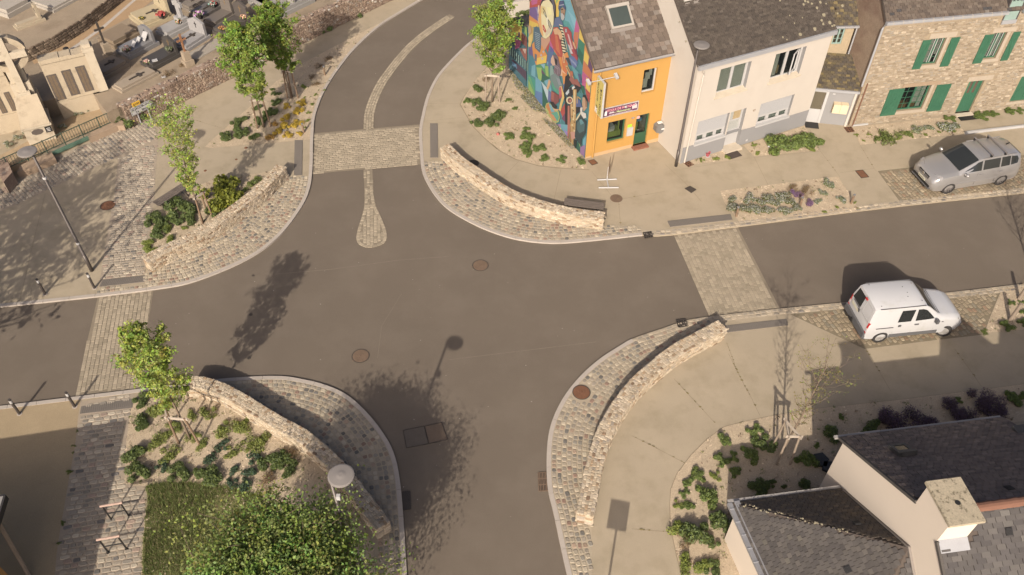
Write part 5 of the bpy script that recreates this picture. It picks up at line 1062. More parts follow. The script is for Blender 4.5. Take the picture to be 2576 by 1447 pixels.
m = MB(); m.lathe(gp((CHN[0]+CHN[1])/2+.05, .42, 6.291), [(.07, 0), (.07, .004)], 10); bG(m, 'flue_hole', BLACK, chm)
m = MB(); a, b = gp(CHN[1], .02, GZ-(CHN[1]-GS)*sl_+.1), gp(CHN[1], CHN[3], GZ-(CHN[1]-GS)*sl_+.1); c = gp(CHN[1]+.28, CHN[3], GZ-(CHN[1]+.28-GS)*sl_+.115); d_ = gp(CHN[1]+.28, .02, GZ-(CHN[1]+.28-GS)*sl_+.115); m.add([a, d_, c, b], [(0, 1, 2, 3)]); bG(m, 'flashing', ZINC, chm)
def vent(p0, u, v, n, k, x, y, p3, root, bld):
    q = roof_uv(p0, p0+u, p3, k, x, y); m = MB(); slope_box(m, p0, u, v, n, q[0]-.09, q[0]+.09, q[1]-.09, q[1]+.09, .02, .06)
    for i in range(4): slope_box(m, p0, u, v, n, q[0]-.075, q[0]+.075, q[1]-.075+i*.04, q[1]-.06+i*.04, .06, .072)
    bld(m, 'roof_vent', mat('vent_black', (.025, .024, .024), .6), root)
vent(s0_, u2, v2, n2, '10', 2410, 1168, r1, ro, bG); vent(e0, u, v, n, '10', 2418, 898, r0, ro, bG)
# extension: lean-to with two hips against the gable
XE = 2.12; XW = g('10', 640, 985, XE); X0 = g('10', 640, 985, XE)          # north-west eave corner
ax = FG.hit('10', 1775, 1272, -.02); apex = FG.p(ax[0], ax[1], -.02)
nw = Vector((X0.x, X0.y, XE)); dW = (nw - FG.p(0, 0)).dot(FG.n)            # distance west of the gable (negative)
sW = (nw - FG.p(0, 0)).dot(FG.u); sS = 2*ax[0] - sW
dS = dW + (sS-sW)*math.tan(R(4.9)); ne = gp(sW, -.02, XE); sw_ = gp(sS, dS, XE); se_ = gp(sS, -.02, XE); nw = gp(sW, dW, XE)
m = MB(); m.add([gp(sW+.15, dW+.13, 0), gp(sS-.15, dS+.12, 0), gp(sS-.15, dS+.12, XE-.03), gp(sW+.15, dW+.13, XE-.03)], [(3, 2, 1, 0)]); m.add([gp(sW+.15, dW+.15, 0), gp(sW+.15, 0, 0), gp(sW+.15, 0, XE-.03), gp(sW+.15, dW+.15, XE-.03)], [(0, 1, 2, 3)])
m.add([gp(sS-.15, dS+.12, 0), gp(sS-.15, 0, 0), gp(sS-.15, 0, XE-.03), gp(sS-.15, dS+.12, XE-.03)], [(0, 1, 2, 3)]); bG(m, 'extension_wall', LW)
m = MB(); t = Vector((0, 0, -.1)); m.add([nw, ne, apex, nw+t, ne+t, sw_, se_, sw_+t, se_+t, apex], [(1, 0, 2), (0, 5, 2), (5, 6, 2), (0, 1, 4, 3), (5, 0, 3, 7), (6, 5, 7, 8), (3, 4, 8, 7)]); rx = bG(m, 'extension_roof', ROOFB)
def tri(p0, p1, p3):
    u, v, n = on_slope(p0, p1, p3); L = (p1-p0).length; A = ((p3-p0).dot(u), (p3-p0).dot(v))
    def f(a, b):
        if b < 0 or b > A[1]: return False
        t = b/A[1]; return A[0]*t - .02 < a < L + (A[0]-L)*t + .02
    return f
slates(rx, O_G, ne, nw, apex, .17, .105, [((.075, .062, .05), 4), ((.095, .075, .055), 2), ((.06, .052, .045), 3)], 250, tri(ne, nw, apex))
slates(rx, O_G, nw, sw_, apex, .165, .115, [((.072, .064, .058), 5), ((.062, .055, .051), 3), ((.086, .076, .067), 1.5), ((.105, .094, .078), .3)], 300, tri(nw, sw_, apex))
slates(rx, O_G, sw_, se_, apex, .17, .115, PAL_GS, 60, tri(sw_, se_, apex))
u, v, n = on_slope(nw, sw_, apex); vent(nw, u, v, n, '10', 1385, 1415, apex, rx, bG); u, v, n = on_slope(ne, nw, apex); vent(ne, u, v, n, '10', 1442, 1122, apex, rx, bG)
m = MB()
for i in range(40):                                          # lichen along the hip
    f = random.uniform(.05, .7); c = nw.lerp(apex, f) + Vector((random.uniform(-.06, .06), random.uniform(-.06, .06), .055)); r_ = random.uniform(.012, .04); m.lathe(c, [(r_, 0), (r_*.5, .012)], 6)
bG(m, 'lichen', LICH, rx)['kind'] = 'stuff'
gutter_run([nw + Vector((0, 0, -.03)) - FG.u*.07 + FG.n*-.1, ne + Vector((0, 0, -.03)) - FG.u*.07], house, bG)
m = MB(); p = nw - FG.n*.07; q = sw_ - FG.n*.07; m.bar(p + Vector((0, 0, -.03)), q + Vector((0, 0, -.03)), .15, .1); m.bar(p + FG.n*.2 + Vector((0, 0, .075)), q + FG.n*.2 + Vector((0, 0, .075)), .17, .025); gz = bG(m, 'zinc_gutter', mat('zinc_dull', (.25, .245, .25), .5, .15, 3, .1, 30, metal=.3))
L = (q-p).length
for i in range(int(L/.42)): m = MB(); c = p + (q-p)*((i+.5)*.42/L); m.box(c + Vector((0, 0, .025)), (.17, .025, .02), FG.n.to_2d().angle_signed(Vector((1, 0)))); bG(m, 'gutter_clip', ZINC, gz)
m = MB(); m.bar(gp(sW+.1, -.03, XE+.1), apex + Vector((0, 0, .05)), .05, .1, up=FG.n); m.bar(apex + Vector((0, 0, .05)), gp(sS, -.03, XE+.1), .05, .1, up=FG.n); bG(m, 'flashing', FLASH)
# neighbour beyond, mostly outside the picture: it casts the stepped shadow near the van
pl = Face((15.6, 9.6), R(8.5)); tl = math.tan(SUN_EL); sv = Vector((math.sin(R(12.57)), math.cos(R(12.57)), 0))
def cast(k, x, y):
    p = g(k, x, y); t = (p - pl.o).dot(pl.n)/sv.dot(pl.n); q = p - sv*t; return (q - pl.o).dot(pl.u), PZ + t*tl
prof = [cast('7', *q) for q in ((1970, 1350), (1970, 1240), (2040, 1000), (2270, 1210), (2390, 1306), (2396, 1150))]
nb = thing('neighbouring_house', 'neighbouring house beyond the slate roof at the lower right edge of the photo', 'house', pl.p(0, 0)); bN = RB(nb)
pts = [(prof[0][0], 0)] + prof + [(prof[-1][0] + 8, prof[-1][1]), (prof[-1][0] + 8, 0)]
m = MB(); n_ = len(pts); vs = [pl.p(a, z, d) for d in (0, -.9) for a, z in pts]; m.add(vs, [tuple(reversed(range(n_)))[::-1], tuple(range(n_, 2*n_))[::-1]] + [(i, (i+1) % n_, n_+(i+1) % n_, n_+i) for i in range(n_)]); bN(m, 'wall', LW)
m = MB(); a = prof[-1][0]; q = [pl.p(a-.2, prof[-1][1]+.02, .25), pl.p(a+8, prof[-1][1]+.02, .25), pl.p(a+8, prof[-1][1]+1.6, -3), pl.p(a-.2, prof[-1][1]+1.6, -3)]; m.add(q, [(0, 1, 2, 3)]); 
rfp = g('10', 2440, 490, 3.9); m.prism([(rfp.x, rfp.y), (rfp.x+3, rfp.y+.5), (rfp.x+3.4, rfp.y-2.2), (rfp.x+.35, rfp.y-2.2)], 3.78, 3.9); bN(m, 'roof', mat('neighbour_slate', (.06, .058, .055), .8, .2, 6, .2, 30))

# ------------------------------------------------------------------ open timber shelter at the lower left
sh = thing('timber_shelter', 'edge of an open timber-framed shelter roof with wooden posts', 'shelter', (-14.4, 11.99, 0)); bT = RB(sh)
A_T = A_SW; tu = Vector((-math.cos(A_T), -math.sin(A_T), 0)); tv = g('11', 780, 1447) - g('11', 1055, 180); tv.normalize(); c = Vector((-14.4, 11.99, 0))
m = MB(); q = [c, c + tu*9, c + tu*9 + tv*11, c + tv*11]; m.prism([(p.x, p.y) for p in q], 2.82, 3.0); rs = bT(m, 'roof', mat('shelter_roof', (.2, .19, .18), .8, .1, 3))
m = MB()
for a, b in zip(q, q[1:] + q[:1]): m.bar(a + Vector((0, 0, 2.9)), b + Vector((0, 0, 2.9)), .06, .22)
bT(m, 'fascia', mat('dark_fascia', (.03, .028, .028), .6, .1, 3), rs)
m = MB(); b0 = g('11', 250, 1470, .1); m.tube([b0, c + tu*.15 + tv*.6 + Vector((0, 0, 2.82))], .06, 8); bT(m, 'brace', WOOD)
for i in range(3):
    b0 = c + tu*.35 + tv*(1.6 + i*3.4); m = MB(); m.box(b0 + Vector((0, 0, 1.45)), (.2, .2, 2.75)); bT(m, 'post', WOODY); m = MB(); b0 = b0 + tu*7.5; m.box(b0 + Vector((0, 0, 1.45)), (.2, .2, 2.75)); bT(m, 'post', WOODY)

# ------------------------------------------------------------------ cemetery: ground, rubble wall, paths
CG = 1.0
FW_ = Face((-17.57, 34.85), R(48.55))
FMm = Face(g('1', 545, 985, 1.0).xy, math.atan2(*(g('1', 985, 880, 1.0) - g('1', 545, 985, 1.0)).yx)); O_M = FMm.p(0, 0)
CEMS = mat('cemetery_gravel', (.24, .19, .135), .95, .16, 1.2, .3, 35, .5, 40, stain=(.7, .5, .7, (.19, .145, .10)))
PATHM = mat('cemetery_path', (.30, .205, .12), .95, .12, 1.5, .25, 50, .4, 60)
m = MB(); poly = [FW_.p(-2.3, 0, .5).xy, FW_.p(40, 0, .5).xy, (-10, 95), (-75, 95), (-75, 18), FMm.p(-9, 0, .3).xy, FMm.p(1.7, 0, .3).xy, FMm.p(1.7, 0, -.12).xy]
m.prism([(p[0], p[1]) for p in poly], 0, CG); tag(m.build('cemetery_ground', CEMS), kind='structure')
sheet('cemetery_path', gl('1', '290,545 520,440 800,260 1060,60 1200,-60 1560,-60 1290,150 1020,290 780,430 640,520 480,580 330,620', CG), CG + .006, PATHM)
sheet('gravel_line', gl('1', '620,505 800,390 1000,245 1310,-20 1330,-10 1020,262 820,405 650,515', CG), CG + .010, mat('pale_gravel', (.36, .32, .28), .95, .2, 6, .4, 30, .6, 40))
RW = mat('rubble_mortar', (.23, .165, .125), .97, .2, 2, .35, 25, .8, 25, stain=(2.2, .55, .68, (.36, .30, .24)))
c0 = FW_.p(0, 0); m = MB(); L1 = 22
vs = []
for i in range(45):
    s_ = -1.75 + (L1+1.75)*i/44; h = 1.25 + .06*math.sin(i*1.7) + random.uniform(-.04, .04)
    vs += [FW_.p(s_, -.05), FW_.p(s_, h, .0), FW_.p(s_, h-.02, .5), FW_.p(s_, .5, .5)]
fs = []
for i in range(44):
    for k in range(3): fs.append((4*i+k, 4*i+4+k, 4*i+5+k, 4*i+1+k))
m.add(vs, fs); rel(m, c0)
cw = tag(m.build('cemetery_wall', RW), 'long brown rubble wall with weeds holding up the cemetery', 'stone wall'); cw.location = c0
PAL_RW = [((.18, .13, .098), 4), ((.22, .163, .12), 3), ((.26, .20, .15), 2), ((.36, .33, .29), .4), ((.145, .105, .08), 1.5), ((.23, .19, .155), 1)]
P = []; z = .06; inv = Matrix.Translation(-c0)
while z < 1.2:
    s_ = -1.7; h = random.uniform(.09, .15)
    while s_ < L1:
        w_ = random.uniform(.08, .2)
        P.append((inv @ frame(FW_.p(s_+w_/2, z+h/2+random.uniform(-.02, .02), .03), FW_.u, ZUP, -FW_.n, (w_-.015, h-.01, random.uniform(.045, .08))) @ Matrix.Rotation(random.uniform(-.25, .25), 4, 'Z'), pick(PAL_RW))); s_ += w_
    z += h
for i in range(500):
    s_ = random.uniform(-1.7, L1); d = random.uniform(.03, .47); P.append((inv @ frame(FW_.p(s_, 1.22, d), FW_.u, FW_.n, ZUP, (random.uniform(.06, .2), random.uniform(.06, .16), random.uniform(.03, .08))) @ Matrix.Rotation(random.uniform(-1, 1), 4, 'Z'), pick(PAL_RW)))
T = Matrix.Translation(c0); sc = [(-1 if in_frame((T @ M).translation) else 1, random.random(), M, c) for M, c in P]; sc.sort(key=lambda t: t[1]); vis = [q for q in sc if q[0] < 0]
lay_raw(cw, 'stone', vis[:300], vis[300:] + [q for q in sc if q[0] >= 0], variants('stone', STO), STO, STA)
# raised terrace on the left with its own dry wall
tz = CG + .62; tp = gl('1', '-300,760 60,560 290,470 520,360 780,200 1045,0 1300,-200', tz)
m = MB(); m.prism([(p.x, p.y) for p in tp] + [(-40, 95), (-74, 95), (-74, 30)], CG - .1, tz); tag(m.build('cemetery_terrace', CEMS), kind='structure')
P = []
for a, b in zip(tp, tp[1:]):
    d = b-a; L = d.length; d.normalize(); nn = Vector((d.y, -d.x, 0)); z = CG
    while z < tz:
        s_ = 0
        while s_ < L: w_ = random.uniform(.18, .4); P.append((frame(a + d*(s_+w_/2) + Vector((0, 0, z+.07-tz)) - nn*.02, d, ZUP, nn, (w_-.02, .12, .07)), pick([((.12, .09, .065), 3), ((.17, .13, .095), 2), ((.22, .17, .125), 1)]))); s_ += w_
        z += .14
tw = thing('terrace_wall', 'dark dry stone wall edging the raised cemetery terrace', 'stone wall'); lay('stone', P, tw, STO, STA, 120)

# ------------------------------------------------------------------ war memorial with cross
MST = mat('memorial_stone', (.345, .285, .205), .93, .14, 2.5, .16, 40, .3, 40, stain=(1.6, .52, .74, (.21, .165, .115))); MST2 = mat('memorial_pale_stone', (.385, .33, .25), .93, .12, 2.5, .12, 40, .25, 40, stain=(2, .56, .74, (.25, .205, .145)))
mem = thing('war_memorial', 'pale stone war memorial with tall ringed cross, engraved dark panels and altar', 'memorial', O_M); bM = RB(mem)
hitM = lambda x, y, d=0: FMm.hit('1', x, y, d)
pr = hitM(1045, 855)[0]; pl_ = hitM(440, 700)[0] - .1
PT = hitM(680, 560)[1]; CL_ = hitM(470, 1010)[0]
m = MB(); FMm.box(m, pl_, pr, .05, 1.0, -.12, .5); FMm.box(m, pl_, pr-.42, 1.0, PT, .0, .45); bM(m, 'panel_wall', MST)
m = MB(); FMm.box(m, pr-.42, pr, 1.0, PT+.12, -.06, .5); FMm.box(m, pr-.46, pr+.03, PT+.12, PT+.32, -.1, .54); FMm.box(m, pr-.38, pr-.04, PT+.32, PT+.5, -.02, .46); bM(m, 'end_pillar', MST2)
m = MB(); a = pl_
rr = random.Random(5)
while a < pr-.45:                                            # broken coping, stone after stone
    w_ = rr.uniform(.18, .34); FMm.box(m, a, min(a+w_, pr-.44), PT, PT+rr.uniform(.15, .22), -.08, .5); a += w_ + .003
bM(m, 'coping', MST)
GILT = mat('gilt_letters', (.17, .115, .06), .6, .2, 8); PLQ = mat('dark_plaque', (.085, .07, .06), .6, .2, 8, .15, 40)
def plaque(x0, x1, z0, z1, F, d, seed):
    m = MB(); F.box(m, x0, x1, z0, z1, d-.015, d+.01); o = bM(m, 'plaque', PLQ); m = MB(); rr = random.Random(seed); z = z1-.07
    while z > z0+.05:
        c = (x0+x1)/2; w_ = (x1-x0)*rr.uniform(.25, .38); F.box(m, c-w_, c-.02, z-.018, z, d-.019, d-.015); F.box(m, c+.01, c+w_*.9, z-.018, z, d-.019, d-.015); z -= .045
    bM(m, 'gilt_names', GILT, o)
for i, (xa, ya, xb, yb) in enumerate(((450, 735, 635, 945), (590, 690, 770, 900), (725, 650, 905, 870))):
    Q4 = [hitM(*q) for q in (((450, 735), (540, 708), (640, 950), (545, 985)), ((590, 690), (680, 665), (775, 905), (688, 930)), ((725, 650), (815, 628), (910, 868), (820, 892)))[i]]
    plaque((Q4[0][0]+Q4[3][0])/2, (Q4[1][0]+Q4[2][0])/2, max((Q4[2][1]+Q4[3][1])/2, 1.03), (Q4[0][1]+Q4[1][1])/2, FMm, 0, i)
# left wing mirrored about the pedestal
ped = hitM(235, 900, -.3)[0]
m = MB(); FMm.box(m, ped-3.2, ped-.45, .05, 1.0, -.12, .5); FMm.box(m, ped-3.2, ped-.45, 1.0, PT-.1, .0, .45); bM(m, 'panel_wall', MST)
A, B = hitM(20, 900), hitM(215, 1130)
w_ = B[0]-A[0]
for i, q in enumerate((0, -1, -2)): plaque(A[0]+.05+q*(w_+.12), B[0]-.03+q*(w_+.12), max(B[1], 1.05), min(A[1], PT-.3), FMm, 0, 10+i)
m = MB(); a = ped-3.2
while a < ped-.5: w_ = rr.uniform(.2, .34); FMm.box(m, a, min(a+w_, ped-.46), PT-.1, PT+rr.uniform(.02, .12), -.08, .5); a += w_ + .012
bM(m, 'coping', MST)
# central stele, sloping table and altar
m = MB(); FMm.box(m, ped-.5, ped+.5, .05, 1.75, -.55, .45); FMm.box(m, ped-.42, ped+.42, 1.75, 2.5, -.3, .45); FMm.box(m, ped-.36, ped+.36, 2.5, 3.15, -.12, .42); bM(m, 'pedestal', MST2)
m = MB(); vs = [FMm.p(ped+x, z, d) for x, z, d in ((-.62, .95, -1.75), (.62, .95, -1.75), (.62, 1.05, -1.75), (-.62, 1.05, -1.75), (-.5, 1.95, -.5), (.5, 1.95, -.5), (.5, 1.4, -.5), (-.5, 1.4, -.5))]
m.add(vs, [(0, 1, 2, 3), (3, 2, 5, 4), (7, 6, 1, 0), (0, 3, 4, 7), (1, 6, 5, 2), (4, 5, 6, 7)]); bM(m, 'sloping_slab', MST)
m = MB(); FMm.box(m, ped-.6, ped+.6, .05, .95, -1.7, -.5); al = bM(m, 'altar', MST2)
m = MB(); FMm.box(m, ped-.66, ped+.66, .95, 1.03, -1.8, -.4); bM(m, 'altar_slab', MST2)
m = MB(); FMm.box(m, ped+.3, ped+.58, .55, .86, -1.715, -1.69); o = bM(m, 'plaque', BLACK); m = MB()
for i in range(3): FMm.box(m, ped+.36, ped+.52, .62+i*.07, .64+i*.07, -1.72, -1.714)
bM(m, 'gilt_names', WHITEL, o); m = MB(); vs = [FMm.p(ped-.05+.27*math.cos(t), .7+.16*math.sin(t), d) for d in (-1.712, -1.69) for t in (math.pi/8+math.pi*k/4 for k in range(8))]; m.add(vs, [tuple(range(8)), tuple(range(8, 16))] + [(i, 8+i, 8+(i+1) % 8, (i+1) % 8) for i in range(8)]); bM(m, 'plaque', PLQ)
# ringed cross
cz = 3.95; m = MB(); FMm.box(m, ped-.15, ped+.15, 2.1, 4.85, -.42, -.18); FMm.box(m, ped-.82, ped+.82, cz-.15, cz+.15, -.41, -.19); FMm.box(m, ped-.26, ped+.26, 1.95, 2.12, -.5, -.1); cr = bM(m, 'cross', MST2)
m = MB(); vs = []; n_ = 28
for k in range(n_):
    t = 2*math.pi*k/n_; rr_ = .86 + random.uniform(-.02, .02); vs += [FMm.p(ped + r*math.cos(t), cz + r*math.sin(t), d) for r, d in ((.6, -.22), (rr_, -.22), (rr_, .18), (.6, .18))]
fs = []
for k in range(n_):
    j = (k+1) % n_
    for q in range(4): fs.append((4*k+q, 4*k+(q+1) % 4, 4*j+(q+1) % 4, 4*j+q))
m.add(vs, fs); bM(m, 'ring', MST)
m = MB(); m.lathe(FMm.p(ped-.35, 4.75, -.1), [(.12, 0), (.16, .1), (.1, .2), (.03, .26)], 8); m.lathe(FMm.p(ped-.02, 4.85, -.3), [(.1, 0), (.12, .1), (.05, .2)], 8); bM(m, 'ornament', MST)
m = MB(); FMm.box(m, ped-.36, ped+.36, .05, 3.1, -.1, .3); 
# right return plinth and gravel bed with stone kerbs and green fence
m = MB(); a, b = FMm.p(pr-.05, 0, -.1), g('1', 1185, 1110); m.bar(Vector((*a.xy, .5)), Vector((*b.xy, .42)), .34, 1.0); bM(m, 'return_wall', MST2)
gb = gl('14', '-900,1500 20,1140 600,850 1230,480 1640,370 1900,560 1450,770 900,1000 560,1180 200,1440 -600,1750', .15)
sheet('gravel_bed', gb, PZ + .06, GRAV)
Fq = Face((-22.09, 30.87), R(45.56)); FGR = mat('fence_green', (.05, .065, .047), .6, .2, 4, .1, 30)
O_F = Fq.p(0, 0); fen = thing('memorial_fence', 'low green iron fence with thin bars before the war memorial', 'fence', O_F); bF = RB(fen)
m = MB(); m.bar(Fq.p(-3.2, .96), Fq.p(4.2, .94), .035, .03); bF(m, 'top_rail', FGR); m = MB(); m.bar(Fq.p(-3.2, .42), Fq.p(4.1, .42), .035, .03); bF(m, 'bottom_rail', FGR)
for i in range(9): m = MB(); m.bar(Fq.p(-3.0+i*.88, .1), Fq.p(-3.0+i*.88, 1.0), .04, .04, up=(1, 0, 0)); bF(m, 'post', FGR)
s_ = -3.1
while s_ < 4.15: m = MB(); m.bar(Fq.p(s_, .42), Fq.p(s_, .96), .014, .014, up=(1, 0, 0)); bF(m, 'bar', FGR); s_ += .125
for i in range(4): m = MB(); m.bar(Fq.p(-2.1+i*1.5, .12, .45), Fq.p(-2.1+i*1.5, .5, .02), .02, .02); bF(m, 'stay', FGR)
STB = mat('old_kerb_stone', (.27, .20, .14), .95, .2, 2.5, .2, 30, .5, 30)
for nm, s, lab in (('stone_kerb', '1430,890 1890,690 2000,690 2030,640 1920,590 1470,790', 'brown stone kerb block right of the green sill under the fence'), ('stone_kerb', '590,1205 830,1120 890,1210 480,1390 270,1440 330,1330', 'brown stone kerb block left of the green sill under the fence')):
    p = gl('14', s, .34); c = p[0]; m = MB(); m.prism([(q.x-c.x, q.y-c.y) for q in p], 0, .36); o = m.build(nm, STB); o.location = (c.x, c.y, 0); tag(o, lab, 'kerb stone')
m = MB(); a, b = g('14', 850, 1135, .2), g('14', 1425, 880, .2); m.bar(a, b, .16, .12); tag(m.build('gate_sill', mat('sill_green', (.085, .145, .105), .6, .15, 3, .1, 30), origin=a), 'flat green metal sill between the two kerb stones before the memorial', 'gate sill')
# ruined gate pillar at the far left
p = gl('14', '-120,1300 90,1180 200,1440 60,1600', .7); c = p[0]; m = MB(); m.prism([(q.x-c.x, q.y-c.y) for q in p], 0, .72); o = m.build('gate_pillar', RW); o.location = (c.x, c.y, 0); tag(o, 'low brown rubble gate pillar at the left end of the green fence', 'pillar')

# ------------------------------------------------------------------ graves
def grave(label, P, Q, Rr, h, col, head=None, slab=True, cross=None, tilt=0, tz_=CG, rough=.35):
    p, q, r = g('15', *P, tz_), g('15', *Q, tz_), g('15', *Rr, tz_)
    lon = (r-q); Ll = lon.length; lon.normalize(); wd = (p-q); wd -= lon*wd.dot(lon); Lw = wd.length; wd.normalize()
    o = thing('grave', label, 'grave', q, 0, 'graves of the cemetery'); mt = mat('grave_%d' % int(sum(col)*1e4), col, rough, .1, 4, .12, 50)
    def bx(mb, a0, a1, b0, b1, z0, z1):
        vs = [lon*a + wd*b + Vector((0, 0, z)) for z in (z0, z1) for a, b in ((a0, b0), (a1, b0), (a1, b1), (a0, b1))]; mb.add(vs, [(3, 2, 1, 0), (4, 5, 6, 7), (0, 1, 5, 4), (1, 2, 6, 5), (2, 3, 7, 6), (3, 0, 4, 7)])
    m = MB(); bx(m, 0, Ll, 0, Lw, 0, h*.55); m.build('base', mt, o)
    if slab: m = MB(); bx(m, .1, Ll-.12, .09, Lw-.09, h*.55, h); m.build('slab', mt, o)
    if head:
        hh, shape = head; m = MB(); t = .14; a = Ll-.3
        if shape == 'plain': bx(m, a, a+t, .08, Lw-.08, h*.5, h+hh)
        elif shape == 'arch' or shape == 'point':
            w0, w1 = .06, Lw-.06; n_ = 9; pr_ = [(w0, h*.5)] + [(w0+(w1-w0)*k/(n_-1), h + hh*(.72+.28*math.sin(math.pi*k/(n_-1)) if shape == 'arch' else .7+.3*(1-abs(2*k/(n_-1)-1)))) for k in range(n_)] + [(w1, h*.5)]
            N_ = len(pr_); vs = [lon*aa + wd*b + Vector((0, 0, z)) for aa in (a, a+t) for b, z in pr_]; m.add(vs, [tuple(range(N_)), tuple(reversed(range(N_, 2*N_)))] + [(i, N_+i, N_+(i+1) % N_, (i+1) % N_) for i in range(N_)])
        elif shape == 'cross':
            c = Lw/2; bx(m, a-.15, a+t+.12, c-.35, c+.35, h*.5, h+.22); bx(m, a, a+t, c-.16, c+.16, h+.22, h+hh); bx(m, a+.002, a+t-.002, c-.34, c+.34, h+hh*.62, h+hh*.8)
        m.build('headstone', mt, o)
        if shape != 'cross':
            m = MB(); c = Lw/2; bx(m, a-.012, a, c-.02, c+.02, h+hh*.3, h+hh*.72); bx(m, a-.012, a, c-.09, c+.09, h+hh*.54, h+hh*.59); m.build('engraved_cross', BLACK if sum(col) > .4 else GILT, o)
    if cross:
        m = MB(); c = Lw/2; bx(m, Ll*.35, Ll*.75, c-.035, c+.035, h, h+.05); bx(m, Ll*.58, Ll*.65, c-.17, c+.17, h, h+.049); m.build('bronze_cross', IRON2, o)
    return o
grave('black polished grave with pink flowers beside the cemetery wall', (750, 945), (905, 1065), (1340, 830), .34, (.055, .05, .046), (.75, 'point'))
grave('grey granite grave with white open-book plaques and pale headstone', (380, 780), (560, 900), (1000, 670), .36, (.17, .165, .165), (.7, 'arch'))
grave('weathered brown stone tomb beside the path behind the grey granite grave', (210, 560), (330, 740), (720, 530), .4, (.19, .145, .10), None, rough=.9)
grave('cream stone grave with red flowers and a bronze cross on the slab', (520, 290), (770, 450), (1230, 270), .36, (.33, .275, .18), (1.0, 'plain'), cross=True, rough=.8)
grave('light grey grave with a tall stone cross at its head', (960, 500), (1120, 600), (1490, 410), .36, (.26, .25, .24), (1.35, 'cross'), rough=.6)
grave('light grey grave with a pointed headstone and small bronze crosses', (1240, 640), (1400, 790), (1760, 560), .3, (.24, .23, .225), (.85, 'point'), cross=True, rough=.6)
grave('low flat concrete slab grave nearest the two young trees', (1500, 760), (1540, 900), (2010, 640), .08, (.26, .23, .19), None, False, rough=.9)
grave('dark grey grave with white and violet flowers', (1440, 250), (1660, 340), (1990, 150), .34, (.10, .09, .082), (1.0, 'plain'), cross=True)
grave('dark brown grave with a broad headstone and an urn', (1690, 350), (1840, 440), (2160, 240), .36, (.125, .108, .093), (1.15, 'plain'))
grave('black stepped grave with orange flowers behind the foliage of the young tree', (1840, 460), (1990, 590), (2400, 350), .34, (.075, .065, .058), (.95, 'point'))
grave('white grave at the top beside the curved road', (2390, 110), (2500, 200), (2860, 20), .4, (.30, .275, .245), (.8, 'plain'), rough=.7)
grave('brown tomb with a carved relief cross beside the war memorial', (130, 990), (200, 1190), (560, 980), .34, (.185, .15, .115), None, cross=True, rough=.9)
grave('low brown tomb with a dark crucifix lying on it along the wall', (330, 1290), (440, 1400), (990, 1110), .22, (.25, .205, .155), None, cross=True, rough=.9)
grave('brown slab grave with a small bronze cross at the top of the cemetery', (1290, 110), (1440, 190), (1780, 20), .28, (.17, .145, .12), None, cross=True, rough=.8)
grave('dark grave with an upright headstone right of the white grave by the road', (2560, 240), (2700, 330), (3080, 130), .3, (.22, .205, .19), (.85, 'plain'), rough=.6)
def grave1(label, P, Q, Rr, h, col, head=None, **k):
    f = lambda p: ((p[0]*.2602 - 234.26)/.16889, p[1]*.2602/.16889); return grave(label, f(P), f(Q), f(Rr), h, col, head, **k)
grave1('large pale flat slab tomb on the raised terrace', (340, 0), (525, 130), (960, -110), .25, (.29, .26, .222), None, tz_=tz, rough=.8)
grave1('rounded white tomb at the upper left corner', (20, 90), (90, 185), (320, 60), .45, (.28, .26, .232), None, tz_=tz, rough=.8)
grave1('tomb with weathered headstone and dark slab on the terrace', (150, 260), (170, 300), (450, 200), .25, (.3, .25, .18), (.7, 'plain'), tz_=tz, rough=.9)
grave1('light grey long tomb with vases at the top by the road', (2350, 60), (2700, 190), (3050, 20), .4, (.22, .21, .195), (.9, 'plain'), rough=.6)
def calvary(label, k, b, ht, col, mt):
    p = g(k, *b, CG); o = thing('stone_cross', label, 'cross', p, R(45)); m = MB(); m.prism([(-.24, -.24), (.24, -.24), (.24, .24), (-.24, .24)], 0, .3); m.prism([(-.17, -.17), (.17, -.17), (.13, .13), (-.17, .17)], .3, ht*.45); m.build('pedestal', mat('old_granite', (.27, .215, .155), .95, .2, 4, .2, 30, .4, 30), o)
    m = MB(); m.box((0, 0, ht*.7), (.09, .09, ht*.62)); m.box((0, 0, ht*.82), (.5, .085, .085)); m.build('cross', mt, o); return o
calvary('weathered granite calvary with a dark iron figure beside the memorial', '1', (1070, 575), 2.1, None, IRON2); calvary('rusty iron cross on a rough stone pedestal near the cemetery wall', '1', (1825, 625), 1.7, None, mat('orange_rust', (.21, .105, .055), .9, .3, 6))
# offerings on the graves: each its own thing
def posy(label, k, x, y, z, r_, cols):
    p = g(k, x, y, z); m = MB(); m.lathe((0, 0, 0), [(r_*.5, 0), (r_*.7, r_*.8)], 10, col=(.05, .045, .04)); rr = random.Random(int(x+y))
    for i in range(60):
        a, b = rr.uniform(0, 6.3), rr.random()**.5*r_; c = Vector((b*math.cos(a), b*math.sin(a), r_*(.8+.6*math.sqrt(max(0, 1-(b/r_)**2))*rr.uniform(.6, 1)))); s_ = r_*.2
        M = Matrix.Translation(c) @ Matrix.Rotation(rr.uniform(-1, 1), 4, 'X') @ Matrix.Rotation(rr.uniform(-1, 1), 4, 'Y'); m.add([M @ Vector(q) for q in ((-s_, -s_, 0), (s_, -s_, 0), (s_, s_, 0), (-s_, s_, 0))], [(0, 1, 2, 3)], rr.choice(cols))
    o = m.build('flower_pot', CH); o.location = p; return tag(o, label, 'flowers', 'flowers on the graves')
PK, WH, RD, GN_, OR_ = (.42, .24, .21), (.42, .38, .33), (.26, .05, .045), (.10, .12, .05), (.33, .16, .07)
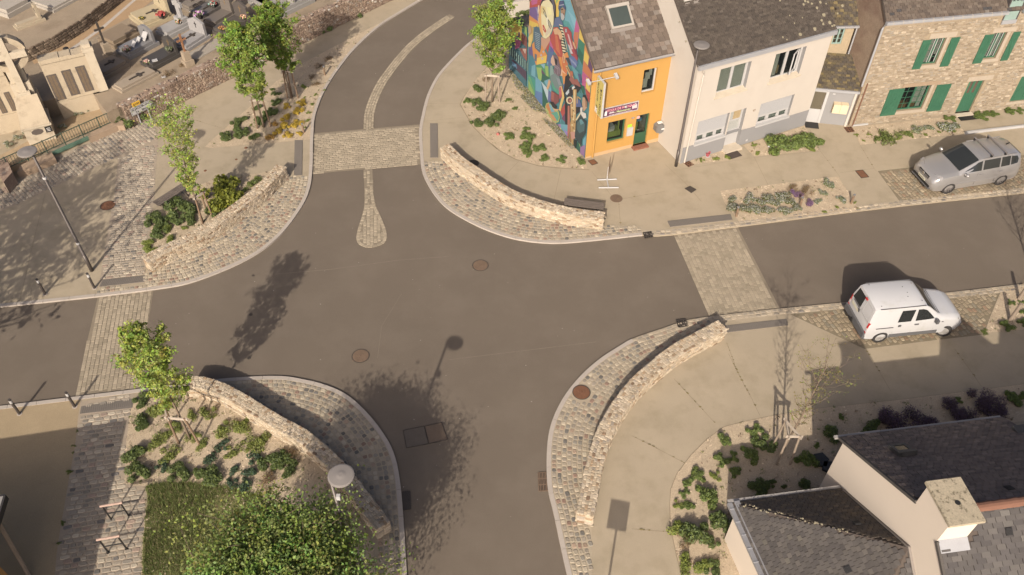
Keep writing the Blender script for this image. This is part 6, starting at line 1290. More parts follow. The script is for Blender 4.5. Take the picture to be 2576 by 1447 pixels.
posy('pink flowers on the corner of the black polished grave', '15', 805, 960, CG+.2, .17, [PK, PK, WH, GN_]); posy('pale flowers in a black box on the grey granite grave', '15', 520, 775, CG+.3, .22, [WH, PK, PK, GN_]); posy('red wreath of flowers on the cream grave', '15', 1020, 265, CG+.3, .24, [RD, RD, (.5, .12, .1)]); posy('dry yellow plant in a pot on the cream grave', '15', 730, 305, CG+.3, .15, [(.4, .28, .06), GN_]); posy('orange flowers on the light grey grave with the tall cross', '15', 1295, 360, CG+.32, .2, [OR_, WH, GN_]); posy('white and violet flowers on the dark grey grave', '15', 1580, 265, CG+.3, .26, [WH, WH, (.4, .2, .4), GN_]); posy('white and green flowers near the dark headstone at the top', '15', 1795, 110, CG+.36, .22, [WH, (.2, .35, .3), RD]); posy('orange flowers on the black stepped grave', '15', 1925, 470, CG+.3, .2, [OR_, OR_, GN_]); posy('peach flowers by the headstone of the black stepped grave', '15', 2240, 290, CG+.34, .18, [(.6, .35, .25), GN_]); posy('grey-green potted plant on the black polished grave', '15', 1140, 775, CG+.34, .2, [(.14, .15, .1), GN_])
for i, (x, y, s_, lab) in enumerate(((920, 905, .13, 'small white plaque lying on the black polished grave'), (615, 690, .16, 'white open-book plaque on the grey granite grave nearest its flower box'), (685, 625, .15, 'middle white plaque on the grey granite grave'), (780, 590, .24, 'largest white plaque on the grey granite grave before its headstone'), (1050, 1150, .1, 'white stone plate lying by the grass at the cemetery wall'), (240, 490, .11, 'white plate lying at the path edge of the cemetery'), (1455, 165, .11, 'small white pot lid beside the stone cross grave'))):
    p = g('15', x, y, CG+(.36 if i < 4 else .05)); m = MB(); M = Matrix.Rotation(R(48), 4, 'Z') @ Matrix.Rotation(R(-52), 4, 'Y') if i in (1, 2, 3) else Matrix.Rotation(R(30), 4, 'Z'); m.box(None, (s_*2, s_*1.7, .03), M=Matrix.Translation((0, 0, s_*.9 if i in (1, 2, 3) else .02)) @ M); o = m.build('memorial_plaque', WHITE); o.location = p; tag(o, lab, 'plaque', 'plaques on the graves')
m = MB(); p = g('1', 655, 515, CG); m.lathe((0, 0, 0), [(.12, 0), (.14, .3), (.06, .34)], 10); o = m.build('black_vase', BLACK); o.location = p; tag(o, 'black vase on the path just behind the memorial coping', 'vase')
# road sign on the wall
sg_p = FW_.p(-.85, .86, -.1); ds = thing('direction_sign', 'white arrow-shaped direction sign with yellow road number, half hidden by a bush', 'road sign', FW_.p(-.85, 0, -.1)); bD = RB(ds)
FD = Face(FW_.p(-1.45, 0, -.12).xy, R(48.55)); O_D = Vector(ds.location)
def arrow(d0, d1, inset): 
    w_, h0, h1 = 1.2, .66, 1.06; pts = [(inset, h0+inset), (w_-.16-inset*.4, h0+inset), (w_-inset*1.6, (h0+h1)/2), (w_-.16-inset*.4, h1-inset), (inset, h1-inset)]; m = MB(); vs = [FD.p(a, z, d) for d in (d0, d1) for a, z in pts]; m.add(vs, [(0, 1, 2, 3, 4), (9, 8, 7, 6, 5)] + [(i, 5+i, 5+(i+1) % 5, (i+1) % 5) for i in range(5)]); return m
bD(arrow(-.03, .0, 0), 'board', WHITE); bD(arrow(-.034, -.029, .018), 'border', BLKL); bD(arrow(-.038, -.03, .034), 'face', WHITE)
m = MB(); pts = [(1.0, .7), (1.04, .7), (1.16, .86), (1.04, 1.02), (1.0, 1.02), (1.1, .86)]; m.add([FD.p(a, z, -.0395) for a, z in pts], [(0, 1, 2, 5), (5, 2, 3, 4)]); bD(m, 'chevron', BLKL)
text_mesh('St JACUT', .15, BLKL, ds, Fm(FD, .36, .95, -.041, O_D), bold=.002); text_mesh('les PINS', .105, BLKL, ds, Fm(FD, .8, .95, -.041, O_D), bold=.001); text_mesh('TA', .14, BLKL, ds, Fm(FD, .3, .77, -.041, O_D), bold=.002); text_mesh('BRNE', .13, BLKL, ds, Fm(FD, .7, .77, -.041, O_D), bold=.002); text_mesh('O', .12, BLKL, ds, Fm(FD, .95, .77, -.041, O_D))
m = MB(); FD.box(m, .18, .58, 1.09, 1.29, -.03, 0); o = bD(m, 'number_plate', mat('road_yellow', (.55, .33, .04), .5)); text_mesh('D153', .14, BLKL, o, Fm(FD, .38, 1.19, -.035, O_D), bold=.003)
for a in (.3, .85): m = MB(); m.tube([FD.p(a, 0, .04), FD.p(a, 1.25 if a < .5 else 1.05, .04)], .03); bD(m, 'post', ZINC)

# ------------------------------------------------------------------ plants
LEAF = mat('leaf', (.1, .15, .03), .6, .12, 2, .1, 20, src='attr', trans=.38, spec=.25)
def leafcol(base, r=random, v=.35): k = r.uniform(1-v, 1+v); return (base[0]*k*r.uniform(.9, 1.12), base[1]*k, base[2]*k*r.uniform(.7, 1.3))
class Leaves:
    """many small leaf faces, built with numpy"""
    def __init__(s): s.v, s.c = [], []
    def put(s, P, size, col, up=.35, rng=np.random, v=.3, out=None):
        n = len(P)
        if n == 0: return
        N = rng.normal(size=(n, 3)); N[:, 2] = np.abs(N[:, 2]) + up
        if out is not None: N += out*1.2
        N /= np.linalg.norm(N, axis=1)[:, None]; A = np.cross(N, rng.normal(size=(n, 3))); A /= np.linalg.norm(A, axis=1)[:, None]; B = np.cross(N, A)
        s1 = size*rng.uniform(.6, 1.3, n)[:, None]; s2 = s1*rng.uniform(.45, .8, n)[:, None]
        q = np.stack([P - A*s1, P + B*s2 - A*s1*.15 + N*s2*.25, P + A*s1, P - B*s2 - A*s1*.15 + N*s2*.25], 1); s.v.append(q)
        k = rng.uniform(1-v, 1+v, n)[:, None]; c = np.array(col)[None]*k; c[:, 0] *= rng.uniform(.92, 1.06, n); c[:, 2] *= rng.uniform(.7, 1.3, n); s.c.append(c)
    def mesh(s, name):
        V = np.concatenate(s.v); n = len(V); me = bpy.data.meshes.new(name); me.vertices.add(4*n); me.vertices.foreach_set('co', V.reshape(-1))
        me.loops.add(4*n); me.loops.foreach_set('vertex_index', np.arange(4*n)); me.polygons.add(n); me.polygons.foreach_set('loop_start', np.arange(n)*4); me.polygons.foreach_set('loop_total', np.full(n, 4))
        me.materials.append(LEAF); me.update(calc_edges=True)
        a = me.color_attributes.new('Col', 'FLOAT_COLOR', 'POINT'); C = np.ones((n, 4, 4), np.float32); C[:, :, :3] = np.concatenate(s.c)[:, None]; a.data.foreach_set('color', C.ravel()); return me
def shrub_mesh(kind, seed):
    rng = np.random.RandomState(seed); L = Leaves()
    spec = {'dark': ((.11, .142, .05), 700, .08, .75), 'mid': ((.14, .18, .055), 640, .085, .8), 'lime': ((.2, .235, .06), 420, .075, .6), 'yellow': ((.46, .335, .06), 560, .085, .75), 'rust': ((.34, .21, .06), 360, .085, .7), 'white': ((.115, .13, .045), 420, .085, .75),
            'bright': ((.15, .18, .07), 320, .09, .7), 'purple': ((.2, .125, .2), 420, .06, .9), 'plum': ((.10, .07, .08), 640, .05, .9), 'twig': ((.22, .155, .09), 300, .05, .9), 'euph': ((.17, .185, .035), 700, .075, .85), 'blue': ((.07, .105, .06), 260, .11, .8), 'grass': ((.14, .17, .05), 260, .09, .5), 'vine': ((.2, .225, .065), 420, .07, .35)}[kind]
    col, n, sz, hh = spec
    # a few lobes, each with its own stems and leaves
    nl = {'vine': 9, 'lime': 7, 'euph': 14}.get(kind, 8); C = []
    for i in range(nl):
        a = rng.uniform(0, 6.3); r = rng.uniform(.2, 1.0) if i else 0; C.append((r*math.cos(a), r*math.sin(a), rng.uniform(.2, .55)*hh*(1-.4*r), rng.uniform(.24, .5)*(1 if kind != 'euph' else .7)))
    for cx, cy, cz, cr in C:
        k = n*3//nl; d = rng.normal(size=(k, 3)); d /= np.linalg.norm(d, axis=1)[:, None]; rad = cr*rng.uniform(.55, 1.08, k)[:, None]; Pp = d*rad*np.array([1, 1, .85]) + np.array([cx, cy, cz+.12]); keep = Pp[:, 2] > .01
        L.put(Pp[keep], sz, col, .3, rng, .4, d[keep])
        if kind in ('white', 'bright'):
            f = rng.rand(k) < (.75 if kind == 'white' else .8); f &= d[:, 2] > -.1; L.put(Pp[f & keep] + d[f & keep]*.06, sz*.7, (.46, .44, .40), .8, rng, .2, d[f & keep])
        if kind in ('purple', 'plum'):
            f = d[:, 2] > .1; L.put((Pp + d*.12)[f & keep], sz*.8, (.26, .16, .27) if kind == 'purple' else (.13, .085, .12), .4, rng, .3)
        if kind == 'euph': L.put((Pp[keep] + d[keep]*.05)[::2], sz*1.1, (.22, .23, .04), .9, rng, .2)
        if kind == 'dark': L.put((Pp[keep])[::9], sz*1.1, (.15, .19, .05), .7, rng, .2)
    if kind in ('twig', 'purple'):
        for i in range(90):
            a, b = rng.uniform(0, 6.3), rng.uniform(0, .9); q = np.linspace(.1, 1, 5)[:, None]*np.array([[b*math.cos(a), b*math.sin(a), rng.uniform(.6, 1.2)]]); L.put(q, .028, (.2, .14, .075), .1, rng)
    return L.mesh('shrub_' + kind)
SHM = {}
def shrub(kind, k, x, y, r, label, cat='shrub', group=None, hs=1., z=PZ+.012):
    if kind not in SHM: SHM[kind] = [shrub_mesh(kind, 11+i*7+len(kind)) for i in range(3)]
    p = g(k, x, y, z); R_ = r*ZM[k][2]/dist_px(p)*1.12; p = p - Vector((0, R_*.36*hs, 0))
    o = bpy.data.objects.new('flowering_shrub' if kind in ('yellow', 'white', 'bright', 'purple', 'rust') else 'shrub', random.choice(SHM[kind])); COL.objects.link(o); o.location = p; s = R_*random.uniform(.95, 1.1); o.scale = (s*random.uniform(.9, 1.1), s*random.uniform(.9, 1.1), s*hs*random.uniform(.85, 1.1)); o.rotation_euler.z = random.uniform(0, 6.3)
    return tag(o, label, cat, group)
ORD = ['first', 'second', 'third', 'fourth', 'fifth', 'sixth', 'seventh', 'eighth', 'ninth', 'tenth', 'eleventh', 'twelfth', 'thirteenth', 'fourteenth', 'fifteenth', 'sixteenth', 'seventeenth', 'eighteenth', 'nineteenth', 'twentieth']
def bed(k, kind, what, where, s, hs=1., cat='shrub', **kw):
    P = sorted(tuple(map(float, q.split(','))) for q in s.split())
    for i, (x, y, r) in enumerate(P):
        lab = '%s %s' % (what, where) if len(P) == 1 else '%s from left of the %s %s' % (ORD[i], what, where)
        shrub(kind, k, x, y, r, lab, cat, '%s %s' % (what, where), hs, **kw)
NA = 'below the two staked maples'
bed('t', 'dark', 'dark green mounds', NA, '390,1180,58 300,1250,70 370,1370,85 170,1410,75 275,1330,70 530,1390,60 520,1210,62 600,1230,60 700,1120,60 555,1040,60 770,1000,58 690,1140,58'); bed('t', 'dark', 'small dark tufts', NA, '745,895,32 805,890,26 710,850,30')
bed('t', 'yellow', 'yellow flowering clumps', NA, '900,1040,42 1080,1005,55 1030,1105,55 895,1180,58 885,1275,62 1010,1255,66 800,1350,56 915,1395,48 1050,1375,50', .9); bed('t', 'rust', 'ochre withered clumps', NA, '748,1255,42 710,1415,60', .8)
bed('t', 'lime', 'small yellow-green tufts', NA, '1075,805,38 1245,905,24 1205,1015,26 1160,1120,28 1150,1205,32 1110,930,20 1115,1300,20 465,1275,20 1345,850,22', .8); bed('t', 'twig', 'dry brown tufts', NA, '1265,765,55 1200,690,40 1390,470,60 1300,560,60', .7)
CWL = 'at the foot of the cemetery wall'
bed('1', 'dark', 'dark green bushes', CWL, '1695,860,52 1840,860,75 1595,1040,55 1440,1130,30'); bed('2', 'dark', 'bushes by the footpath', CWL, '710,285,62 800,230,50 430,400,50 1005,150,40'); bed('1', 'dark', 'large green bush', 'hiding the lower edge of the arrow sign', '1290,1140,112', 1.3)
NB = 'by the bench and low wall'
bed('5', 'dark', 'dark green mounds', NB, '1230,680,82 1240,755,62 1350,680,58 1430,580,92 1475,670,62 1690,595,62'); bed('5', 'euph', 'big lime-green spurge', NB, '1735,490,140', 1.0); bed('5', 'lime', 'yellow-green tufts', NB, '1310,745,45 1420,740,30 1180,830,42 1345,835,50 1225,895,52 1155,895,38 1510,765,18'); bed('5', 'grass', 'grassy tufts', NB, '1985,380,48 1895,450,34 1780,585,30')
NE_ = 'under the musicians mural'
bed('3', 'dark', 'low dark green shrubs', NE_, '150,865,55 130,1000,58 180,1060,70 320,1120,75 245,1195,62 110,1190,55'); bed('3', 'mid', 'light green tufts', NE_, '20,980,36 600,1330,58 585,1410,50 710,1425,48 415,1320,42 580,1245,30 480,1045,24 410,968,26'); bed('6', 'mid', 'bright green tufts', 'along the pavement below the mural', '1510,150,42 1500,280,42 1600,245,42 1640,318,32 1775,332,36 1930,355,34 1385,150,26'); bed('3', 'twig', 'dry twiggy plant', NE_, '205,770,34', 1.4)
FB_ = 'beside the street'
bed('f', 'white', 'white-flowered green mounds', FB_, '720,235,62 760,310,58 905,205,75 925,335,78 1060,345,74 1085,205,78 1180,260,70 1300,175,68 1335,250,70 1320,335,62 1440,325,50 1150,335,50 840,300,50'); bed('f', 'purple', 'purple lavender clumps', FB_, '1450,165,72 1580,260,52', 1.1); bed('f', 'twig', 'dry brown clumps', FB_, '1540,130,70 1400,90,52', 1.3); bed('f', 'bright', 'white candytuft clumps', FB_, '1800,50,62 1740,145,52 1690,240,52 1940,220,60', .8); bed('f', 'lime', 'little green tufts', FB_, '2095,252,20 1890,303,22 1770,350,28')
bed('4', 'mid', 'leafy green bushes', 'by the cream house plinth', '815,1045,88 965,1005,95 1035,1015,62', 1.0); bed('4', 'lime', 'small weeds', 'below the cream house', '655,1090,24 1065,1075,24 430,1128,25 370,1132,25 260,1148,20 635,1040,20')
bed('4', 'grass', 'grassy plants', 'before the stone house', '1560,980,58 1695,955,48 1525,1000,36'); bed('4', 'bright', 'white-flowered plants', 'before the stone house', '1795,930,42 1885,920,36 2000,910,58 2060,910,42', .9); bed('4', 'lime', 'little yellow-green tufts', 'before the stone house', '1370,968,16 1415,1010,14 1460,964,14 1670,995,16 1770,980,14 1860,965,16 1955,948,16 2075,940,16', .8)
bed('4', 'mid', 'low weeds', 'along the stone house wall', '2040,850,36 2265,835,42 2350,815,30 2470,800,40 2540,795,30 2310,822,26', .5)
SE_ = 'by the gabled house'
bed('10', 'mid', 'green shrubs', SE_, '785,520,48 595,580,48 745,665,55 570,700,48 1105,700,60 425,800,38 350,855,32 335,920,30 470,930,60 350,1000,34'); bed('10', 'dark', 'dark green shrubs', SE_, '830,600,55 1280,545,62 1520,515,72 820,845,60 815,895,60 1110,875,45 890,850,30 970,885,22 400,1165,85 580,1100,72 500,1230,48 520,1410,58'); bed('10', 'plum', 'dark purple bushes', SE_, '1690,455,100 1910,455,90 2085,450,85 2040,370,62 1580,440,60 2230,330,80 2320,380,80', 1.0); bed('10', 'lime', 'lime-green shrubs', SE_, '290,1100,62 350,1370,72 460,1345,60 530,805,38 290,990,30'); bed('10', 'twig', 'brown twiggy shrub', SE_, '345,1215,55 640,1010,40'); bed('10', 'mid', 'small shaded tufts', SE_, '660,785,32 1180,618,22 650,685,30 2420,300,48 2510,290,36 2090,325,20 1340,435,22')
bed('b', 'mid', 'leafy green plants', 'around the cut stakes', '870,960,95 960,540,62 1150,710,62 1165,900,82 1150,540,52'); bed('b', 'grass', 'weedy tufts', 'at the corner of the parking bay', '450,1075,62 500,1050,40', .5)
SW_ = 'below the leaning sapling'
bed('11', 'dark', 'dark green rounded shrubs', SW_, '1215,205,75 1180,10,62 1150,395,92 1170,585,90 1500,595,78 1750,610,90 1640,600,50 2240,490,78 2330,480,75 2380,565,70'); bed('11', 'blue', 'blue-green plants', SW_, '1350,550,46 1840,370,52 1740,485,48 1920,565,42 1910,685,42 2030,695,60 2120,480,60 2085,570,60'); bed('11', 'vine', 'yellow-green sprawling plants', SW_, '1340,90,90 1280,90,52 1370,270,62 1310,360,72 1400,445,82 1690,370,60 1710,100,62 1860,240,72 1950,240,72 2000,180,60 2130,320,82 2060,360,62 1480,245,42 1920,425,62 1560,130,50 1600,300,50 1440,180,50'); bed('11', 'twig', 'brown twiggy shrubs', SW_, '2200,665,80 2420,430,60')
bed('11', 'grass', 'weedy tufts', 'along the shaded forecourt', '575,590,28 512,1020,22 487,1180,20 610,380,16 604,440,12 632,260,12', .4)
# flowers along the terrace wall, weeds at the memorial
for i, f in enumerate(np.linspace(0, 1, 14)):
    shrub('bright', '1', 320+f*690, 530-f*500, 34, ORD[i] + ' white-flowered tuft from the memorial along the terrace wall', 'flowers', 'white flowers along the terrace wall', .8, CG)
bed('14', 'bright', 'white flowering weeds', 'at the war memorial', '1280,470,60 1400,430,60 1540,390,50 420,560,70 1010,690,60 690,820,45 300,880,60 140,980,60 420,800,50', .8, z=.16); bed('14', 'lime', 'yellow-green weeds', 'beside the memorial altar', '550,770,55 1690,350,40', 1.2, z=.16); bed('15', 'twig', 'dry grass tuft', 'on the cemetery ground at the wall', '1120,1110,90 1350,960,70', .5, z=CG)
bed('an', 'dark', 'clipped hedge bushes', 'behind the white wall beyond the annex', '700,190,90 840,185,90 620,200,60', 1.2)
# weeds, seedlings and dry litter scattered over the beds
for k, q in BED.items():
    xs, ys = [p.x for p in q], [p.y for p in q]; rng = np.random.RandomState(len(k)); L = Leaves(); ar = (max(xs)-min(xs))*(max(ys)-min(ys))
    for i in range(int(ar*(5 if k != 'sw' else 9))):
        p = (rng.uniform(min(xs), max(xs)), rng.uniform(min(ys), max(ys)))
        if not inside(p, q) or not in_frame((*p, PZ)): continue
        n_ = rng.randint(4, 16); r_ = rng.uniform(.03, .13); col = [(.15, .18, .06), (.11, .14, .05), (.24, .17, .10), (.17, .12, .075), (.2, .21, .08)][rng.randint(5)]
        L.put(np.stack([p[0]+rng.normal(0, r_*.6, n_), p[1]+rng.normal(0, r_*.6, n_), PZ+.02+rng.uniform(0, r_*.8, n_)], 1), .022, col, .4, rng, .3)
    if L.v: o = bpy.data.objects.new('weeds', L.mesh('weeds')); COL.objects.link(o); tag(o, kind='stuff')
# silvery ground cover along the mural wall, grass below the big tree
def ground_cover(name, poly, n, cols, size, hgt, z=PZ+.02):
    xs, ys = [p.x for p in poly], [p.y for p in poly]; L = Leaves(); rng = np.random.RandomState(3); P = []
    while len(P) < n:
        q = (rng.uniform(min(xs), max(xs)), rng.uniform(min(ys), max(ys)))
        if inside(q, poly) and math.sin(q[0]*2.9+math.cos(q[1]*2.3)*1.7)+math.sin(q[1]*3.7+q[0]*1.3) > -.9+rng.uniform(-.5, .5): P.append((*q, z + rng.uniform(0, hgt)))
    P = np.array(P)
    for i, (c, f) in enumerate(cols): a = int(n*sum(x[1] for x in cols[:i])); b = int(n*sum(x[1] for x in cols[:i+1])); L.put(P[a:b], size, c, .5, rng, .35)
    me = L.mesh(name); o = bpy.data.objects.new(name, me); COL.objects.link(o); return tag(o, kind='stuff')
ground_cover('ground_cover', gl('3', '470,600 600,790 640,900 760,1010 900,1180 1040,1360 1065,1440 1020,1447 900,1330 760,1180 600,1020 540,960 470,820 420,720'), 12000, [((.34, .31, .26), .5), ((.19, .20, .09), .33), ((.45, .38, .12), .05), ((.24, .2, .15), .12)], .03, .09)
gr = gl('11', '1205,720 1215,830 1195,1000 1178,1200 1172,1447 1165,1640 2300,1640 2300,1100 2150,800 1850,720 1600,690 1350,690')
rng = np.random.RandomState(8); V_ = []; Cc = []; xs, ys = [p.x for p in gr], [p.y for p in gr]
while len(V_) < 42000:                                        # single blades
    q = (rng.uniform(min(xs), max(xs)), rng.uniform(min(ys), max(ys)))
    if not inside(q, gr): continue
    n1 = math.sin(q[0]*2.1+math.cos(q[1]*1.7)*2)+math.sin(q[1]*2.9-q[0]*1.1)
    if n1 < -1.2 and rng.rand() < .6: continue
    a_ = rng.uniform(0, 6.3); t_ = rng.uniform(.1, .9); l_ = rng.uniform(.05, .15)*(1+.25*n1); dx, dy, dz = l_*math.cos(a_)*t_, l_*math.sin(a_)*t_, l_*math.sqrt(1-t_*t_); w_ = rng.uniform(.004, .009); px_, py_ = -math.sin(a_)*w_, math.cos(a_)*w_
    V_.append([(q[0]-px_, q[1]-py_, PZ+.01), (q[0]+px_, q[1]+py_, PZ+.01), (q[0]+px_*.4+dx, q[1]+py_*.4+dy, PZ+.01+dz), (q[0]-px_*.4+dx, q[1]-py_*.4+dy, PZ+.01+dz)])
    c_ = np.array([(.135, .17, .05), (.17, .20, .07), (.10, .135, .04), (.26, .22, .12)][rng.choice(4, p=[.34, .26, .15, .25])])*rng.uniform(.8, 1.3); Cc.append(c_)
Lg = Leaves(); Lg.v.append(np.array(V_)); Lg.c.append(np.array(Cc)); o = bpy.data.objects.new('grass', Lg.mesh('grass')); COL.objects.link(o); tag(o, kind='stuff')

# ------------------------------------------------------------------ trees
def limb(mb, pts, r0, r1, n=6): k = len(pts); mb.tube(pts, [r0+(r1-r0)*i/(k-1) for i in range(k)], n)
def tree(label, base, height, crown0, crown_r, trunk_r, col, leaf, nb, per, lean=(0, 0), seed=0, shape='column', group=None, sub=5, name='young_tree', nleaf_top=1., bare=False):
    rnd = random.Random(seed); rng = np.random.RandomState(seed); o = thing(name, label, 'tree', base, 0, group); tm = MB(); br = MB(); L = Leaves(); ln = Vector((*lean, 0))
    ax = lambda t: Vector((ln.x*t**1.2, ln.y*t**1.2, height*t)) + Vector((math.sin(t*5+seed)*.03, math.cos(t*4+seed)*.03, 0))
    limb(tm, [ax(i/9)*.98 for i in range(10)], trunk_r, trunk_r*.16, 8); tm.build('trunk', BARK, o, True); pts = []
    for i in range(nb):
        f = (i+.5)/nb; t = crown0 + (1-crown0)*f**.9*.95; a = i*2.4 + rnd.uniform(-.5, .5); prof = {'column': (math.sin(math.pi*min(1, (f*.82+.16)))**.8), 'round': math.sqrt(max(.05, 1-(2*f-.75)**2*.75)), 'vase': .35+.65*f}[shape]
        R_ = crown_r*prof*rnd.uniform(.75, 1.15); up = {'column': rnd.uniform(.9, 1.6), 'round': rnd.uniform(.25, .8), 'vase': rnd.uniform(1.3, 2.0)}[shape]*R_*(1-.3*f); s = ax(t); e = s + Vector((math.cos(a)*R_, math.sin(a)*R_, up)); e.z = min(e.z, height*1.02)
        mid_ = s.lerp(e, .5) + Vector((math.cos(a)*R_*.1, math.sin(a)*R_*.1, -up*.08)); limb(br, [s, mid_, e], trunk_r*.34*(1-.5*f), trunk_r*.07, 5)
        for j in range(sub):
            q = s.lerp(e, rnd.uniform(.35, 1.)); b2 = rnd.uniform(0, 6.3); l2 = R_*rnd.uniform(.2, .5); e2 = q + Vector((math.cos(b2)*l2, math.sin(b2)*l2, rnd.uniform(.1, .8)*l2)); limb(br, [q, e2], trunk_r*.1, trunk_r*.04, 4)
            k = max(1, int(per*rnd.uniform(.5, 1.5)))
            for h in range(3):
                c = q.lerp(e2, .35+.325*h); cl = np.clip(rng.normal(size=(k, 3)), -1.6, 1.6)*np.array([.33, .33, .26])*l2*(.9 if not bare else .5) + np.array(c); pts.append(cl)
    for i, cl in enumerate(pts): L.put(cl, leaf, tuple(x*rnd.uniform(.82, 1.2) for x in col), .45, rng, .28)
    br.build('branches', BARK, o, True); me = L.mesh('crown'); c = bpy.data.objects.new('crown', me); COL.objects.link(c); c.parent = o; return o
PALEW = mat('pale_rail', (.34, .29, .235), .85, .15, 3, .15, 30)
def stakes(label, bases, tops, k, hgt, rails, col=None, group='timber tree stakes', rad=.04):
    b = [g(k, *q) for q in bases]; ctr = sum(b, Vector())/len(b); o = thing('tree_stakes', label, 'tree stakes', ctr, 0, group); bl = RB(o)
    t = [p + Vector(((ctr-p).x*.22, (ctr-p).y*.22, hgt)) for p in b]
    for p, q in zip(b, t): m = MB(); m.tube([p - Vector((0, 0, .05)), q], [rad, rad*.92], 8); bl(m, 'stake', WOODB if col is None else col)
    for i, j in rails: m = MB(); d = (t[j]-t[i]).normalized()*.1; m.bar(t[i]-d-Vector((0, 0, .06)), t[j]+d-Vector((0, 0, .06)), .035, .1); bl(m, 'rail', PALEW)
    return o
def th(k, bx, by, tx, ty):                                   # height and lean of a tree from its base and top in the photo
    b = g(k, bx, by); lo, hi = 0, 14
    for _ in range(40):
        md = (lo+hi)/2; v = proj(b + Vector((0, 0, md)))[1]; lo, hi = (md, hi) if v > ZM[k][1]+ty*ZM[k][2] else (lo, md)
    u, v = ZM[k][0]+tx*ZM[k][2], ZM[k][1]+ty*ZM[k][2]; q = g('d', u, v, b.z+lo); return b, lo, (q.x-b.x, q.y-b.y)
MAPLE = (.20, .265, .055); MAPL2 = (.27, .325, .075)
b, h, l = th('t', 612, 1300, 270, 30); tree('leafy young maple nearest the bench path, left of the staked pair', b, h, .24, .98, .05, MAPLE, .058, 46, 14, l, 1, group='young staked street trees', sub=7)
b, h, l = th('2', 370, 950, 140, 10); tree('leafy young maple right of the staked pair, beside the curved road', b, h, .24, .95, .05, (.185, .25, .05), .058, 46, 14, l, 2, group='young staked street trees', sub=7)
b, h, l = th('5', 1575, 690, 1320, -120); tree('thin yellow-green maple with sparse leaves beside the bench', b, h, .26, 1.05, .04, MAPL2, .042, 44, 7, l, 3, 'vase', 'young staked street trees', sub=7)
b, h, l = th('3', 262, 985, 275, 5); tree('young maple with bright leaves in front of the mural annex', b, h, .26, 1.0, .05, (.205, .27, .055), .058, 40, 13, l, 4, group='young staked street trees', sub=7)
b, h, l = th('8', 1480, 1085, 1010, 200); tree('leaning yellow-green sapling in the leafy bed, its long shadow on the road', b, h, .32, .80, .045, MAPL2, .046, 44, 12, l, 5, 'column', 'young staked street trees', sub=7)
b, h, l = th('10', 960, 670, 1270, 75); tree('nearly bare sapling with tiny leaves between tall stakes by the gabled house', b, h, .30, .95, .045, (.2, .2, .05), .026, 40, 2, l, 6, 'vase', 'young staked street trees', sub=5, bare=True)
stakes('three brown stakes with a pale rail under the left maple of the pair', [(540, 1315), (612, 1290), (700, 1290)], None, 't', 1.65, [(0, 2), (0, 1)]); stakes('three brown stakes under the right maple of the pair', [(905, 950), (962, 935), (1032, 948)], None, 't', 1.6, [(0, 1), (1, 2)]); stakes('stakes beside the bench holding the thin maple', [(1570, 705), (1600, 600), (1648, 655)], None, '5', 1.45, [(0, 2), (0, 1)]); stakes('grey stakes with a pale crossbar holding the maple at the mural', [(190, 985), (262, 975), (330, 995)], None, '3', 1.6, [(0, 2), (1, 2), (0, 1)], WOOD); stakes('stakes with a pale V of rails holding the leaning sapling', [(1385, 1118), (1330, 960), (1550, 1132)], None, '8', 1.5, [(0, 2), (0, 1)]); stakes('tall pale stakes with a triangle of rails round the nearly bare sapling', [(905, 612), (925, 738), (1012, 740)], None, '10', 1.65, [(0, 1), (1, 2), (0, 2)], WOOD)
for (bx, by), lab in (((1100, 485), 'cut timber stake nearest the street at the right edge'), ((935, 875), 'cut timber stake nearest the shaded pavement at the right edge')):
    p = g('b', bx, by); m = MB(); m.tube([(0, 0, -.05), (.06, .03, .95)], [.075, .07], 10); o = m.build('timber_stake', WOOD); o.location = p; tag(o, lab, 'stake', 'cut stakes by the parking bay')
# big tree at the bottom
def at_shadow(k, x, y, ks, xs, ys):                          # where a point seen at (x,y) throws its shadow at (xs,ys): height
    best = None; tgt = Vector((ZM[ks][0]+xs*ZM[ks][2], ZM[ks][1]+ys*ZM[ks][2]))
    for i in range(10, 140):
        z = i*.1; p = g(k, x, y, z); q = p + sv*(z/tl); d = (Vector(proj((q.x, q.y, 0)))-tgt).length
        if best is None or d < best[0]: best = (d, z, p)
    return best
bt = g('9', -190, 1380, 0); 
tree('big leafy green tree filling the bottom of the picture', (-5.95, 8.75, PZ), 5.1, .2, 2.2, .13, (.185, .24, .065), .043, 110, 42, (.0, .1), 9, 'round', sub=11, name='leafy_tree')
# trees outside the picture whose shadows fall into it
tree('tall tree beyond the left edge that shades the forecourt', (-22.9, 15.9, PZ), 8.6, .3, 3.7, .2, (.09, .12, .025), .12, 50, 5, (0, 0), 12, 'round', sub=8, name='leafy_tree')
tree('bare street tree just beyond the right edge', (21.0, 22.9, PZ), 5.2, .35, 1.5, .05, (.1, .12, .03), .03, 34, 1, (0, 0), 13, 'vase', sub=7, bare=True)

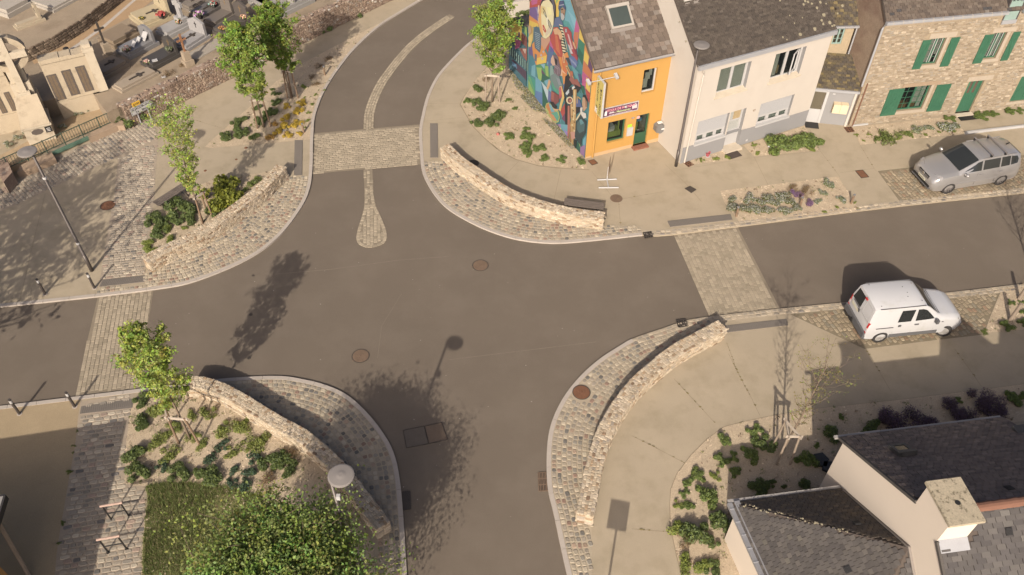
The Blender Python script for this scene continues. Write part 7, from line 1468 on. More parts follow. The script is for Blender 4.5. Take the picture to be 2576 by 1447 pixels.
# ------------------------------------------------------------------ street furniture
def lamp_post(label, base, head, ht):
    b = Vector(base); o = thing('street_lamp', label, 'street lamp', b, 0, 'street lamps'); d = Vector((head.x-b.x, head.y-b.y, 0)); L = d.length; d.normalize()
    m = MB(); m.tube([(0, 0, 0), (0, 0, .9), (0, 0, .901), (0, 0, ht)], [.075, .075, .062, .045], 12); m.build('pole', POLE, o, True)
    m = MB(); m.tube([(0, 0, ht-.12), tuple(d*(L-.1)+Vector((0, 0, ht+.02)))], .03, 8); m.build('arm', POLE, o)
    c = d*L + Vector((0, 0, ht)); m = MB(); m.lathe(c, [(.30, -.04), (.335, -.025), (.335, .015), (.30, .03), (.14, .045), (.06, .06), (.02, .06)], 28); hd = m.build('lamp_head', mat('lamp_head_grey', (.19, .172, .158), .6, .05, 3, metal=.1), o)
    m = MB(); m.lathe(c, [(.25, -.056), (.25, -.05)], 24); m.build('diffuser', mat('diffuser', (.5, .48, .44), .3), hd); return o
def head_at(k, x, y, z): return g(k, x, y, z)
b = g('5', 712, 1068); o = lamp_post('tall grey street lamp casting a long shadow at the left, by the bollards', b, head_at('5', 215, 155, 5.98), 5.98)
for f in (.12, .25, .8): m = MB(); m.lathe((0, 0, 5.98*f), [(.06, 0), (.072, .02), (.072, .08), (.06, .1)], 10); m.build('collar', WHITE, o)
b = g('4', 77, 1192); lamp_post('tall brown-grey street lamp at the corner of the cream house', b, head_at('4', 260, 332, 6.05), 6.05)
hd = head_at('d', 858, 1197, 6.0); b = Vector((hd.x-.35, hd.y+.12, PZ)); pt = g('9', 183, 868, 5.95); b = Vector((pt.x, pt.y, PZ)); o = lamp_post('street lamp rising beside the big tree at the bottom', b, hd, 5.95); m = MB(); m.box((.1, -.06, 5.05), (.1, .1, .16)); m.build('sensor_box', WHITE, o)
m = MB(); p = FK.p(.25, 5.9, .6); q = roof_uv(*[Vector(x) for x in (FK.p(-.26, 5.28, -.08), FK.p(7.14, 5.28, -.08), FK.p(-.26, KR+.1, KD/2))], '4', 265, 285)
def bollard(label, k, x, y, h=.86):
    o = thing('bollard', label, 'bollard', g(k, x, y), 0, 'round grey bollards with pale bands'); m = MB(); m.tube([(0, 0, 0), (0, 0, h)], .05, 14); m.build('post', POLE, o)
    m = MB(); m.tube([(0, 0, h-.2), (0, 0, h-.06)], .0525, 14); m.build('reflective_band', WHITE, o); m = MB(); m.lathe((0, 0, 0), [(.09, 0), (.09, .012)], 14); m.build('base_plate', GRAN, o); return o
bollard('grey bollard with pale band nearest the left edge, north of the crossing', '5', 350, 1248); bollard('grey bollard right of the lamp base by the paved crossing', '5', 733, 1203); bollard('grey bollard at the left edge of the shaded sand forecourt', '8', 152, 888); bollard('grey bollard at the foot of the left crossing', '8', 580, 833)
bollard('grey bollard just outside the left edge whose shadow lies on the forecourt', '5', -130, 1420)
def path_light(label, k, x, y, h=.55):
    o = thing('path_light', label, 'path light', g(k, x, y), 0, 'short wooden path lights with steel caps'); m = MB(); m.tube([(0, 0, 0), (0, 0, h-.08)], .05, 10); m.build('post', WOODB, o); m = MB(); m.lathe((0, 0, 0), [(.052, h-.08), (.058, h-.05), (.055, h), (.02, h+.02)], 12); m.build('cap', STEEL, o); return o
path_light('steel-capped wooden path light at the left end of the street flower bed', 'f', 785, 408); path_light('steel-capped wooden path light at the right end of the street flower bed', 'f', 2055, 268); path_light('brown path light among the purple lavender', 'f', 1488, 298); path_light('path light beside the yellow flowers near the kerb', 't', 1100, 1365); path_light('path light among bare chips further up the curved bed', 't', 1355, 670); path_light('path light by the shadow of the white maple rail', '2', 310, 1300, .25)
def bench(label, c, ang, L):
    o = thing('bench', label, 'bench', c, ang, 'timber slat benches'); sl = mat('bench_slat', (.12, .098, .082), .8, .2, 4, .15, 40, .2, 40)
    for i in range(4): m = MB(); m.box((0, -.165+i*.11, .45), (L, .092, .035)); m.build('seat_slat', sl, o)
    for x in (-L/2+.2, L/2-.2):
        m = MB(); m.bar((x, -.12, .43), (x-.1, -.26, 0), .05, .05); m.bar((x, .12, .43), (x-.1, .26, 0), .05, .05); m.bar((x, -.2, .415), (x, .2, .415), .05, .03); m.build('leg_frame', POLE, o)
a, b = g('5', 1190, 560, .5), g('5', 1440, 400, .5); d = b-a; bench('slatted bench beside the thin maple behind the low wall', Vector((*((a+b)/2).xy, PZ)), math.atan2(d.y, d.x) + math.pi, 1.55)
a, b = g('6', 1803, 672, .47), g('6', 2092, 708, .47); d = b-a; bench('slatted bench half hidden behind the curved wall near the sign stand', Vector((*((a+b)/2).xy, PZ)) + Vector((0, .06, 0)), math.atan2(d.y, d.x), 1.75)
# bicycle stands
def bike_stand(label, k, A, B):
    a, b = g(k, *A), g(k, *B); c = (a+b)/2; d = b-a; L = d.length; o = thing('bicycle_stand', label, 'bicycle stand', c, math.atan2(d.y, d.x), 'bicycle stands'); h = .85; m = MB()
    for x in (-L/2, L/2): m.tube([(x, 0, 0), (x, 0, h)], .026, 8)
    m.tube([(-L/2, 0, h*.45), (L/2, 0, h*.45)], .024, 8); m.build('frame', BLACK, o); m = MB(); m.tube([(-L/2-.06, 0, h), (L/2+.06, 0, h)], .04, 10); m.build('top_rail', mat('pink_timber', (.33, .235, .19), .8, .2, 5), o)
    for x in (-L/2, L/2): m = MB(); m.lathe((x, 0, 0), [(.06, 0), (.06, .015)], 10); m.build('base_plate', BLACK, o)
bike_stand('upper bicycle stand with pale rail on the setts beside the grass', '11', (915, 990), (1062, 965)); bike_stand('lower bicycle stand on the setts, nearest the bottom edge', '11', (890, 1262), (1043, 1235))
# sign stand seen edge-on
p = g('6', 2140, 540); o = thing('sign_stand', 'thin upright panel on a white H-shaped foot before the orange house', 'sign stand', p); m = MB(); q0 = g('6', 2050, 497) - p; q1 = g('6', 2200, 492) - p; q2 = g('6', 2060, 558) - p; q3 = g('6', 2215, 557) - p; z = Vector((0, 0, .04))
m.tube([q0+z, q1+z], .035, 8); m.build('foot', WHITE, o); m = MB(); mid_ = (q2+q3)/2; m.tube([q2+z, mid_+z], .035, 8); m.tube([mid_+z, q3+z], .035, 8); m.build('foot', WHITE, o); m = MB(); c0_ = (q0+q1)/2; m.tube([c0_+z, mid_+z], .03, 8); m.build('foot_bar', WHITE, o)
m = MB(); u = (mid_-c0_); m.bar(c0_+Vector((0, 0, .06)), c0_+Vector((0, 0, .75)), .04, .04, up=(1, 0, 0)); m.build('post', WHITE, o)
m = MB(); dirp = Vector((-.10, -.55, 0)).normalized(); cc = c0_ + u*.3; vs = [cc + dirp*x*.3 + Vector((0, 0, z_)) + Vector((.012*s_, 0, 0)) for s_ in (-1, 1) for x, z_ in ((-1, .62), (1, .62), (1, 1.25), (-1, 1.25))]; m.add(vs, [(3, 2, 1, 0), (4, 5, 6, 7), (0, 1, 5, 4), (1, 2, 6, 5), (2, 3, 7, 6), (3, 0, 4, 7)]); m.build('panel', WOODB, o)
# covers, gratings, mats on the ground
def cover(label, k, x, y, r_, m_, zz, name='manhole_cover', ring=True, lug=False):
    c = g(k, x, y, zz); o = thing(name, label, 'manhole cover', c, random.uniform(0, 1), 'manhole covers'); 
    if ring: m = MB(); vs = [Vector((rr*math.cos(t), rr*math.sin(t), .006)) for rr in (r_*.9, r_) for t in (math.pi*i/16 for i in range(32))]; m.add(vs, [(i, 32+i, 32+(i+1) % 32, (i+1) % 32) for i in range(32)][::1]); m.build('rim', IRON2, o)
    m = MB(); m.lathe((0, 0, 0), [(r_*.9, 0), (r_*.89, .008)], 32); rr = random.Random(int(x))
    for i in range(5):
        for j in range(-4, 5):
            xx, yy = (i-2)*r_*.3, j*r_*.17
            if xx*xx+yy*yy < (r_*.72)**2: m.box((xx, yy, .011), (r_*.16, r_*.06, .006))
    m.lathe((0, 0, .008), [(r_*.14, 0), (r_*.12, .006)], 10)
    if lug:
        for s_ in (-1, 1): m.box((s_*r_*1.04, 0, .006), (r_*.16, r_*.1, .006))
    m.build('cover', m_, o); return o
cover('round pinkish-brown manhole cover in the middle of the junction', '6', 1145, 1155, .34, IRON3, .003, lug=True); cover('round pale brown manhole cover in the road above the big tree shadow', '9', 366, 140, .335, IRON3, .003, lug=True); cover('rusty manhole cover set in the cobbled corner beside the long curved wall', '9', 1684, 357, .33, IRON, PZ+.02); cover('rust-red manhole cover on the pavement left of the setts path', '5', 836, 562, .33, IRON, PZ+.003, lug=True); cover('brown manhole cover beside the sign stand', '6', 2198, 636, .31, IRON3, PZ+.003, ring=False); cover('dark manhole cover half in the shadow behind the curved wall', '6', 1090, 365, .27, IRON2, PZ+.003)
for k, x, y, r_, lab, zz in (('8', 1943, 120, .07, 'small valve cover in the sapling shadow on the road, upper one', .003), ('8', 1930, 455, .07, 'small valve cover in the sapling shadow on the road, lower one', .003), ('5', 1960, 1105, .06, 'small valve cover on the road by the left kerb curve', .003), ('5', 1905, 115, .08, 'small rusty cover on the pavement below the yellow flowers', PZ+.003), ('5', 1830, 205, .06, 'small cap in the thin shadow of the maple on the pavement', PZ+.003), ('5', 1590, 292, .07, 'small brown cap beside the thin maple', PZ+.003)):
    c = g(k, x, y, zz); m = MB(); m.lathe((0, 0, 0), [(r_, 0), (r_*.95, .008)], 16); m.lathe((0, 0, .006), [(r_*.5, 0), (r_*.45, .008)], 10); o = m.build('valve_cover', IRON2 if 'road' in lab else IRON); o.location = c; tag(o, lab, 'valve cover', 'small valve covers')
def rect_cover(name, label, k, s, m_, zz=PZ+.004, bars=0, cat='cover', h=.012, frame_=False):
    q = gl(k, s, zz); c = sum(q, Vector())/4; o = thing(name, label, cat, c); q = [p-c for p in q]; m = MB(); 
    if bars:
        for i in range(4): m.bar(q[i]+Vector((0, 0, h)), q[(i+1) % 4]+Vector((0, 0, h)), .03, .012)
        m.build('rim', m_, o); m = MB(); m.prism(q, .001, .004); m.build('pit', BLACK, o)
        for i in range(1, bars):
            f = i/bars; m = MB(); m.bar(q[0].lerp(q[1], f)+Vector((0, 0, h)), q[3].lerp(q[2], f)+Vector((0, 0, h)), .04 if i % 2 else .025, .018); m.build('bar', m_, o)
        for f in (.33, .66): m = MB(); m.bar(q[0].lerp(q[3], f)+Vector((0, 0, h-.001)), q[1].lerp(q[2], f)+Vector((0, 0, h-.001)), .035, .016); m.build('bar', m_, o)
    else:
        m.prism(q, 0, h); m.build('plate', m_, o); m = MB()
        for i in range(4): m.bar(q[i]+Vector((0, 0, h)), q[(i+1) % 4]+Vector((0, 0, h)), .025, .012)
        m.build('rim', IRON2, o)
    return o
rect_cover('inspection_cover', 'square rust-brown cover left of the silver car', '4', '1365,1228 1418,1222 1462,1272 1408,1280', IRON); rect_cover('inspection_cover', 'dark square cover on the pavement left of the flower bed', '4', '142,1355 178,1338 222,1362 188,1386', IRON2); rect_cover('inspection_cover', 'brown square cover at the foot of the lamp by the cream house', '4', '128,1168 165,1155 205,1182 168,1200', IRON, bars=3); rect_cover('inspection_cover', 'brown square cover between lean-to and stone house', '4', '1283,918 1335,912 1358,945 1310,952', IRON, bars=3); rect_cover('inspection_cover', 'small brown cover at the corner of the orange house', '6', '1978,345 2025,335 2055,365 2010,380', IRON)
rect_cover('drain_grating', 'square drain grating in the kerb between curved wall and street crossing', '6', '2405,902 2468,893 2482,935 2418,947', IRON2, PZ+.012, 4, 'drain'); rect_cover('drain_grating', 'square drain grating at the right end of the cobbles near the van side wall', '7', '78,1108 145,1100 165,1148 95,1158', IRON2, PZ+.012, 4, 'drain'); rect_cover('drain_grating', 'brown drain grating at the right kerb of the lower road', '9', '1425,838 1477,834 1488,945 1430,947', IRON3, .004, 6, 'drain'); rect_cover('drain_grating', 'dark drain grating at the left kerb in the big tree shadow', '9', '617,952 660,948 665,1055 622,1060', IRON2, .004, 6, 'drain')
rect_cover('access_hatch', 'large double steel hatch in the road under the big tree shadow', '9', '620,585 745,560 770,665 640,690', mat('hatch_steel', (.10, .083, .066), .8, .15, 3, .15, 40), .003); rect_cover('access_hatch', 'rusty right-hand half of the steel hatch in the tree shadow', '9', '748,560 850,538 885,640 773,664', mat('hatch_rust', (.125, .092, .066), .8, .15, 3, .15, 40), .003)
# small things on the pavement
m = MB(); p = g('4', 303, 1122); m.lathe((0, 0, 0), [(.07, 0), (.11, .2), (.12, .21), (.1, .2), (.08, .15)], 14); o = m.build('flower_pot', mat('wine_pot', (.28, .07, .08), .5)); o.location = p + Vector((0, 0, .02)); tag(o, 'wine-red flower pot on a white saucer below the cream house', 'flower pot'); m = MB(); m.lathe((0, 0, -.02), [(.13, 0), (.14, .02)], 14); m.build('saucer', WHITE, o)
for i, (x, y) in enumerate(((742, 1060), (755, 1070))): m = MB(); m.lathe((0, 0, 0), [(.02, 0), (.055, .03), (.06, .06), (.04, .1), (.01, .115)], 10); o = m.build('white_ball', WHITE, None, True); o.location = g('4', x, y) + Vector((0, 0, .02)); tag(o, 'white garden ball at the left of the leafy bush by the cream house, ' + ('upper one' if i == 0 else 'lower one'), 'ball', 'white garden balls')
m = MB(); m.lathe((0, 0, 0), [(.05, 0), (.09, .05), (.07, .1), (.02, .12)], 10); o = m.build('red_ball', mat('red_ball', (.36, .12, .1), .6), None, True); o.location = g('3', 312, 1308) + Vector((0, 0, .015)); tag(o, 'small faded red ball on the chips below the mural', 'ball')
for i, (x, y) in enumerate(((1210, 720), (1270, 770))): m = MB(); p = g('10', x, y); m.prism([(-.22, -.2), (.1, -.26), (.26, .02), (.1, .28), (-.2, .22)], 0, .12); o = m.build('dark_sack', mat('dark_sheet', (.03, .032, .034), .7, .3, 4)); o.location = p; o.rotation_euler.z = i; tag(o, 'dark plastic cover on the shaded chips beside the gable, ' + ('left one' if i == 0 else 'right one'), 'cover', 'dark covers beside the gable')
# low white wall beyond the annex
a, b = g('an', 520, 165, .5), g('an', 900, 0, .9); m = MB(); m.bar(Vector((*a.xy, .5)), Vector((*b.xy, .5)) + (b-a)*.6*Vector((1, 1, 0)), .2, .9) if False else m.bar(Vector((a.x, a.y, .5)), Vector((b.x + (b.x-a.x)*.7, b.y + (b.y-a.y)*.7, .5)), .2, .9); tag(m.build('garden_wall', CREAM, origin=(a.x, a.y, 0)), 'low white garden wall beyond the mural annex', 'wall')
# road sign below the picture, only its shadow is seen
c = g('9', 1905, 1098); zc = 3.05; b = c - sv*(zc-PZ)/tl; o = thing('road_sign', 'road sign standing below the bottom edge, its square shadow on the forecourt', 'road sign', (b.x, b.y, PZ)); m = MB(); m.tube([(0, 0, 0), (0, 0, zc+.3)], .035, 8); m.build('post', ZINC, o); m = MB(); m.box((0, .045, zc-.05), (.62, .02, .66), R(-12)); m.build('panel', ZINC, o)

# ------------------------------------------------------------------ cars
def loft(stations, glass_cells):
    """stations: x, then half-width/height pairs from sill to roof centre; returns body builder and glass quads"""
    n = len(stations[0][1]); vs = []; fs = []
    for x, ring in stations:
        full = ring + [(-y, z) for y, z in reversed(ring[:-1])]; vs += [Vector((x[i] if isinstance(x, (list, tuple)) else x, y, z)) for i, (y, z) in enumerate(full)] if not isinstance(x, (list, tuple)) else [Vector((x[min(i, 2*n-2-i)], y, z)) for i, (y, z) in enumerate(full)]
    N = 2*n-1
    for i in range(len(stations)-1):
        for k in range(N-1): fs.append((i*N+k, i*N+k+1, (i+1)*N+k+1, (i+1)*N+k))
        fs.append((i*N+N-1, i*N, (i+1)*N, (i+1)*N+N-1))
    fs.append(tuple(range(N))); fs.append(tuple(reversed(range((len(stations)-1)*N, len(stations)*N)))); return vs, fs, N
def car(name, label, loc, ang, prof, paint, wheels, wr, track, glass_defs, W):
    o = thing(name, label, 'car' if 'van' not in name else 'van', loc, ang, None); bodyx = prof['st']
    vs, fs, N = loft(bodyx, None); m = MB(); m.add(vs, fs); body = m.build('body', paint, o)
    bm_ = body.data; import bmesh
    bm = bmesh.new(); bm.from_mesh(bm_); bmesh.ops.recalc_face_normals(bm, faces=bm.faces); bm.to_mesh(bm_); bm.free()
    cut = MB()
    for x in wheels: cut.tube([(x, -W, wr), (x, W, wr)], wr+.05, 24)
    co = cut.build('wheel_arch_cutter', paint); bo = body.modifiers.new('arches', 'BOOLEAN'); bo.object = co; bo.operation = 'DIFFERENCE'; bo.solver = 'EXACT'
    dg = bpy.context.evaluated_depsgraph_get(); me = bpy.data.meshes.new_from_object(body.evaluated_get(dg)); body.modifiers.clear(); body.data = me; me.name = 'body'; bpy.data.objects.remove(co)
    me.polygons.foreach_set('use_smooth', [True]*len(me.polygons)); me.set_sharp_from_angle(angle=R(38)); me.update()
    m = MB(); m.box(((wheels[0]+wheels[1])/2, 0, .42), (abs(wheels[1]-wheels[0])+.9, W*1.7, .3)); m.build('underbody', BLACK, o)
    def cell(i0, i1, k0, k1, u0=.0, u1=1., v0=0., v1=1., off=.006, mirror=False):
        P_ = [vs[i0*N+k0], vs[i1*N+k0], vs[i1*N+k1], vs[i0*N+k1]]
        f = lambda u, v: P_[0].lerp(P_[1], u).lerp(P_[3].lerp(P_[2], u), v); q = [f(u0, v0), f(u1, v0), f(u1, v1), f(u0, v1)]
        nn = (q[1]-q[0]).cross(q[3]-q[0]).normalized(); c = sum(q, Vector())/4
        if nn.dot(c - Vector((c.x, 0, .8))) < 0: nn = -nn; q.reverse()
        q = [p + nn*off for p in q]
        if mirror: q = [Vector((p.x, -p.y, p.z)) for p in reversed(q)]
        return q
    for i, x in enumerate(wheels):
        for sd in (-1, 1):
            y = sd*track/2; w_ = bpy.data.objects.new('wheel', None); COL.objects.link(w_); w_.parent = o; w_.location = (x, y, wr); 
            if prof.get('steer') and i == prof['steer'][0]: w_.rotation_euler.z = prof['steer'][1]
            m = MB(); pr = [(wr*.66, -.1), (wr*.93, -.1), (wr, -.06), (wr, .06), (wr*.93, .1), (wr*.66, .1)]; n_ = 26
            tv_ = [(r_*math.cos(t), z_, r_*math.sin(t)) for r_, z_ in pr for t in (2*math.pi*k/n_ for k in range(n_))]; m.add(tv_, [(j*n_+k, (j+1)*n_+k, (j+1)*n_+(k+1) % n_, j*n_+(k+1) % n_) for j in range(5) for k in range(n_)]); m.build('tyre', mat('tyre_rubber', (.035, .032, .03), .85, .1, 5), w_)
            m = MB(); m.lathe((0, 0, 0), [(wr*.67, -.02), (wr*.66, .05)], 24); m.v = [(p[0], sd*p[2], p[1]*1) for p in m.v]; m.build('rim_well', BLACK, w_)
            m = MB(); ns = prof['spokes']
            for k in range(ns):
                a = 2*math.pi*k/ns; hw_ = prof['spw']; c, s_ = math.cos(a), math.sin(a)
                vs_ = [(c*r_ - s_*b, sd*(.072), s_*r_ + c*b) for r_, b in ((wr*.12, -hw_), (wr*.66, -hw_*1.1), (wr*.66, hw_*1.1), (wr*.12, hw_))] + [(c*r_ - s_*b, sd*(.045), s_*r_ + c*b) for r_, b in ((wr*.12, -hw_), (wr*.66, -hw_*1.1), (wr*.66, hw_*1.1), (wr*.12, hw_))]
                m.add(vs_, [(0, 1, 2, 3), (4, 7, 6, 5), (0, 4, 5, 1), (3, 2, 6, 7)])
            rv = [(r_*math.cos(t), sd*.074, r_*math.sin(t)) for r_ in (wr*.58, wr*.67) for t in (2*math.pi*k/n_ for k in range(n_))]; m.add(rv, [(k, n_+k, n_+(k+1) % n_, (k+1) % n_) for k in range(n_)]); m.add([(wr*.17*math.cos(t), sd*.076, wr*.17*math.sin(t)) for t in (2*math.pi*k/12 for k in range(12))], [tuple(range(12))])
            m.build('rim', prof['rim'], w_)
    return o, cell, vs, N
def flank_y(st, x, z):                                       # half width of the body at x and height z
    S_ = sorted(st, key=lambda q: q[0])
    for (xa, ra), (xb, rb_) in zip(S_, S_[1:]):
        if xa <= x <= xb: break
    t = (x-xa)/(xb-xa); r_ = [(a[0]+(b[0]-a[0])*t, a[1]+(b[1]-a[1])*t) for a, b in zip(ra, rb_)]
    for (y0, z0), (y1, z1) in zip(r_[2:], r_[3:]):
        if z0 <= z <= z1: return y0 + (y1-y0)*(z-z0)/max(z1-z0, 1e-5)
    return r_[-3][0]
def flank(st, pts, name, m_, o, off=.008):                   # a panel on both flanks, outline given in side view
    xs = [p[0] for p in pts]; n_ = 8
    for sd in (-1, 1):
        mb = MB(); x0, x1 = min(xs), max(xs); cols_ = []
        for i in range(n_+1):
            x = x0 + (x1-x0)*i/n_; zs = []
            for a, b in zip(pts, pts[1:] + pts[:1]):
                if min(a[0], b[0]) - 1e-6 <= x <= max(a[0], b[0]) + 1e-6:
                    zs += [a[1], b[1]] if abs(a[0]-b[0]) < 1e-6 else [a[1] + (b[1]-a[1])*(x-a[0])/(b[0]-a[0])]
            cols_.append([(x, sd*(flank_y(st, x, z)+off), z) for z in np.linspace(min(zs), max(zs), 4)])
        vs_ = [v for c in cols_ for v in c]; fs_ = [(4*i+k, 4*i+4+k, 4*i+5+k, 4*i+1+k) for i in range(n_) for k in range(3)]
        mb.add(vs_, fs_ if sd < 0 else [tuple(reversed(f)) for f in fs_]); mb.build(name, m_, o)
def screen(rows, name, m_, o, off=.012, ks=(7, 8, 9, 10, 11), shrink=.97):
    pts = []; n_ = len(ks)
    for i, u in rows:
        A = [vs[i*N+k].lerp(vs[(i+1)*N+k], u) for k in ks]; sx = off if A[0].x > 0 else -off; pts += [Vector((p.x+sx, p.y*shrink, p.z+off)) for p in A]
    mb = MB(); mb.add(pts, [(r*n_+j, (r+1)*n_+j, (r+1)*n_+j+1, r*n_+j+1) for r in range(len(rows)-1) for j in range(n_-1)]); return mb.build(name, m_, o, True)
def panel(cell_list, name, m_, o): 
    for q in cell_list: mb = MB(); mb.add(q, [(0, 1, 2, 3)]); mb.build(name, m_, o)
def ring(w0, w1, wb, zb, wr_, zr, zc, sill=.26):             # half section: floor, sill, flank, belt, rail, roof centre
    return [(w0*.7, sill-.06), (w0, sill), (w1*.985, .42), (w1, .62), (wb+.02, zb-.06), (wb, zb), (wb*.55+wr_*.45, zb*.55+zr*.45), (wr_, zr), (wr_*.86, zr*.35+zc*.65), (0, zc)]
SILVER = mat('silver_paint', (.36, .345, .335), .28, .04, 1, .02, 60, metal=.55, spec=.5, coat=.5); VANW = mat("van_white_paint", (.445, .44, .44), .35, .02, 1, .02, 40, spec=.5, coat=.4, stain=(1.5, .56, .8, (.37, .36, .335)))
CARG = mat('car_glass', (.022, .024, .024), .06, .1, 3, 0, spec=.6); PLAS = mat('grey_plastic', (.10, .098, .10), .6, .08, 4, .05, 30); LENS = mat('headlamp_lens', (.42, .40, .38), .12, .2, 20, .1, 50, metal=.5); REDL = mat('tail_red', (.4, .03, .03), .2, .1, 5)
# silver people carrier, nose to the left (local +x is the nose)
X = 0
st = [(2.17, ring(.55, .60, .5, .66, .42, .68, .70, .30)), (2.10, ring(.70, .76, .64, .74, .52, .78, .80, .24)), (1.98, ring(.78, .83, .74, .82, .60, .87, .89, .22)), (1.72, ring(.83, .875, .80, .90, .66, .96, .985, .22)), (1.28, ring(.85, .89, .84, .98, .70, 1.03, 1.06, .22)), (1.10, ring(.855, .893, .845, 1.0, .71, 1.055, 1.085, .22)), (1.02, ring(.857, .895, .846, 1.005, .705, 1.09, 1.11, .22)),
      (.22, ring(.86, .897, .848, 1.045, .66, 1.50, 1.53, .22)), (.10, ring(.86, .897, .849, 1.05, .655, 1.555, 1.59, .22)), (-.02, ring(.86, .897, .849, 1.053, .655, 1.575, 1.615, .22)), (-.10, ring(.86, .897, .85, 1.055, .655, 1.58, 1.62, .22)), (-.86, ring(.86, .897, .85, 1.07, .65, 1.60, 1.645, .22)), (-.96, ring(.86, .896, .85, 1.075, .65, 1.60, 1.645, .22)), (-1.42, ring(.86, .893, .842, 1.085, .635, 1.58, 1.63, .22)), (-1.52, ring(.858, .89, .838, 1.088, .63, 1.57, 1.62, .22)), (-1.88, ring(.845, .872, .81, 1.095, .59, 1.52, 1.565, .25)), (-2.08, ring(.82, .845, .775, 1.08, .54, 1.43, 1.47, .28)), (-2.18, ring(.78, .80, .72, .98, .5, 1.12, 1.15, .34)), (-2.22, ring(.7, .72, .6, .80, .45, .9, .92, .40))]
rear_w, front_w = g('7', 2378, 128), g('7', 1997, 192); d = front_w - rear_w; ang = math.atan2(d.y, d.x); sc_ = d.length/2.68; nrm = Vector((math.sin(ang), -math.cos(ang), 0))*-1  # left flank faces the camera
mid_ = (front_w+rear_w)/2 - Vector((-math.sin(ang), math.cos(ang), 0))*.76; o, cell, vs, N = car('parked_car', 'silver people carrier with roof bars parked on the cobbled bay', (mid_.x, mid_.y, PZ+.015), ang, {'st': st, 'rim': mat('dark_alloy', (.25, .23, .22), .35, .05, 3, metal=.6), 'spokes': 10, 'spw': .018, 'steer': (0, R(-4))}, SILVER, (1.31, -1.37), .31, 1.58, None, .9)
flank(st, [(.86, 1.06), (.30, 1.36), (.22, 1.44), (-.02, 1.50), (-.02, 1.08)], 'side_window', CARG, o); flank(st, [(-.10, 1.09), (-.10, 1.51), (-.92, 1.53), (-.92, 1.11)], 'side_window', CARG, o); flank(st, [(-.99, 1.115), (-.99, 1.53), (-1.44, 1.52), (-1.44, 1.125)], 'side_window', CARG, o); flank(st, [(-1.50, 1.13), (-1.50, 1.51), (-1.84, 1.45), (-1.92, 1.30), (-1.90, 1.15)], 'quarter_window', CARG, o)
screen([(6, .03), (6, .35), (6, .7), (7, 0), (7, .45)], 'windscreen', CARG, o); screen([(15, .5), (16, 0), (16, .5), (16, .9)], 'rear_window', CARG, o, .008)
mb = MB(); mb.box((.60, .36, 1.36), (.22, .3, .01), M=Matrix.Translation((.52, -.42, 1.335)) @ Matrix.Rotation(R(34), 4, 'Y') @ Matrix.Diagonal((.2, .26, .004, 1)) @ Matrix.Scale(1, 4)); 
mb.build('paper', mat('screen_paper', (.33, .36, .32), .8), o)
for y in (-.52, .52):
    mb = MB(); p = [Vector((2.03, y*1.0, .76)), Vector((2.08, y*.62, .70)), Vector((1.94, y*.66, .86)), Vector((1.76, y*1.44, .93)), Vector((1.86, y*1.52, .80))]; c = sum(p, Vector())/5; vv = [q + Vector((.035, .02*(1 if y > 0 else -1), .035)) for q in p]; mb.add(vv, [(0, 1, 2, 3, 4)] if y < 0 else [(4, 3, 2, 1, 0)]); mb.build('headlight', LENS, o)
mb = MB(); mb.box((2.15, 0, .69), (.08, .72, .14)); gr_ = mb.build('grille', BLACK, o)
for i in range(3): mb = MB(); mb.box((2.195, 0, .645+i*.045), (.012, .7, .012)); mb.build('grille_bar', SILVER, gr_)
mb = MB(); mb.v = []; mb.lathe((0, 0, 0), [(.075, 0), (.07, .02)], 16); mb.v = [(2.19+p[2], p[0], .71+p[1]) for p in mb.v]; mb.build('round_badge', STEEL, o)
mb = MB(); mb.box((2.205, 0, .5), (.02, .5, .11)); pl2 = mb.build('number_plate', mat('plate_white', (.5, .47, .36), .5), o); mb = MB()
for i in range(7): mb.box((2.217, -.2+i*.065, .5), (.004, .03, .06))
mb.build('plate_marks', BLKL, pl2)
mb = MB(); mb.box((2.12, 0, .37), (.16, 1.2, .09)); mb.build('lower_grille', BLACK, o); mb = MB(); mb.box((2.13, 0, .29), (.18, 1.3, .03)); mb.build('front_lip', PLAS, o)
for sd in (-1, 1):
    mb = MB(); mb.lathe((0, 0, 0), [(.02, -.11), (.075, -.09), (.095, 0), (.075, .08), (.02, .1)], 12); mb.v = [(.80+p[0]*.75, sd*(1.0+p[2]), 1.06+p[1]*.85) for p in mb.v]; mb.build('mirror', SILVER, o, True)
    for x in (-.05, -1.05): mb = MB(); mb.bar((x-.1, sd*.905, .90), (x+.08, sd*.905, .90), .03, .035); mb.build('door_handle', SILVER, o)
    mb = MB(); mb.bar((1.0, sd*.902, .56), (-1.0, sd*.902, .56), .02, .05); mb.build('side_trim', SILVER, o)
    for x in (.12, -.9): mb = MB(); mb.bar((x, sd*.9, .35), (x, sd*.868, .99), .008, .012, up=(0, 1, 0)); mb.build('door_seam', PLAS, o)
    mb = MB(); mb.box((-2.03, sd*.71, .98), (.14, .1, .22), -sd*.18); mb.build('tail_light', REDL, o)
    mb = MB(); mb.bar((-.05, sd*.66, 1.595), (-1.75, sd*.62, 1.59), .035, .03); mb.build('roof_rail', SILVER, o)
for x in (-.42, -1.12): mb = MB(); mb.bar((x, -.70, 1.73), (x, .70, 1.73), .07, .035); mb.build('roof_bar', mat('bar_grey', (.20, .18, .17), .5, .05, 3, metal=.3), o); mb = MB(); [mb.box((x, s_*.63, 1.66), (.07, .07, .12)) for s_ in (-1, 1)]; mb.build('bar_foot', BLACK, o)
mb = MB(); mb.bar((-1.6, -.0, 1.64), (-1.75, 0, 1.70), .04, .05); mb.build('aerial', BLACK, o)
mb = MB(); mb.bar((1.0, .62, 1.10), (.96, -.62, 1.13), .03, .02); mb.build('wiper', BLACK, o)
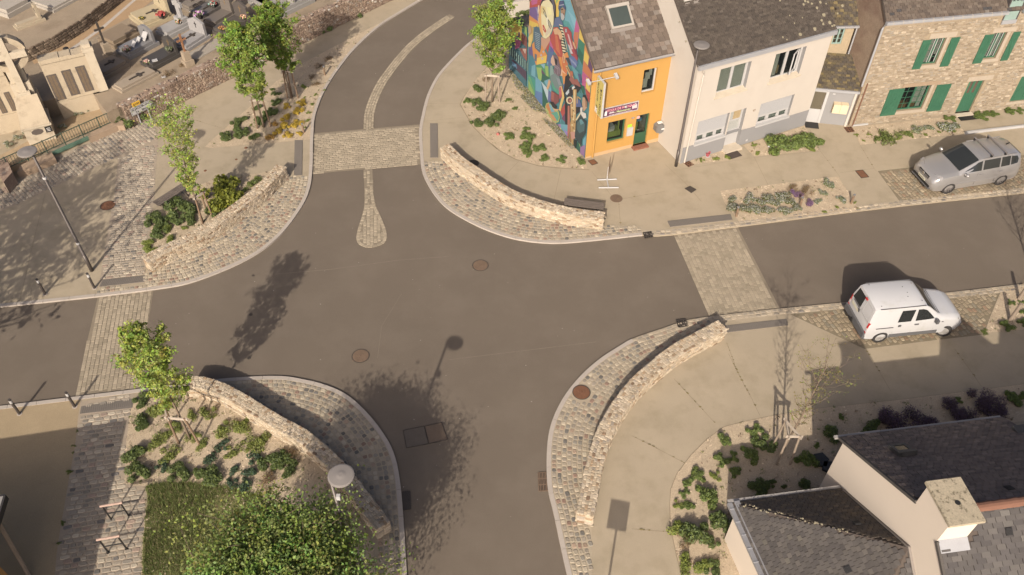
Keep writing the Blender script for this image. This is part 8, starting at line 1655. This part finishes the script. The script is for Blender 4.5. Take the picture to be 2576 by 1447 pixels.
# no seats or steering wheel built; the car glass is opaque and dark
# white van, nose to the right
st = [(1.95, ring(.55, .60, .48, .62, .40, .66, .68, .32)), (1.90, ring(.66, .72, .62, .72, .50, .77, .79, .26)), (1.76, ring(.74, .78, .70, .82, .58, .90, .92, .24)), (1.48, ring(.79, .82, .77, .92, .64, 1.0, 1.03, .24)), (1.10, ring(.81, .832, .79, .98, .68, 1.06, 1.09, .24)), (.92, ring(.815, .835, .795, 1.0, .69, 1.10, 1.13, .24)), (.80, ring(.817, .836, .797, 1.01, .69, 1.16, 1.19, .24)),
      (.32, ring(.82, .838, .80, 1.03, .655, 1.58, 1.63, .24)), (.12, ring(.82, .838, .80, 1.035, .65, 1.69, 1.735, .24)), (-.02, ring(.82, .838, .80, 1.04, .65, 1.715, 1.765, .24)), (-.14, ring(.82, .838, .80, 1.04, .652, 1.725, 1.78, .24)), (-.24, ring(.82, .838, .80, 1.04, .655, 1.73, 1.785, .24)), (-.80, ring(.82, .838, .80, 1.04, .66, 1.74, 1.795, .24)), (-.92, ring(.82, .838, .80, 1.04, .66, 1.74, 1.795, .24)), (-1.70, ring(.82, .835, .80, 1.04, .665, 1.725, 1.785, .26)), (-1.84, ring(.81, .825, .79, 1.03, .65, 1.69, 1.745, .28)), (-1.915, ring(.80, .815, .785, .98, .72, 1.25, 1.28, .30)), (-1.94, ring(.79, .80, .77, .88, .74, .94, .95, .32))]
rw_, fw_ = g('7', 1517, 1258), g('7', 1517, 1258); ang = R(7.8); dv = Vector((math.cos(ang), math.sin(ang), 0)); nl = Vector((-dv.y, dv.x, 0)); mid_ = rw_ + dv*1.28 + nl*.76
o, cell, vs, N = car('white_van', 'small white panel van with grey bumper and red tail light on the cobbled bay', (mid_.x, mid_.y, PZ+.015), ang, {'st': st, 'rim': mat('hubcap', (.42, .4, .38), .4, .05, 3, metal=.4), 'spokes': 9, 'spw': .045, 'steer': (0, R(-24))}, VANW, (1.28, -1.28), .30, 1.50, None, .84)
flank(st, [(.62, 1.08), (.50, 1.22), (.22, 1.50), (.06, 1.56), (-.14, 1.57), (-.14, 1.06)], 'side_window', CARG, o); flank(st, [(-.27, 1.06), (-.24, 1.57), (-.80, 1.58), (-.84, 1.06)], 'side_window', CARG, o)
screen([(6, .06), (6, .4), (6, .8), (7, .1), (7, .75)], 'windscreen', CARG, o, .012, (7, 8, 9, 10, 11), .96)
mb = MB(); mb.add([(-1.945, .66, 1.10), (-1.945, .06, 1.10), (-1.868, .08, 1.64), (-1.868, .58, 1.62)], [(0, 1, 2, 3)]); mb.build('rear_window', CARG, o)
mb = MB(); q = [(-1.945, -.08, 1.06), (-1.945, -.66, 1.06), (-1.87, -.58, 1.60), (-1.87, -.08, 1.62)]
for a_, b_ in zip(q, q[1:] + q[:1]): mb.bar(a_, b_, .012, .012)
mb.build('door_panel_seam', mat('seam_grey', (.33, .32, .31), .6), o)
mb = MB(); mb.bar((-1.935, 0, .5), (-1.86, 0, 1.72), .012, .012, up=(0, 1, 0)); mb.build('door_seam', PLAS, o)
mb = MB(); mb.box((-1.95, 0, .45), (.14, 1.58, .3)); mb.box((-1.9, 0, .36), (.1, 1.6, .2)); mb.build('rear_bumper', PLAS, o); mb = MB(); mb.box((1.9, 0, .40), (.16, 1.34, .2)); mb.build('front_bumper', PLAS, o)
mb = MB(); mb.box((-2.07, .12, .42), (.14, .08, .08)); mb.box((-2.12, .12, .44), (.06, .3, .05)); mb.build('tow_bar', BLACK, o)
for sd in (-1, 1):
    mb = MB(); mb.bar((-1.875, sd*.735, 1.10), (-1.90, sd*.74, .84), .075, .1); mb.build('tail_light', REDL, o); mb = MB(); mb.bar((-1.90, sd*.74, .838), (-1.905, sd*.74, .72), .075, .1); mb.build('reversing_light', mat('clear_lens', (.5, .42, .4), .2), o); mb = MB(); mb.box((-1.93, sd*.74, .6), (.05, .1, .06)); mb.build('reflector', REDL, o)
    mb = MB(); mb.box((-.02, sd*.835, .36), (1.9, .03, .16)); mb.build('sill_trim', PLAS, o)
    mb = MB(); mb.bar((-.95, sd*.842, .84), (-1.62, sd*.842, .84), .02, .03); mb.build('slide_rail', PLAS, o)
    for x, w__ in ((-.72, .1), (-.05, .16)): mb = MB(); mb.bar((x-w__/2, sd*.846, .9), (x+w__/2, sd*.846, .9), .025, .05 if w__ > .12 else .09); mb.build('door_handle', PLAS, o)
    for x in (-.17, -.9, .72): mb = MB(); mb.bar((x, sd*.840, .45), (x, sd*.80, 1.03), .008, .01, up=(0, 1, 0)); mb.build('door_seam', mat('seam_grey', (.33, .32, .31), .6), o)
    mb = MB(); mb.box((.66, sd*.93, 1.06), (.1, .14, .17)); mb.build('mirror', PLAS, o)
    mb = MB(); mb.bar((.1, sd*.665, 1.735), (-1.66, sd*.675, 1.745), .03, .02); mb.build('roof_gutter', PLAS, o)
    mb = MB(); p = [(1.90, sd*.42, .70), (1.84, sd*.62, .70), (1.62, sd*.745, .84), (1.72, sd*.5, .88)]; mb.add([Vector(q)+Vector((.03, .015*sd, .03)) for q in p], [(0, 1, 2, 3)] if sd > 0 else [(3, 2, 1, 0)]); mb.build('headlight', LENS, o)
    mb = MB(); mb.box((.98, sd*.84, .9), (.07, .012, .03)); mb.build('indicator', PLAS, o)
mb = MB(); mb.box((-1.955, .05, .98), (.03, .1, .16)); mb.box((-1.945, .3, 1.08), (.03, .45, .07)); mb.build('rear_handle', PLAS, o); mb = MB(); mb.box((-1.89, -.02, 1.66), (.05, .12, .05)); mb.build('brake_light', REDL, o)
mb = MB(); mb.box((-1.965, .32, .9), (.015, .5, .11)); mb.build('number_plate', mat('plate_white', (.5, .47, .36), .5), o)
mb = MB(); mb.bar((.9, .6, 1.12), (.86, -.6, 1.14), .03, .03); mb.build('wiper', BLACK, o)
for q in ((.02, .45), (.02, -.45), (-.4, .3), (-.42, -.2), (-1.6, .55), (-1.6, -.55), (-.35, .0)): mb = MB(); mb.box((q[0], q[1], 1.78 if q[0] > -.3 else 1.79), (.03, .03, .012)); mb.build('roof_stud', PLAS, o)
